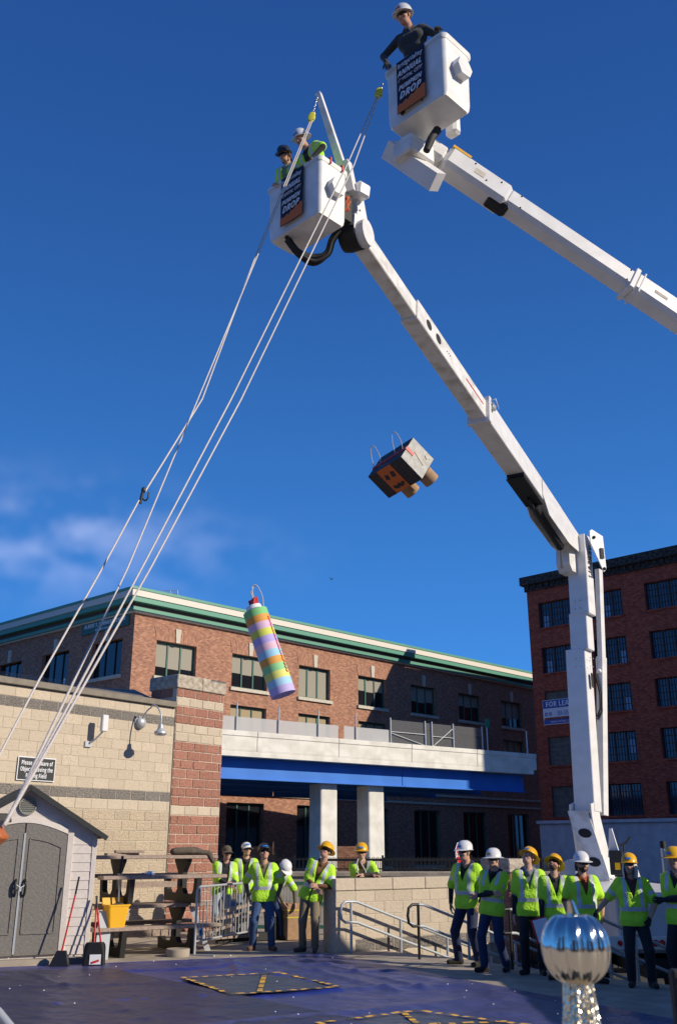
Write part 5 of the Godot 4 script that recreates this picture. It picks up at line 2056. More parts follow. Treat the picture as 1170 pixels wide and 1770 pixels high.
	m.box(C + d2 * 3.75 + S2 * 0.177, Vector3(0.004, 0.05, 0.22), Basis(S2, up2, S2.cross(up2)).orthonormalized())
	part("faded_decal", m, M.limestone, t2)
	m = MB.new()
	m.box(C + d2 * 0.25 + S2 * 0.16 + up2 * 0.15, Vector3(0.06, 0.04, 0.3), Basis(S2, up2, S2.cross(up2)).orthonormalized())
	part("decal", m, M.mop_yellow, t2)
	m = MB.new()
	m.beam(Vector3(0.72, 11.02, -10.85), Vector3(1.36, 10.34, -10.7), 0.26, 0.22, Vector3(0.7, 0, 0.7))
	part("tip_arm", m, M.lift_white, t2)
	m = MB.new()
	m.box(Vector3(1.05, 10.86, -10.75), Vector3(0.5, 0.3, 0.36), Basis(Vector3.UP, 0.75), 0.03)
	part("mount_bracket", m, M.lift_worn, t2)
	m = MB.new()
	m.tube([Vector3(1.36, 11.05, -10.5), Vector3(1.27, 10.85, -10.42), Vector3(1.19, 10.62, -10.4)], 0.065, 8, 0.05)
	part("hose_boot", m, M.rubber, t2)
	tub(t2, frame(Vector3(1.25, 11.13, -10.42), 0.715, 0.7), 0.0)
	m = MB.new()
	m.box(Vector3(1.62, 11.45, -10.78), Vector3(0.16, 0.5, 0.2), Basis(Vector3.UP, 0.78), 0.04)
	part("rear_cover", m, M.lift_white, t2)
	m = MB.new()
	m.beam(far + Vector3(0.2, 0.2, 0), Vector3(far.x + 0.3, 0.8, far.z), 0.45, 0.4, S2)
	part("mast_section", m, M.lift_white, t2)
	m = MB.new()
	m.box(Vector3(far.x, 0.0, far.z), Vector3(2.4, 1.9, 5.0), Basis.IDENTITY, 0.05)
	part("body", m, M.white_wall, t2)
	banner("dark banner reading annual capital city pumpkin drop on the highest bucket", frame(Vector3(1.25, 11.13, -10.42), 0.715, 0.7) * at(Vector3(-0.03, 0.97, 0.337)))

	# --- unseen box truck out of view right, placed to shade crew and tarpaulins
	var bt := thing("unseen_box_truck", "unseen white box truck beyond the right edge, placed to shade crew and tarpaulins", "truck", at(Vector3(8.0, 0, -11.3)))
	m = MB.new()
	m.box(Vector3(0, 1.6, 0), Vector3(2.4, 2.08, 11.0), Basis.IDENTITY, 0.04)
	part("box", m, M.lift_white, bt)
	m = MB.new()
	m.loft([[0.5, 2.2, 1.9, 0.2], [1.6, 2.2, 1.9, 0.2], [2.5, 1.9, 1.4, 0.25]], true, true, at(Vector3(0, 0, 6.4)))
	part("cab", m, M.lift_white, bt)
	for x in [-0.95, 0.95]:
		for z in [-2.6, 6.4]:
			m = MB.new()
			m.lathe(at(Vector3(x - 0.14, 0.46, z), Basis(Vector3.BACK, -PI / 2)), [[0.0, 0.0], [0.42, 0.0], [0.46, 0.04], [0.46, 0.24], [0.42, 0.28], [0.0, 0.28]], 18)
			part("wheel", m, M.rubber, bt)


func smooth(p: Array, n := 6) -> Array:
	var out := []
	for i in p.size() - 1:
		var a: Vector3 = p[maxi(i - 1, 0)]
		var b: Vector3 = p[i]
		var c: Vector3 = p[i + 1]
		var d: Vector3 = p[mini(i + 2, p.size() - 1)]
		for k in n:
			out.append(b.cubic_interpolate(c, a, d, float(k) / n))
	out.append(p[p.size() - 1])
	return out


func straight(p: Array, n: int) -> Array:
	var out := []
	for i in p.size() - 1:
		for k in n:
			out.append(p[i].lerp(p[i + 1], float(k) / n))
	out.append(p[p.size() - 1])
	return out


# ---------- ropes ----------
func make_ropes() -> void:
	var a := [Vector3(-0.45, 12.66, -12.1), Vector3(-1.14, 9.76, -11.4), Vector3(-1.52, 6.44, -9.5), Vector3(-1.765, 4.78, -8.05)]
	var a2 := [Vector3(-1.78, 4.64, -7.9), Vector3(-1.79, 3.73, -6.9), Vector3(-1.78, 2.64, -5.6), Vector3(-1.71, 2.16, -4.9), Vector3(-1.6, 1.6, -4.0)]
	var b := [Vector3(-0.42, 12.66, -12.1), Vector3(-1.11, 9.76, -11.4), Vector3(-1.53, 3.64, -6.6), Vector3(-0.77, 1.77, -2.3)]
	var c := [Vector3(0.56, 11.94, -10.8), Vector3(0.11, 10.05, -10.0), Vector3(-0.96, 5.49, -7.6), Vector3(-1.21, 3.35, -5.6), Vector3(-0.74, 1.765, -2.2)]
	var i := 0
	for q in [[a, "thin rope from the jib pulley down to the metal hook", 0.01, 0.009], [a2, "white rope below the metal hook running to the left edge", 0.008, 0.006], [b, "white rope from the jib pulley to the orange wooden block", 0.011, 0.0045]]:
		var m := MB.new()
		m.tube(straight(q[0], 20), q[2], 6, q[3])
		tag(part("rope", m, M.rope_white), q[1], "rope", "ropes of the pulley rig")
	for s in [0.0, 0.09]:
		var m := MB.new()
		var pts := []
		for k in c.size():
			pts.append(c[k] + Vector3(s, 0, 0) * (1.0 if k > 0 and k < 3 else [0.3, 1.0, 1.0, 0.6, 0.0][k]))
		m.tube(straight(pts, 20), 0.0115, 6, 0.0042)
		tag(part("rope", m, M.rope_white), ("left" if s == 0.0 else "right") + " strand of the rope pair hung from the highest bucket", "rope", "ropes of the pulley rig")
	# pulleys
	for q in [[Vector3(-0.43, 12.73, -12.1), Vector3(-0.345, 13.3, -12.25), "yellow pulley hung by a chain from the jib of the lower bucket"], [Vector3(0.58, 11.98, -10.8), Vector3(0.66, 12.16, -10.75), "yellow pulley hung by a hook under the highest bucket rim"]]:
		var p := thing("pulley", q[2], "pulley", at(q[0]))
		var m: MB
		for z in [-0.025, 0.025]:
			m = MB.new()
			m.ball(Vector3(0, 0, z), Vector3(0.055, 0.095, 0.012), 12, 8, Basis(Vector3.BACK, -0.35))
			part("cheek", m, M.pulley_yellow, p)
		m = MB.new()
		m.lathe(at(Vector3(0, 0, -0.014), Basis(Vector3.RIGHT, PI / 2)), [[0.0, 0.0], [0.045, 0.0], [0.035, 0.014], [0.045, 0.028], [0.0, 0.028]], 14)
		part("sheave", m, M.black_plastic, p)
		var e: Vector3 = q[1] - q[0]
		var n := int(e.length() / 0.055)
		m = MB.new()
		for k in n:
			var o: Vector3 = e * (0.14 + 0.86 * k / n)
			m.ball(o, Vector3(0.02 if k % 2 else 0.012, 0.03, 0.012 if k % 2 else 0.02), 7, 5)
		m.tube([e * 0.13 + Vector3(0.03, 0.06, 0), e * 0.13 + Vector3(0.04, 0, 0), e * 0.13 + Vector3(0, -0.03, 0), e * 0.13 + Vector3(-0.025, 0.0, 0)], 0.012, 6)
		part("hook", m, M.steel, p)
	var h := thing("rope_hook", "dark metal snap hook joining the two ropes in front of the clouds", "hook", at(Vector3(-1.775, 4.72, -7.98)))
	var m := MB.new()
	m.tube([Vector3(0.015, 0.07, 0), Vector3(0.0, 0.0, 0), Vector3(-0.01, -0.08, 0)], 0.016, 6)
	m.tube(smooth([Vector3(0.0, -0.02, 0), Vector3(0.03, -0.05, 0), Vector3(0.055, -0.03, 0), Vector3(0.06, 0.03, 0)]), 0.008, 6)
	m.ball(Vector3(0.012, 0.05, 0), Vector3(0.022, 0.03, 0.022), 8, 6)
	part("shank", m, M.sign_black, h)
	var w := thing("wooden_block", "orange wooden block at the left edge where the ropes end", "block", at(Vector3(-0.765, 1.735, -2.2), Basis(Vector3.BACK, 0.7)))
	m = MB.new()
	m.box(Vector3.ZERO, Vector3(0.06, 0.035, 0.05), Basis.IDENTITY, 0.004)
	m.box(Vector3(-0.05, 0, 0), Vector3(0.07, 0.05, 0.06), Basis.IDENTITY, 0.006)
	part("timber", m, M.orange_wood, w)


# ---------- what was dropped ----------
func make_falling_things() -> void:
	var cb := Basis(Vector3.RIGHT, atan(580.0 / 1630.0))
	var u1 := (cb * Vector3(0.689, -0.689, -0.226)).normalized()
	var u2 := (cb * Vector3(-0.589, -0.351, -0.728)).normalized()
	u2 = (u2 - u1 * u1.dot(u2)).normalized()
	var u3 := u1.cross(u2)
	if u3.dot(cb * Vector3(0.423, 0.634, -0.648)) < 0.0:
		u3 = -u3
	var V := Vector3(0.734, 6.09, -10.33)
	var a := 0.383
	var b := 0.632
	var c := 0.4
	var o := V + u1 * a / 2 + u2 * b / 2 + u3 * c / 2
	var s := thing("pumpkin_box", "black and silver cardboard box with an orange painted face falling through the air", "box", at(o, Basis(u1, u2, u3)))
	var m := MB.new()
	m.box(Vector3.ZERO, Vector3(a, b, c), Basis.IDENTITY, 0.004)
	part("carton", m, M.cardboard_black, s)
	m = MB.new()
	# the silver side is the one with u1 and u3 (u2 = -b/2)
	m.box(Vector3(0, -b / 2 - 0.002, 0), Vector3(a - 0.012, 0.006, c - 0.012))
	part("silver_side", m, M.silver_tape, s)
	m = MB.new()
	# painted face on the side with u1 and u2 (u3 = -c/2)
	m.box(Vector3(0.0, 0.02, -c / 2 - 0.002), Vector3(a - 0.01, b * 0.4, 0.006))
	var pf := part("painted_face", m, M.banner_orange, s)
	m = MB.new()
	for q in [[-0.06, -0.035, 0.028], [-0.055, 0.075, 0.026]]:
		m.box(Vector3(q[0], q[1], -c / 2 - 0.007), Vector3(q[2] * 2.8, q[2] * 2.2, 0.006), Basis(Vector3.BACK, 0.3), 0.002)
	for i in 5:
		m.box(Vector3(0.1 + 0.015 * (i % 2), -0.06 + i * 0.036, -c / 2 - 0.0075), Vector3(0.045, 0.04, 0.006), Basis(Vector3.BACK, 0.5))
	part("face_mark", m, M.cardboard_black, pf)
	m = MB.new()
	m.box(Vector3(-a / 2 - 0.004, 0, -0.02), Vector3(0.008, b + 0.02, 0.05))
	m.box(Vector3(-a / 2 + 0.06, -b / 2 - 0.008, -0.02), Vector3(0.13, 0.008, 0.05))
	part("red_strap", m, M.stripe_red, s)
	for q in [[0.14, 0.5], [0.68, 0.45]]:
		m = MB.new()
		var p := Vector3(a / 2, -b / 2 + b * q[0], -c / 2 + c * q[1])
		m.tube([p, p + Vector3(0.16, 0, 0)], 0.1, 20)
		part("tube", m, M.cardboard, s)
	# two string loops on the upper side
	for q in [[-0.2, 0.1], [0.22, -0.02]]:
		m = MB.new()
		var p := Vector3(-a / 2, q[0], 0.0)
		m.tube(smooth([p + Vector3(0, -0.05, -0.02), p + Vector3(-0.08, -0.08, 0.03), p + Vector3(-0.18, -0.04, 0.12), p + Vector3(-0.2, 0.04, 0.16), p + Vector3(-0.12, 0.09, 0.1), p + Vector3(0, 0.1, 0.0)]), 0.005, 5)
		part("string", m, M.rope_white, s)
	m = MB.new()
	m.box(Vector3(0.02, -b / 2 - 0.008, 0.02), Vector3(0.2, 0.006, 0.04), Basis(Vector3.UP, 0.3))
	m.box(Vector3(0.1, -b / 2 - 0.009, 0.13), Vector3(0.05, 0.006, 0.06), Basis(Vector3.UP, 0.6))
	part("tape_patch", m, M.limestone, s)

	# the striped tube
	var ax := (cb * Vector3(0.34, -0.872, 0.35)).normalized()
	var x := ax.cross(Vector3(0, 0, 1)).normalized()
	var T := Transform3D(Basis(x, -ax, x.cross(-ax)), Vector3(-0.815, 3.88, -11.0))
	var tb := thing("striped_tube", "pastel striped cardboard tube with red writing falling through the air", "tube", T)
	var L := 1.06
	var R := 0.147
	var cols := [Color(0.2, 0.55, 0.2), Color(0.72, 0.33, 0.06), Color(0.68, 0.45, 0.62), Color(0.62, 0.66, 0.1), Color(0.45, 0.38, 0.75), Color(0.72, 0.48, 0.6), Color(0.33, 0.62, 0.82), Color(0.75, 0.36, 0.07), Color(0.27, 0.62, 0.27), Color(0.72, 0.7, 0.17), Color(0.36, 0.62, 0.8), Color(0.5, 0.42, 0.74)]
	for i in 12:
		m = MB.new()
		var y0 := L / 2 - L * (i + 1) / 12.0
		m.lathe(at(Vector3.ZERO), [[R, y0], [R, y0 + L / 12.0]], 28)
		var pm: StandardMaterial3D = paint("band_%d" % i, cols[i], 0.7)
		part("band", m, pm, tb)
	m = MB.new()
	m.lathe(at(Vector3.ZERO), [[0.0, -L / 2], [R, -L / 2]], 28)
	part("end_cap", m, M.band_11, tb)
	m = MB.new()
	m.lathe(at(Vector3.ZERO), [[R, L / 2], [R - 0.01, L / 2 + 0.004], [0.0, L / 2 + 0.03]], 24)
	m.lathe(at(Vector3(0, L / 2 + 0.02, 0)), [[0.1, 0.0], [0.09, 0.05], [0.0, 0.07]], 12)
	part("plastic_wrap", m, M.sign_white, tb)
	m = MB.new()
	for i in 7:
		var w := i * 0.9
		m.box(Vector3(-0.02 + 0.03 * cos(w), L / 2 + 0.1, 0.03 * sin(w)), Vector3(0.06, 0.13, 0.02), Basis(Vector3.UP, w) * Basis(Vector3.RIGHT, 0.4), 0.008)
	part("ribbon", m, M.stripe_red, tb)
	m = MB.new()
	m.tube(smooth([Vector3(-0.1, L / 2, 0.08), Vector3(-0.14, L / 2 + 0.16, 0.03), Vector3(-0.12, L / 2 + 0.3, 0), Vector3(-0.06, L / 2 + 0.3, 0), Vector3(-0.02, L / 2 + 0.12, 0), Vector3(0.06, L / 2 + 0.03, 0)]), 0.006, 5)
	m.tube(smooth([Vector3(-0.1, L / 2 + 0.31, 0.01), Vector3(-0.03, L / 2 + 0.25, 0), Vector3(-0.02, L / 2 + 0.15, 0.0), Vector3(0.05, L / 2 + 0.06, 0.03)]), 0.006, 5)
	part("string", m, M.rope_white, tb)
	# red brush marks of the writing, down the right of the tube
	m = MB.new()
	var r2 := RandomNumberGenerator.new()
	r2.seed = 3
	for i in 16:
		var y := L / 2 - 0.13 - i * 0.043
		var big := 1.6 if i > 12 else 1.0
		var pts := []
		for k in 4:
			var an := 0.95 + 0.10 * (k % 2) * big + r2.randf_range(-0.03, 0.06)
			pts.append(Vector3(-sin(an) * (R + 0.001) * 1.0, y - 0.012 * k * big, -cos(an) * (R + 0.001)))
		for k in 4:
			pts[k].x = absf(pts[k].x) * signf(T.basis.x.x)
		m.tube(pts, 0.008 * sqrt(big), 5)
	part("writing", m, M.stripe_red, tb)


# ---------- left side ----------
func make_shed() -> void:
	var T := frame(Vector3(-4.0, 0, -16.6), 0.9, -0.43)   # right front corner, x to the right along the front
	var s := thing("garden_shed", "cream plastic garden shed with brown double doors, vent and dark roof", "shed", T)
	var W := 2.35
	var EV := 1.92
	var AP := 2.62
	var m := MB.new()
	m.box(Vector3(-W / 2, 0.03, -0.9), Vector3(W + 0.3, 0.12, 2.2))
	part("base_slab", m, M.concrete, s)
	# front wall as a gable sheet
	m = MB.new()
	m.prism(PackedVector2Array([Vector2(-W, 0.09), Vector2(0, 0.09), Vector2(0, EV), Vector2(-W / 2, AP), Vector2(-W, EV)]), 0.05, at(Vector3(0, 0, -0.025)))
	m.box(Vector3(-0.025, 1.0, -0.93), Vector3(0.05, 1.83, 1.75))
	m.box(Vector3(-W + 0.025, 1.0, -0.93), Vector3(0.05, 1.83, 1.75))
	m.box(Vector3(-W / 2, 1.0, -1.8), Vector3(W - 0.1, 1.83, 0.05))
	part("wall", m, M.shed_panel, s)
	# siding boards right and left of the doors, and the corner posts
	for side in [[-0.46, -0.09], [-W + 0.09, -W + 0.46]]:
		for i in 13:
			m = MB.new()
			var y: float = 0.12 + i * 0.137
			m.hexa([Vector3(side[0], y, 0.0), Vector3(side[1], y, 0.0), Vector3(side[1], y, 0.018), Vector3(side[0], y, 0.018), Vector3(side[0], y + 0.133, 0.0), Vector3(side[1], y + 0.133, 0.0), Vector3(side[1], y + 0.133, 0.008), Vector3(side[0], y + 0.133, 0.008)])
			part("siding_board", m, M.shed_panel, s)
	for x in [-0.045, -W + 0.045]:
		m = MB.new()
		m.box(Vector3(x, 1.0, 0.012), Vector3(0.08, 1.83, 0.03), Basis.IDENTITY, 0.006)
		part("corner_post", m, M.shed_panel, s)
	# door surround with arched head
	var dw := 1.36
	var cx := -W / 2
	m = MB.new()
	var arch := []
	for i in 13:
		var f := i / 12.0
		arch.append(Vector2(cx - dw / 2 + dw * f, 1.93 + 0.17 * sin(PI * f)))
	for i in 12:
		var a: Vector2 = arch[i]
		var b: Vector2 = arch[i + 1]
		m.hexa([Vector3(a.x, a.y, 0.0), Vector3(b.x, b.y, 0.0), Vector3(b.x, b.y, 0.045), Vector3(a.x, a.y, 0.045), Vector3(a.x, a.y + 0.09, 0.0), Vector3(b.x, b.y + 0.09, 0.0), Vector3(b.x, b.y + 0.09, 0.03), Vector3(a.x, a.y + 0.09, 0.03)])
	for sx in [-1.0, 1.0]:
		m.box(Vector3(cx + sx * (dw / 2 + 0.05), 1.02, 0.02), Vector3(0.1, 1.86, 0.045), Basis.IDENTITY, 0.006)
	part("door_surround", m, M.shed_panel, s)
	for sx in [-1.0, 1.0]:
		m = MB.new()
		var pl := PackedVector2Array()
		var x0: float = 0.012 * sx
		pl.append(Vector2(x0, 0.14))
		for i in 7:
			var f: float = 0.5 + sx * 0.5 * i / 6.0
			pl.append(Vector2((f - 0.5) * dw * 0.985 + (x0 if i == 0 else 0.0), 1.92 + 0.17 * sin(PI * f)))
		pl.append(Vector2(sx * dw / 2 * 0.985, 0.14))
		m.prism(pl, 0.05, at(Vector3(cx, 0, 0.03)))
		var d := part("door", m, M.shed_door, s)
		# raised panel
		m = MB.new()
		var pp := PackedVector2Array()
		for q in [[0.13, 0.45], [0.87, 0.45], [0.87, 1.72], [0.6, 1.8], [0.35, 1.84], [0.13, 1.86]]:
			pp.append(Vector2(sx * dw / 2 * q[0], q[1]))
		for i in pp.size():
			var a := pp[i]
			var b := pp[(i + 1) % pp.size()]
			m.beam(Vector3(cx + a.x, a.y, 0.06), Vector3(cx + b.x, b.y, 0.06), 0.018, 0.022, Vector3.BACK)
		part("panel_bead", m, M.shed_door, d)
		m = MB.new()
		m.tube(smooth([Vector3(cx + sx * 0.07, 1.0, 0.06), Vector3(cx + sx * 0.075, 1.04, 0.11), Vector3(cx + sx * 0.08, 1.12, 0.12), Vector3(cx + sx * 0.075, 1.2, 0.11), Vector3(cx + sx * 0.07, 1.24, 0.06)]), 0.02, 7)
		part("handle", m, M.black_plastic, d)
	m = MB.new()
	m.box(Vector3(cx, 1.05, 0.062), Vector3(0.03, 1.78, 0.012))
	part("door_strip", m, M.rail_grey, s)
	m = MB.new()
	m.tube(smooth([Vector3(cx - 0.07, 1.17, 0.12), Vector3(cx, 1.13, 0.13), Vector3(cx + 0.07, 1.16, 0.12)]), 0.01, 5)
	m.box(Vector3(cx, 1.1, 0.13), Vector3(0.04, 0.06, 0.02))
	part("padlock", m, M.galvanised, s)
	# round vent
	m = MB.new()
	m.lathe(at(Vector3(cx, 2.36, 0.0), Basis(Vector3.RIGHT, PI / 2)), [[0.0, 0.03], [0.12, 0.03], [0.122, 0.045], [0.14, 0.045], [0.142, 0.0]], 28)
	var v := part("vent", m, M.duct_grey, s)
	for i in 6:
		var y := 2.28 + i * 0.033
		var hw := sqrt(maxf(0.0, 0.012 - (y - 2.36) * (y - 2.36)))
		m = MB.new()
		m.box(Vector3(cx, y, 0.038), Vector3(hw * 2, 0.022, 0.012), Basis(Vector3.RIGHT, 0.6))
		part("slat", m, M.duct_grey, v)
	# roof: gable slopes with dark fascia, and the main slope running left
	for sx in [-1.0, 1.0]:
		var e := Vector3(cx + sx * (W / 2 + 0.12), EV - 0.06, 0)
		var top := Vector3(cx, AP + 0.02, 0)
		m = MB.new()
		m.hexa([e + Vector3(0, 0, 0.16), top + Vector3(0, 0, 0.16), top + Vector3(0, 0, -1.9), e + Vector3(0, 0, -1.9), e + Vector3(0, 0.05, 0.16), top + Vector3(0, 0.05, 0.16), top + Vector3(0, 0.05, -1.9), e + Vector3(0, 0.05, -1.9)])
		part("roof", m, M.shingle_grey, s)
		m = MB.new()
		m.beam(e + Vector3(0, 0.0, 0.17), top + Vector3(0, 0.0, 0.17), 0.03, 0.075, Vector3.BACK)
		part("fascia", m, M.sign_black, s)
	for i in 5:
		m = MB.new()
		var y := 2.16 + i * 0.1
		var z := 0.1 - i * 0.17
		m.box(Vector3(cx - 1.0, y, z), Vector3(1.5 - 0.1 * i, 0.035, 0.2), Basis(Vector3.RIGHT, 0.5))
		part("shingle_course", m, M.shingle_grey, s)


func picnic_table() -> Node3D:
	var t := Node3D.new()
	t.name = "picnic_table"
	var L := 2.3
	var pk := MB.new()
	pk.box(Vector3.ZERO, Vector3(L, 0.062, 0.14), Basis.IDENTITY, 0.01)
	var pm := pk.mesh()
	for i in 5:
		put("plank", pm, M.plank, t, at(Vector3(0, 0.76, -0.288 + i * 0.144)))
	for z in [-0.69, -0.546, 0.546, 0.69]:
		put("plank", pm, M.plank, t, at(Vector3(0, 0.44, z)))
	for x in [-0.62, 0.62]:
		var m := MB.new()
		var B := at(Vector3(x, 0, 0), Basis(Vector3(0, 0, 1), Vector3.UP, Vector3(-1, 0, 0)))
		m.prism(PackedVector2Array([Vector2(-0.68, 0.0), Vector2(-0.62, -0.0), Vector2(0.62, 0.0), Vector2(0.68, 0.0), Vector2(0.74, 0.41), Vector2(0.6, 0.41), Vector2(0.57, 0.2), Vector2(0.5, 0.14), Vector2(0.18, 0.14), Vector2(0.11, 0.22), Vector2(0.11, 0.5), Vector2(0.27, 0.68), Vector2(0.29, 0.735), Vector2(-0.29, 0.735), Vector2(-0.27, 0.68), Vector2(-0.11, 0.5), Vector2(-0.11, 0.22), Vector2(-0.18, 0.14), Vector2(-0.5, 0.14), Vector2(-0.57, 0.2), Vector2(-0.6, 0.41), Vector2(-0.74, 0.41)]), 0.09, B)
		part("leg", m, M.table_black, t)
	var m := MB.new()
	m.box(Vector3(0, 0.3, 0.0), Vector3(1.15, 0.1, 0.04))
	part("stretcher", m, M.plank, t)
	return t


func make_tables() -> void:
	var proto := picnic_table()
	proto.transform = frame(Vector3(-3.42, 0, -18.05), 0.84, -0.545)
	add_child(proto, true)
	tag(proto, "lower picnic table with brown planks and black legs, yellow bucket on its bench", "picnic table", "picnic tables by the shed")
	var a := proto.duplicate()
	a.transform = frame(Vector3(-3.36, 0.8, -18.1), 0.84, -0.545)
	add_child(a, true)
	tag(a, "upper picnic table stacked on top of another, camouflage cloth on it", "picnic table", "picnic tables by the shed")
	# loose planks and a spare leg behind the barricade
	for i in 4:
		var q := MB.new()
		q.box(Vector3.ZERO, Vector3(1.5 - 0.15 * i, 0.05, 0.14), Basis.IDENTITY, 0.008)
		var y: float = [0.12, 0.34, 0.5, 0.66][i]
		tag(put("loose_plank", q.mesh(), M.plank, self, Transform3D(frame(Vector3.ZERO, 0.75, -0.66).basis * Basis(Vector3.BACK, [0.0, 0.22, 0.1, 0.16][i]), Vector3(-2.15 + 0.12 * i, y, -19.5 - 0.12 * i))), ["lowest brown plank on the ground", "second lowest sloping brown plank", "third sloping brown plank", "uppermost sloping brown plank"][i] + " behind the steel barricade", "plank")
	var q2 := MB.new()
	q2.prism(PackedVector2Array([Vector2(-0.7, 0.0), Vector2(0.7, 0.0), Vector2(0.74, 0.4), Vector2(0.58, 0.4), Vector2(0.5, 0.14), Vector2(-0.5, 0.14), Vector2(-0.58, 0.4), Vector2(-0.74, 0.4)]), 0.09, Transform3D(Basis(Vector3.UP, 0.7), Vector3(-1.75, 0.02, -19.9)))
	tag(part("table_leg", q2, M.table_black), "black plastic table leg frame standing on the pavement behind the barricade", "table leg")
	# things on the tables
	var T := frame(Vector3(-3.36, 0.8, -18.1), 0.84, -0.545)
	var F := Field.new(Vector3(-0.55, -0.25, -0.35), Vector3(0.55, 0.25, 0.45), 0.022)
	F.add(Vector3(-0.2, 0.03, 0), Vector3(0.15, 0.05, 0.02), 0.1, 0.09, 0, 0.06, Vector3(1, 0.7, 1.6))
	F.add(Vector3(0.1, 0.03, 0.1), Vector3(0.34, 0.0, 0.2), 0.08, 0.07, 0, 0.05, Vector3(1, 0.7, 1.3))
	F.add(Vector3(0.36, -0.02, 0.22), Vector3(0.4, -0.13, 0.3), 0.055, 0.045, 0, 0.04)
	F.add(Vector3(-0.3, 0.04, 0.15), Vector3(0.0, 0.05, 0.2), 0.06, 0.06, 0, 0.05)
	tag(put("jacket", weld([moved(F.net(), Transform3D.IDENTITY, [Color.WHITE])]), M.camo, self, T * at(Vector3(0.62, 0.82, 0.1))), "camouflage jacket slumped over the end of the upper picnic table", "jacket")
	for i in 2:
		var m := MB.new()
		m.box(Vector3(0, 0, 0), Vector3(0.62 - 0.1 * i, 0.045, 0.13), Basis.IDENTITY, 0.006)
		tag(put("loose_board", m.mesh(), M.plank, self, T * at(Vector3(-0.55 + 0.12 * i, 0.806 + 0.047 * i, -0.05 + 0.05 * i), Basis(Vector3.UP, 0.1 - 0.2 * i))), ["lower", "upper"][i] + " loose brown board lying on the upper picnic table near the shed", "board")
	var bt := thing("water_bottle", "clear water bottle lying on the bench of the upper table", "bottle", T * at(Vector3(-0.28, 0.5, 0.6), Basis(Vector3.BACK, PI / 2) * Basis(Vector3.RIGHT, 0.2)))
	var m := MB.new()
	m.lathe(at(Vector3.ZERO), [[0.0, -0.1], [0.034, -0.1], [0.036, -0.02], [0.032, 0.0], [0.036, 0.03], [0.03, 0.07], [0.013, 0.1], [0.013, 0.12], [0.0, 0.12]], 12)
	M.bottle_clear.transparency = BaseMaterial3D.TRANSPARENCY_ALPHA
	part("body", m, M.bottle_clear, bt)
	m = MB.new()
	m.lathe(at(Vector3.ZERO), [[0.0, 0.115], [0.015, 0.115], [0.015, 0.135], [0.0, 0.136]], 10)
	m.lathe(at(Vector3.ZERO), [[0.037, -0.04], [0.037, 0.01]], 12)
	part("cap", m, M.blue_sticker, bt)


func leaning_tool(label: String, called: String, foot: Vector3, head: Vector3) -> Node3D:
	var t := thing(called, label, "dustpan" if called == "lobby_dustpan" else "broom")
	var m := MB.new()
	m.tube([foot + Vector3(0, 0.2, 0), foot.lerp(head, 0.8)], 0.014, 7)
	part("handle", m, M.handle_red, t)
	m = MB.new()
	m.tube([foot.lerp(head, 0.8), head], 0.016, 7)
	part("grip", m, M.black_plastic, t)
	return t


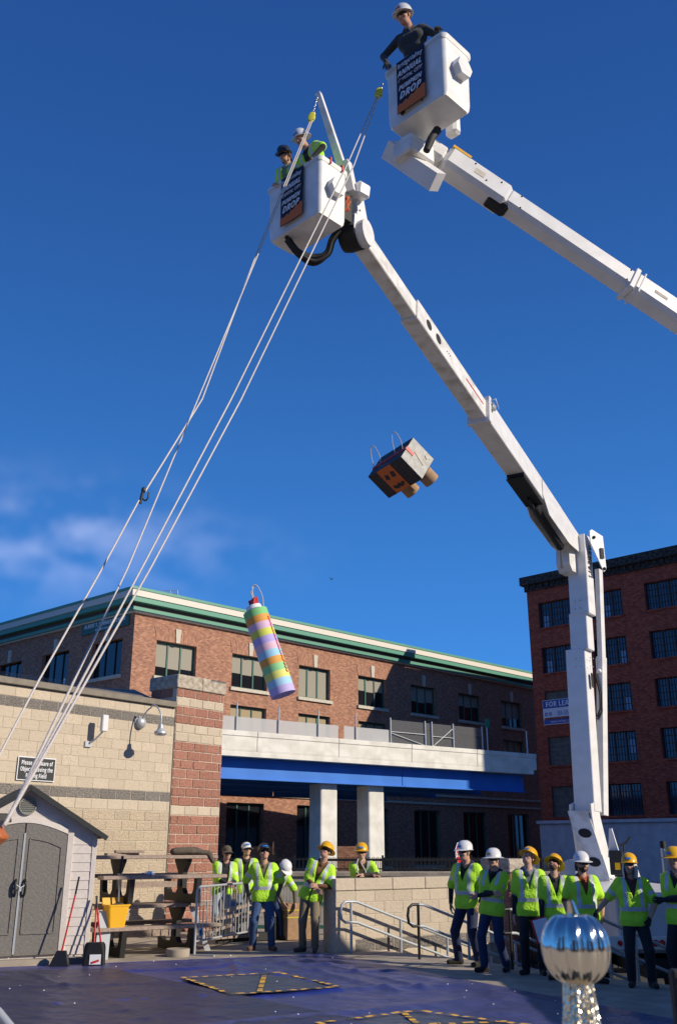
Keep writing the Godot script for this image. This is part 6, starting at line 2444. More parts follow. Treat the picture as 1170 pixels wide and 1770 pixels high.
func make_left_props() -> void:
	var m: MB
	# dustpans and brooms in front of the shed corner
	var t := leaning_tool("red-handled upright broom nearest the shed doors", "broom", Vector3(-4.27, 0.0, -16.0), Vector3(-4.15, 1.28, -16.2))
	m = MB.new()
	m.hexa([Vector3(-4.42, 0.0, -16.0), Vector3(-4.12, 0.0, -16.0), Vector3(-4.12, 0.0, -15.86), Vector3(-4.42, 0.0, -15.86), Vector3(-4.34, 0.22, -16.03), Vector3(-4.2, 0.22, -16.03), Vector3(-4.2, 0.22, -15.97), Vector3(-4.34, 0.22, -15.97)])
	part("bristles", m, M.black_plastic, t)
	t = leaning_tool("red-handled broom leaning behind the black dustpan, left one", "broom", Vector3(-3.86, 0.05, -16.35), Vector3(-3.93, 0.98, -16.58))
	m = MB.new()
	m.box(Vector3(-3.86, 0.12, -16.35), Vector3(0.26, 0.2, 0.06), Basis(Vector3.UP, 0.4), 0.02)
	part("bristles", m, M.black_plastic, t)
	t = leaning_tool("black lobby dustpan with white sticker and red handle", "lobby_dustpan", Vector3(-3.72, 0.1, -16.2), Vector3(-3.92, 0.98, -16.5))
	m = MB.new()
	var TT := frame(Vector3(-3.78, 0, -16.08), 0.95, -0.2)
	m.loft([[0.0, 0.34, 0.26, 0.03], [0.2, 0.33, 0.25, 0.05], [0.24, 0.33, 0.24, 0.06], [0.3, 0.31, 0.2, 0.07], [0.33, 0.26, 0.14, 0.06]], true, true, TT)
	part("pan", m, M.black_plastic, t)
	m = MB.new()
	m.box(Vector3(0.02, 0.1, 0.137), Vector3(0.17, 0.14, 0.006), Basis(Vector3.RIGHT, 0.04))
	var lb := part("label", m, M.sign_white, t)
	lb.transform = TT
	m = MB.new()
	m.box(Vector3(0.02, 0.07, 0.142), Vector3(0.12, 0.03, 0.004), Basis(Vector3.BACK, 0.3))
	part("label_mark", m, M.stripe_red, lb)
	# grey sheet leaning on the shed corner
	m = MB.new()
	m.box(Vector3(-3.86, 0.36, -16.95), Vector3(0.22, 0.74, 0.02), frame(Vector3.ZERO, 0.9, -0.43).basis * Basis(Vector3.BACK, -0.08) * Basis(Vector3.RIGHT, -0.2))
	tag(part("grey_sheet", m, M.rail_grey), "flat grey board leaning between the shed corner and the picnic table", "board")
	# yellow wringer bucket on the lower bench
	var T := frame(Vector3(-3.42, 0, -18.05), 0.84, -0.545)
	var w := thing("mop_wringer", "yellow mop wringer bucket standing on the lower picnic bench", "bucket", T * at(Vector3(-0.76, 0.463, 0.62)))
	m = MB.new()
	m.loft([[0.0, 0.27, 0.2, 0.03], [0.2, 0.33, 0.25, 0.04], [0.34, 0.38, 0.28, 0.05]], true, false)
	m.loft([[0.03, 0.24, 0.17, 0.03], [0.34, 0.36, 0.26, 0.05]], true, false, Transform3D.IDENTITY, true)
	m.loft([[0.33, 0.39, 0.29, 0.05], [0.345, 0.42, 0.32, 0.06], [0.36, 0.42, 0.32, 0.06], [0.362, 0.36, 0.26, 0.05]], false, false)
	part("tub", m, M.mop_yellow, w)
	m = MB.new()
	m.hexa([Vector3(-0.19, 0.34, -0.15), Vector3(0.19, 0.34, -0.15), Vector3(0.19, 0.34, -0.12), Vector3(-0.19, 0.34, -0.12), Vector3(-0.2, 0.46, -0.17), Vector3(0.2, 0.46, -0.17), Vector3(0.2, 0.46, -0.14), Vector3(-0.2, 0.46, -0.14)])
	part("splash_back", m, M.mop_yellow, w)
	var sq := thing("squeegee", "long-handled squeegee standing head down in the yellow bucket", "squeegee", T * at(Vector3(-0.74, 0.463, 0.6)))
	m = MB.new()
	m.tube([Vector3(0.02, 0.3, 0.02), Vector3(0.01, 0.86, -0.02)], 0.014, 7)
	part("handle", m, M.steel, sq)
	m = MB.new()
	m.tube([Vector3(0.01, 0.84, -0.02), Vector3(0.05, 1.12, -0.04)], 0.022, 7)
	part("grip", m, M.black_plastic, sq)
	m = MB.new()
	m.tube(smooth([Vector3(-0.16, 0.3, 0.03), Vector3(-0.06, 0.36, 0.03), Vector3(0.08, 0.36, 0.03), Vector3(0.18, 0.28, 0.03)]), 0.016, 6)
	m.box(Vector3(0.02, 0.37, 0.02), Vector3(0.06, 0.06, 0.05), Basis.IDENTITY, 0.01)
	part("head", m, M.sign_black, sq)
	m = MB.new()
	m.lathe(at(Vector3(-2.7, 0.0, -17.42)), [[0.0, 0.0], [0.2, 0.0], [0.2, 0.11], [0.19, 0.12], [0.0, 0.12]], 22)
	tag(part("paving_disc", m, M.concrete), "round grey concrete disc on the pavement under the bench end", "disc")
	# white and blue board leaning behind the tables
	var wb := thing("leaning_board", "narrow white and blue board leaning behind the lower bench end", "board", Transform3D(Basis(Vector3.BACK, 0.42), Vector3(-2.5, 0.42, -18.35)))
	m = MB.new()
	m.box(Vector3.ZERO, Vector3(0.09, 0.95, 0.02))
	part("plank", m, M.sign_white, wb)
	m = MB.new()
	m.box(Vector3(0, -0.1, 0.011), Vector3(0.07, 0.18, 0.006))
	part("blue_patch", m, M.blue_sticker, wb)
	# steel barricade
	var A := Vector3(-2.43, 0, -17.5)
	var B := Vector3(-1.72, 0, -19.45)
	var L := A.distance_to(B)
	var d := (B - A).normalized()
	var bc := thing("steel_barricade", "galvanised steel crowd barricade with upright bars and a small blue tag", "barricade", frame(A, d.x, d.z))
	m = MB.new()
	m.tube(smooth([Vector3(0, 0.0, 0), Vector3(0, 0.2, 0), Vector3(0, 0.6, 0), Vector3(0, 0.96, 0), Vector3(0.03, 1.04, 0), Vector3(0.12, 1.08, 0), Vector3(0.4, 1.08, 0), Vector3(L - 0.1, 1.08, 0), Vector3(L, 1.02, 0), Vector3(L, 0.6, 0), Vector3(L, 0.22, 0)]), 0.02, 8)
	part("frame", m, M.galvanised, bc)
	m = MB.new()
	m.tube([Vector3(0, 0.22, 0), Vector3(L, 0.22, 0)], 0.018, 8)
	part("bottom_rail", m, M.galvanised, bc)
	var bar := MB.new()
	bar.tube([Vector3(0, 0.22, 0), Vector3(0, 1.08, 0)], 0.009, 6)
	var bmsh := bar.mesh()
	for i in 15:
		put("bar", bmsh, M.galvanised, bc, at(Vector3(L * (i + 1) / 16.0, 0, 0)))
	for x in [0.0, L]:
		m = MB.new()
		m.box(Vector3(x, 0.012, 0), Vector3(0.05, 0.024, 0.75))
		part("foot", m, M.rail_grey, bc)
	m = MB.new()
	m.box(Vector3(L * 0.66, 0.72, 0.02), Vector3(0.24, 0.2, 0.008))
	var tg := part("tag_plate", m, M.galvanised, bc)
	m = MB.new()
	m.box(Vector3(L * 0.66, 0.74, 0.026), Vector3(0.17, 0.08, 0.006))
	part("print", m, M.blue_sticker, tg)
	# cardboard box on the pavement and a green rack behind
	var cb := thing("cardboard_box", "tall brown cardboard box with yellow straps beside the bending man", "box", frame(Vector3(-0.82, 0, -20.55), 0.92, -0.38))
	m = MB.new()
	m.box(Vector3(0, 0.34, 0), Vector3(0.62, 0.66, 0.55), Basis.IDENTITY, 0.008)
	part("carton", m, M.cardboard, cb)
	m = MB.new()
	for y in [0.42, 0.55]:
		m.box(Vector3(0, y, 0), Vector3(0.626, 0.02, 0.556))
	part("strap", m, M.pulley_yellow, cb)
	m = MB.new()
	m.lathe(at(Vector3(0.2, 0.46, 0.279), Basis(Vector3.RIGHT, PI / 2)), [[0.04, 0.0], [0.035, 0.004], [0.0, 0.004]], 14)
	part("hand_hole", m, M.rubber, cb)
	var gr := thing("green_rack", "dark green slatted metal rack behind the cardboard box", "rack", at(Vector3(-0.7, 0, -21.6)))
	m = MB.new()
	for y in [0.15, 0.6, 1.0]:
		m.box(Vector3(0, y, 0), Vector3(2.0, 0.07, 0.07))
	part("rail", m, M.frame_green, gr)
	var sl := MB.new()
	sl.box(Vector3.ZERO, Vector3(0.022, 0.86, 0.02))
	var slm := sl.mesh()
	for i in 30:
		put("slat", slm, M.galvanised, gr, at(Vector3(-0.96 + i * 0.066, 0.58, 0)))
	# grey rail at the bottom left corner, near us
	var nr := thing("near_rail", "grey metal rail end in the bottom left corner close to the camera", "rail")
	m = MB.new()
	m.tube([Vector3(-1.72, 0.68, -5.9), Vector3(-1.93, 0.84, -6.0), Vector3(-2.6, 1.1, -6.1)], 0.025, 8)
	m.tube([Vector3(-1.76, 0.68, -5.9), Vector3(-1.76, 0.0, -5.9)], 0.025, 8)
	part("tube", m, M.galvanised, nr)
	var yp := thing("marker_post", "black post with a yellow stripe at the bottom right edge", "post")
	m = MB.new()
	m.box(Vector3(0.652, 0.75, -2.0), Vector3(0.034, 1.5, 0.03), Basis.IDENTITY, 0.004)
	part("post", m, M.rubber, yp)
	m = MB.new()
	m.box(Vector3(0.6505, 0.75, -1.984), Vector3(0.007, 1.48, 0.004))
	part("stripe", m, M.mop_yellow, yp)


# ---------- tarpaulins with the target ----------
func sheet(P: Array, nx: int, ny: int, y0: float, amp: float, seed_: int, folds: Array, col: Callable) -> MB:
	var f := FastNoiseLite.new()
	f.seed = seed_
	f.frequency = 0.9
	f.fractal_octaves = 4
	var m := MB.new()
	m.use_col = true
	var g := []
	for j in ny + 1:
		var row := []
		for i in nx + 1:
			var u := float(i) / nx
			var v := float(j) / ny
			var p: Vector3 = P[0].lerp(P[1], u).lerp(P[3].lerp(P[2], u), v)
			var edge := minf(minf(u, 1.0 - u) * 12.0, minf(v, 1.0 - v) * 12.0)
			var h := absf(f.get_noise_2d(p.x, p.z)) * amp + absf(f.get_noise_2d(p.x * 3.1 + 9.0, p.z * 2.2)) * amp * 0.5
			for q in folds:   # [u0, v0, u1, v1, height, width]
				var a := Vector2(q[0], q[1])
				var b := Vector2(q[2], q[3])
				var w := Vector2(u, v)
				var t := clampf((w - a).dot(b - a) / (b - a).length_squared(), 0.0, 1.0)
				var dd := (w - a.lerp(b, t)).length()
				h += q[4] * exp(-dd * dd / (q[5] * q[5]))
			p.y = y0 + h * clampf(edge, 0.1, 1.0)
			row.append([p, u, v])
		g.append(row)
	var nrm := func(i: int, j: int) -> Vector3:
		var a: Vector3 = g[j][mini(i + 1, nx)][0] - g[j][maxi(i - 1, 0)][0]
		var b: Vector3 = g[mini(j + 1, ny)][i][0] - g[maxi(j - 1, 0)][i][0]
		var n := b.cross(a).normalized()
		return n if n.y > 0.0 else -n
	for j in ny:
		for i in nx:
			m.col = col.call(g[j][i][1], g[j][i][2])
			var na: Vector3 = nrm.call(i, j)
			var nb: Vector3 = nrm.call(i + 1, j)
			var nc: Vector3 = nrm.call(i + 1, j + 1)
			var nd: Vector3 = nrm.call(i, j + 1)
			m.tri(g[j][i][0], g[j][i + 1][0], g[j + 1][i + 1][0], na, nb, nc)
			m.tri(g[j][i][0], g[j + 1][i + 1][0], g[j + 1][i][0], na, nc, nd)
	return m


func make_tarps() -> void:
	var tm: StandardMaterial3D = paint("tarp", Color.WHITE, 0.42)
	tm.vertex_color_use_as_albedo = true
	tm.albedo_texture = noise_tex(0.02, Color(0.75, 0.75, 0.75), Color(1, 1, 1), 90)
	tm.uv1_triplanar = true
	tm.uv1_scale = Vector3.ONE * 0.4
	tm.heightmap_enabled = true
	tm.heightmap_scale = 2.4
	tm.heightmap_texture = bump_tex(0.02, 91)
	var navy := Color(0.068, 0.072, 0.2)
	var bright := Color(0.025, 0.04, 0.27)
	var Q := [Vector3(-6.6, 0, -15.25), Vector3(-0.15, 0, -17.72), Vector3(4.3, 0, -9.9), Vector3(-3.0, 0, -7.2)]
	var band := func(u: float, v: float) -> Color:
		var c := navy
		for q in [[0.13, 0.014], [0.3, 0.01], [0.47, 0.02], [0.7, 0.014]]:
			if absf(v - q[0] + 0.02 * sin(u * 9.0)) < q[1] and u < 0.72:
				c = bright
		if v < 0.015:
			c = bright
		return c
	var m := sheet(Q, 190, 170, 0.008, 0.016, 12, [[0.0, 0.13, 0.75, 0.13, 0.019, 0.012], [0.02, 0.3, 0.6, 0.28, 0.017, 0.012], [0.0, 0.47, 0.5, 0.47, 0.022, 0.015], [0.66, 0.0, 0.72, 0.4, 0.028, 0.018], [0.8, 0.05, 0.8, 0.5, 0.030, 0.012], [0.93, 0.0, 0.95, 0.9, 0.028, 0.02], [0.3, 0.7, 0.9, 0.62, 0.028, 0.02], [0.05, 0.75, 0.6, 0.8, 0.022, 0.02], [0.55, 0.02, 0.9, 0.2, 0.028, 0.009], [0.6, 0.2, 0.98, 0.32, 0.028, 0.009], [0.75, 0.0, 0.62, 0.3, 0.025, 0.008], [0.88, 0.05, 0.86, 0.5, 0.028, 0.009], [0.2, 0.02, 0.25, 0.5, 0.014, 0.006], [0.45, 0.02, 0.48, 0.6, 0.014, 0.006], [0.62, 0.45, 0.95, 0.5, 0.028, 0.01]], band)
	tag(part("tarpaulin", m, tm), "large dark blue tarpaulin spread over the pavement under the drop", "tarpaulin")
	# a dark-coloured sheet standing in for the cast shadow on the left
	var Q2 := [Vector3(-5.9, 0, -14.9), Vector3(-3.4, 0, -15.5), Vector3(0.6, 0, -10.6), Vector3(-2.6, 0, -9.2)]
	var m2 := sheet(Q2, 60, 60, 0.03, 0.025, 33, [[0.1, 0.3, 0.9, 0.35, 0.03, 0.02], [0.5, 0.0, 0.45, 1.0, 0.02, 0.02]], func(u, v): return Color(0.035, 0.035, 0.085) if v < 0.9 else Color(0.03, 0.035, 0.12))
	tag(part("tarpaulin", m2, tm), "dark sheet standing in for the cast shadow over the blue tarpaulin on the left", "tarpaulin")
	# targets: grey-green sheets edged with hazard tape
	var n := 0
	for P in [[Vector3(-2.12, 0, -14.3), Vector3(-0.85, 0, -14.85), Vector3(0.02, 0, -13.4), Vector3(-1.3, 0, -12.75)], [Vector3(-0.2, 0, -10.75), Vector3(0.85, 0, -11.55), Vector3(1.9, 0, -10.65), Vector3(0.6, 0, -9.55)]]:
		var s := thing("target_sheet", ["grey-green target sheet edged with black and yellow tape, further one", "target sheet edged with black and yellow tape at the bottom edge"][n], "target", Transform3D.IDENTITY, "landing targets on the tarpaulin")
		n += 1
		var mm := sheet(P, 24, 24, 0.03, 0.012, 40 + n, [], func(_u, _v): return Color(0.065, 0.075, 0.115))
		part("sheet", mm, tm, s)
		var ln := [[P[0], P[1]], [P[1], P[2]], [P[2], P[3]], [P[3], P[0]], [P[0].lerp(P[1], 0.85), P[3].lerp(P[2], 0.25)]]
		if n == 2:
			ln.append([P[0].lerp(P[3], 0.2), P[1].lerp(P[2], 0.8)])
		for e in ln:
			var tp := MB.new()
			tp.use_col = true
			var a: Vector3 = e[0]
			var b: Vector3 = e[1]
			var len := a.distance_to(b)
			var dir := (b - a).normalized()
			var sd := dir.cross(Vector3.UP) * 0.034
			var k := int(len / 0.085)
			for i in k:
				if rng.randf() < 0.15:
					continue
				tp.col = Color(0.8, 0.42, 0.01) if i % 2 else Color(0.012, 0.012, 0.012)
				var p0 := a + dir * len * i / k + Vector3(0, 0.046 + 0.004 * sin(i * 1.7), 0)
				var p1 := a + dir * len * (i + 1) / k + Vector3(0, 0.046 + 0.004 * sin((i + 1) * 1.7), 0)
				tp.quad(p0 - sd, p0 + sd, p1 + sd + dir * 0.03, p1 - sd + dir * 0.03, Vector3.UP)
			stuff(part("hazard_tape", tp, M.cloth, s))
	# crumbs of burst packing
	var cr := MB.new()
	for i in 36:
		var u := rng.randf()
		var v := rng.randf()
		var p: Vector3 = Q[0].lerp(Q[1], u).lerp(Q[3].lerp(Q[2], u), v * 0.8)
		cr.ball(p + Vector3(0, 0.07, 0), Vector3(1, 0.6, 1) * rng.randf_range(0.006, 0.026 if i % 9 == 0 else 0.012), 6, 4)
	var o := stuff(part("debris", cr, M.sign_white))
	o.set_meta("label", "small white crumbs of packing scattered over the tarpaulin")
	o.set_meta("category", "debris")


# ---------- people ----------
func make_people() -> void:
	var jeans := Color(0.03, 0.06, 0.16)
	var dark_jeans := Color(0.014, 0.022, 0.06)
	var black := Color(0.014, 0.014, 0.016)
	person("man in camouflage cap and black shirt leaning on the steel barricade", Vector3(-2.36, 0, -20.6), 0.25, {
		"tall": 1.77, "hat": "cap", "hat_mat": M.camo, "shirt": black, "trousers": Color(0.34, 0.38, 0.44), "open": 0.075, "girth": 1.2, "look": 0.2, "boots": Color(0.12, 0.09, 0.06),
		"neck": Vector3(0.04, -0.03, 0.1), "hands": [Vector3(0.04, 1.03, 0.38), Vector3(0.12, 1.05, 0.38)], "palms": [Vector3(0.3, -1, 0), Vector3(-0.3, -1, 0)], "cover": 0.95, "skin": Color(0.52, 0.29, 0.2)})
	person("man in white and blue cap and dark jacket behind the barricade", Vector3(-1.93, 0, -21.0), 0.1, {
		"tall": 1.8, "hat": "cap", "hat_mat": M.white_hat, "sticker": M.blue_sticker, "shirt": black, "trousers": Color(0.16, 0.2, 0.27), "hood": true, "look": 0.35, "lift": 0.15, "open": 0.05,
		"hands": [Vector3(-0.2, 0.92, 0.14), Vector3(0.2, 0.92, 0.14)]})
	person("man in dark hard hat, camouflage shirt and blue jeans looking up", Vector3(-1.36, 0, -18.42), 0.05, {
		"tall": 1.74, "hat": "brim", "hat_mat": M.dark_hat, "sticker": M.blue_sticker, "shirt": Color(0.14, 0.11, 0.06), "trousers": Color(0.035, 0.075, 0.18), "boots": Color(0.14, 0.07, 0.035), "look": 0.25, "lift": 0.42, "vee": 0.24,
		"hands": [Vector3(-0.27, 0.9, -0.04), Vector3(0.26, 0.9, -0.02)], "poles": [Vector3(-1, -0.2, -0.5), Vector3(1, -0.2, -0.5)], "feet": [Vector3(-0.17, 0, 0.0), Vector3(0.17, 0, 0.05)], "toes": [-0.35, 0.45]})
	person("man in white hard hat bending down beside the cardboard box", Vector3(-1.28, 0, -20.4), 0.45, {
		"tall": 1.76, "hat": "brim", "hat_mat": M.white_hat, "shades": false, "shirt": Color(0.12, 0.1, 0.06), "trousers": jeans, "pelvis": Vector3(-0.08, -0.06, -0.12), "neck": Vector3(0.0, -0.24, 0.3), "lift": -0.75, "look": 0.2,
		"hands": [Vector3(0.05, 0.62, 0.42), Vector3(0.3, 0.68, 0.34)], "poles": [Vector3(-1, 0.1, -0.3), Vector3(1, 0.1, -0.3)]})
	person("man in yellow hard hat and brown jacket leaning on the end of the low wall", Vector3(-0.5, 0, -18.12), -0.12, {
		"tall": 1.79, "hat": "full", "hat_mat": M.yellow_hat, "shirt": Color(0.14, 0.062, 0.022), "trousers": Color(0.19, 0.15, 0.095), "boots": Color(0.1, 0.07, 0.045), "look": -0.5, "lift": 0.5, "vee": 0.12, "open": 0.012,
		"pelvis": Vector3(0.03, 0, 0), "neck": Vector3(0.22, -0.01, 0.0), "hands": [Vector3(0.12, 1.03, 0.21), Vector3(0.17, 1.06, 0.22)], "palms": [Vector3(0.6, -0.3, -0.6), Vector3(-0.4, -0.4, -0.6)], "feet": [Vector3(-0.13, 0, -0.02), Vector3(0.1, 0, 0.08)], "toes": [-0.7, 0.1], "poles": [Vector3(-1, -0.5, -0.2), Vector3(1, -0.5, -0.4)]})
	person("man in yellow hard hat resting folded arms on top of the low wall", Vector3(0.46, 0, -18.95), 0.0, {
		"tall": 1.78, "hat": "full", "hat_mat": M.yellow_hat, "sticker": M.blue_sticker, "shirt": Color(0.045, 0.028, 0.02), "trousers": dark_jeans, "look": -0.15, "vee": 0.1, "open": 0.03, "cover": 0.7,
		"neck": Vector3(-0.02, -0.02, 0.12), "hands": [Vector3(0.16, 1.215, 0.4), Vector3(0.0, 1.23, 0.42)], "poles": [Vector3(-1, -0.3, 0.1), Vector3(1, -0.3, 0.1)], "palms": [Vector3(0, -1, 0), Vector3(0, -1, 0)]})
	# right-hand group
	person("tall man in white hard hat with blue sticker and moustache, hands in pockets", Vector3(2.04, 0, -16.12), -0.65, {
		"tall": 1.77, "hat": "brim", "hat_mat": M.white_hat, "sticker": M.blue_sticker, "shirt": black, "hood": true, "trousers": dark_jeans, "boots": Color(0.015, 0.012, 0.01), "look": -0.3, "girth": 1.14, "moustache": Color(0.03, 0.015, 0.008), "vee": 0.24,
		"hands": [Vector3(-0.27, 0.88, 0.06), Vector3(0.27, 0.9, 0.1)], "poles": [Vector3(-1, -0.2, -0.6), Vector3(1, -0.2, -0.6)], "feet": [Vector3(-0.2, 0, 0.0), Vector3(0.19, 0, 0.06)], "toes": [-0.75, -0.1]})
	person("slim man in white hard hat with gold sticker standing with folded arms", Vector3(2.31, 0, -15.36), -0.6, {
		"tall": 1.66, "hat": "full", "hat_mat": M.white_hat, "sticker": M.gold_sticker, "shirt": black, "hood": true, "trousers": Color(0.014, 0.03, 0.085), "boots": Color(0.012, 0.01, 0.01), "look": -0.25, "cover": 0.95, "vee": 0.3,
		"neck": Vector3(0.05, 0, -0.03), "hands": [Vector3(0.13, 1.14, 0.2), Vector3(-0.12, 1.1, 0.22)], "poles": [Vector3(-0.8, -1, 0.1), Vector3(0.8, -1, 0.1)], "palms": [Vector3(0, 0.2, -1), Vector3(0, 0.2, -1)], "feet": [Vector3(-0.1, 0, 0.16), Vector3(0.16, 0, -0.08)], "toes": [-0.5, 0.2]})
	person("man in yellow hard hat and grey hooded shirt gazing up to the left", Vector3(2.82, 0, -15.02), -0.15, {
		"tall": 1.69, "hat": "full", "hat_mat": M.yellow_hat, "sticker": M.blue_sticker, "shades": false, "shirt": Color(0.13, 0.15, 0.17), "forearm": black, "hood": true, "trousers": black, "look": -0.6, "lift": 0.62, "skin": Color(0.55, 0.32, 0.24), "vee": 0.24, "cover": 0.75,
		"hands": [Vector3(-0.25, 0.82, -0.02), Vector3(0.24, 0.86, 0.02)], "toes": [-0.5, 0.1]})
	person("man in yellow hard hat and dark blue jacket holding a clipboard, chin raised", Vector3(3.1, 0, -14.56), -0.05, {
		"tall": 1.6, "hat": "full", "hat_mat": M.yellow_hat, "shirt": Color(0.008, 0.01, 0.02), "trousers": Color(0.022, 0.045, 0.15), "look": -0.55, "lift": 0.68, "skin": Color(0.55, 0.31, 0.22), "vee": 0.2, "beard": Color(0.12, 0.06, 0.04), "cover": 0.75,
		"hands": [Vector3(-0.25, 0.84, 0.1), Vector3(0.26, 0.88, 0.0)], "grip": "grip", "feet": [Vector3(-0.14, 0, 0.08), Vector3(0.12, 0, 0.0)], "toes": [-0.4, 0.2]})
	person("long-haired bearded man in white hard hat and rust-brown shirt", Vector3(3.4, 0, -14.12), 0.1, {
		"tall": 1.62, "hat": "full", "hat_mat": M.white_hat, "shirt": Color(0.26, 0.05, 0.015), "forearm": SKIN, "trousers": black, "look": 0.16, "lift": -0.02, "long_hair": true, "hair": Color(0.07, 0.03, 0.012), "beard": Color(0.07, 0.03, 0.015), "vee": 0.22, "cover": 0.7,
		"hands": [Vector3(-0.22, 0.86, -0.05), Vector3(0.24, 0.86, 0.02)], "poles": [Vector3(-1, -0.2, -0.4), Vector3(1, -0.2, -0.4)], "toes": [-0.2, 0.4]})
	person("man in yellow hard hat over a white hood, one arm on the rail", Vector3(3.96, 0, -13.72), -0.18, {
		"tall": 1.6, "hat": "brim", "hat_mat": M.yellow_hat, "sticker": M.blue_sticker, "white_hood": true, "shirt": Color(0.12, 0.035, 0.03), "forearm": SKIN, "trousers": black, "look": -0.25, "lift": 0.1, "girth": 1.15, "vee": 0.22, "glove": Color(0.012, 0.012, 0.012), "grip": "grip", "cover": 0.85,
		"hands": [Vector3(-0.5, 1.02, 0.02), Vector3(0.2, 0.93, 0.16)], "poles": [Vector3(-0.3, -0.5, -0.8), Vector3(1, -0.1, -0.4)], "palms": [Vector3(0, -1, 0), Vector3(-0.5, 0, -1)], "feet": [Vector3(-0.12, 0, 0), Vector3(0.15, 0, 0.06)]})
	person("man in yellow hard hat at the right edge, gloved arms folded", Vector3(4.5, 0, -13.45), -0.75, {
		"tall": 1.68, "hat": "full", "hat_mat": M.yellow_hat, "sticker": M.blue_sticker, "shades": false, "shirt": black, "hood": true, "trousers": black, "look": -0.25, "glove": Color(0.012, 0.012, 0.014), "vee": 0.3, "cover": 0.8,
		"hands": [Vector3(0.12, 1.16, 0.2), Vector3(-0.12, 1.12, 0.22)], "poles": [Vector3(-0.8, -1, 0.1), Vector3(0.8, -1, 0.1)], "palms": [Vector3(0, 0.2, -1), Vector3(0, 0.2, -1)]})
	# in the buckets; their feet stand on the bucket floors
	person("worker in dark sweater and white hard hat leaning out of the highest bucket", Vector3(1.12, 11.2, -10.42), -0.6, {
		"tall": 1.86, "vest": false, "hat": "brim", "hat_mat": M.white_hat, "sticker": M.red_sticker, "shirt": Color(0.03, 0.034, 0.038), "trousers": black, "look": -0.25, "lift": -0.35, "glove": Color(0.02, 0.02, 0.02), "grip": "grip", "skin": Color(0.5, 0.26, 0.18),
		"neck": Vector3(-0.06, -0.03, 0.12), "twist": 0.2, "hands": [Vector3(-0.34, 0.9, 0.24), Vector3(0.42, 1.04, 0.22)], "poles": [Vector3(-1, 0.3, -0.2), Vector3(0.6, -0.6, -0.5)], "palms": [Vector3(0.2, -1, 0), Vector3(0, -1, 0)]})
	person("worker in dark hard hat at the left of the lower bucket looking down", Vector3(-0.78, 10.82, -12.62), -0.55, {
		"tall": 1.64, "hat": "brim", "hat_mat": M.dark_hat, "shades": true, "shirt": Color(0.2, 0.22, 0.18), "trousers": black, "look": -0.2, "lift": -0.4, "hair": Color(0.12, 0.05, 0.025), "long_hair": true, "vee": 0.15, "open": 0.05,
		"neck": Vector3(0, -0.02, 0.1), "hands": [Vector3(-0.12, 0.97, 0.24), Vector3(0.2, 0.94, 0.2)], "palms": [Vector3(0, -1, 0), Vector3(0, -1, 0)]})
	person("worker in white hard hat and lime jacket at the right of the lower bucket", Vector3(-0.3, 10.82, -12.3), -0.7, {
		"tall": 1.76, "hat": "full", "hat_mat": M.white_hat, "sticker": M.blue_sticker, "shades": false, "shirt": Color(0.02, 0.022, 0.025), "trousers": black, "look": -0.1, "lift": -0.5, "open": 0.05, "glove": Color(0.1, 0.06, 0.02), "grip": "grip", "cover": 0.85,
		"neck": Vector3(-0.12, -0.06, 0.18), "hands": [Vector3(-0.22, 0.96, 0.3), Vector3(0.16, 0.98, 0.34)], "poles": [Vector3(-1, 0, -0.3), Vector3(1, 0.4, -0.2)], "palms": [Vector3(0, -1, 0), Vector3(0, -1, 0)]})
	# held things and small gear
	var cl := thing("clipboard", "clipboard with white paper and red back held by the man in dark blue", "clipboard", Transform3D(Basis(Vector3.UP, -0.3) * Basis(Vector3.BACK, 0.25), Vector3(2.84, 0.63, -14.4)))
	var m := MB.new()
	m.box(Vector3.ZERO, Vector3(0.23, 0.32, 0.006))
	part("board", m, M.stripe_red, cl)
	m = MB.new()
	m.box(Vector3(0.015, 0, 0.006), Vector3(0.2, 0.29, 0.004))
	part("paper", m, M.sign_white, cl)
	m = MB.new()
	m.tube(smooth([Vector3(0.36, 1.52, -18.66), Vector3(0.34, 1.4, -18.6), Vector3(0.37, 1.25, -18.55), Vector3(0.45, 1.22, -18.5), Vector3(0.5, 1.3, -18.6), Vector3(0.42, 1.45, -18.6), Vector3(0.46, 1.52, -18.64)]), 0.011, 6)
	tag(part("neck_rope", m, M.rope_white), "white rope looped round the neck of the man behind the low wall", "rope")
	m = MB.new()
	m.ball(Vector3(-0.99 - 0.21, 1.71, -18.52), Vector3(0.012, 0.12, 0.07), 10, 8, Basis(Vector3.UP, 0.3))
	tag(part("face_shield", m, M.shades), "dark clear face shield raised beside the dark hard hat", "face shield")


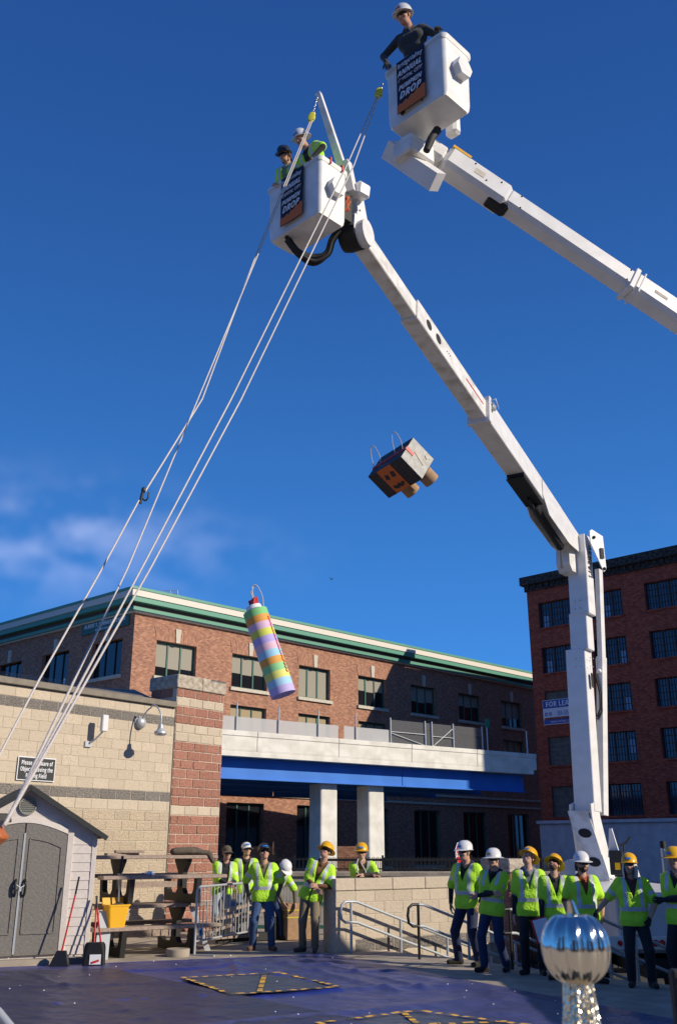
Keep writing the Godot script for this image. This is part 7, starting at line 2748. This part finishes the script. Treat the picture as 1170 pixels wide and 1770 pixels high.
# ---------- trophy close to the camera ----------
func make_trophy() -> void:
	var c := Vector3(0.343, 1.583, -1.5)
	var t := thing("pumpkin_trophy", "silver pumpkin trophy on a glittering stand close to the camera", "trophy", at(c, Basis().scaled(Vector3(0.9, 0.96, 0.9))))
	var m := MB.new()
	var seg := 96
	var rows := 28
	var P := func(i: int, k: int) -> Vector3:
		var f := PI * i / rows
		var a := TAU * k / seg
		var rib := 1.0 - 0.15 * pow(1.0 - absf(sin(a * 5.5)), 1.6) * pow(sin(f), 0.6)
		var r := 0.0555 * pow(sin(f), 0.82) * rib
		var y := 0.051 * cos(f)
		if f < 0.5:
			y -= 0.006 * (1.0 - f / 0.5)
		return Vector3(sin(a) * r, y, cos(a) * r)
	for i in rows:
		for k in seg:
			var q := []
			var nn := []
			for w in [[i, k], [i, k + 1], [i + 1, k + 1], [i + 1, k]]:
				var p: Vector3 = P.call(w[0], w[1])
				var u: Vector3 = P.call(mini(w[0] + 1, rows), w[1]) - P.call(maxi(w[0] - 1, 0), w[1])
				var v: Vector3 = P.call(w[0], w[1] + 1) - P.call(w[0], w[1] - 1)
				var n := u.cross(v)
				n = n.normalized() if n.length() > 1e-12 else Vector3(0, signf(p.y), 0)
				if n.dot(p) < 0.0:
					n = -n
				q.append(p)
				nn.append(n)
			if i > 0:
				m.tri(q[0], q[1], q[2], nn[0], nn[1], nn[2])
			if i < rows - 1:
				m.tri(q[0], q[2], q[3], nn[0], nn[2], nn[3])
	part("pumpkin", m, M.chrome, t)
	m = MB.new()
	m.tube(smooth([Vector3(0.001, 0.036, 0), Vector3(0.0, 0.05, 0), Vector3(-0.003, 0.066, 0)]), 0.0135, 12, 0.005)
	part("stem", m, M.chrome, t)
	# faceted, glittering column
	m = MB.new()
	var rg := RandomNumberGenerator.new()
	rg.seed = 5
	var pr := []
	for i in 33:
		var f := i / 32.0
		pr.append([0.021 + 0.018 * pow(f, 0.8) + 0.03 * maxf(0.0, f - 0.7), -0.042 - 0.2 * f])
	for i in 32:
		for k in 40:
			var a0 := TAU * (k + 0.5 * (i % 2)) / 40.0
			var a1 := a0 + TAU / 40.0
			var q := []
			for w in [[pr[i], a0], [pr[i], a1], [pr[i + 1], a1], [pr[i + 1], a0]]:
				var jr: float = 1.0 + 0.03 * sin(w[1] * 7.0 + w[0][1] * 900.0) + 0.03 * sin(w[1] * 17.0 - w[0][1] * 1500.0)
				q.append(Vector3(sin(w[1]) * w[0][0] * jr, w[0][1] + 0.003 * sin(w[1] * 11.0), cos(w[1]) * w[0][0] * jr))
			var mid: Vector3 = (q[0] + q[1] + q[2] + q[3]) / 4.0
			var out := (mid * Vector3(1, 0, 1)).normalized()
			var tip := mid + out * rg.randf_range(0.0002, 0.0022)
			for e in 4:
				m.flat(q[e], q[(e + 1) % 4], tip, out)
	part("stand", m, paint("glitter", Color(0.95, 0.84, 0.6), 0.24, 1.0), t)
	var pd := thing("display_pedestal", "plain dark pedestal under the silver pumpkin trophy", "pedestal")
	m = MB.new()
	m.box(Vector3(c.x, 0.67, c.z), Vector3(0.3, 1.335, 0.3), Basis.IDENTITY, 0.01)
	part("plinth", m, M.sign_black, pd)
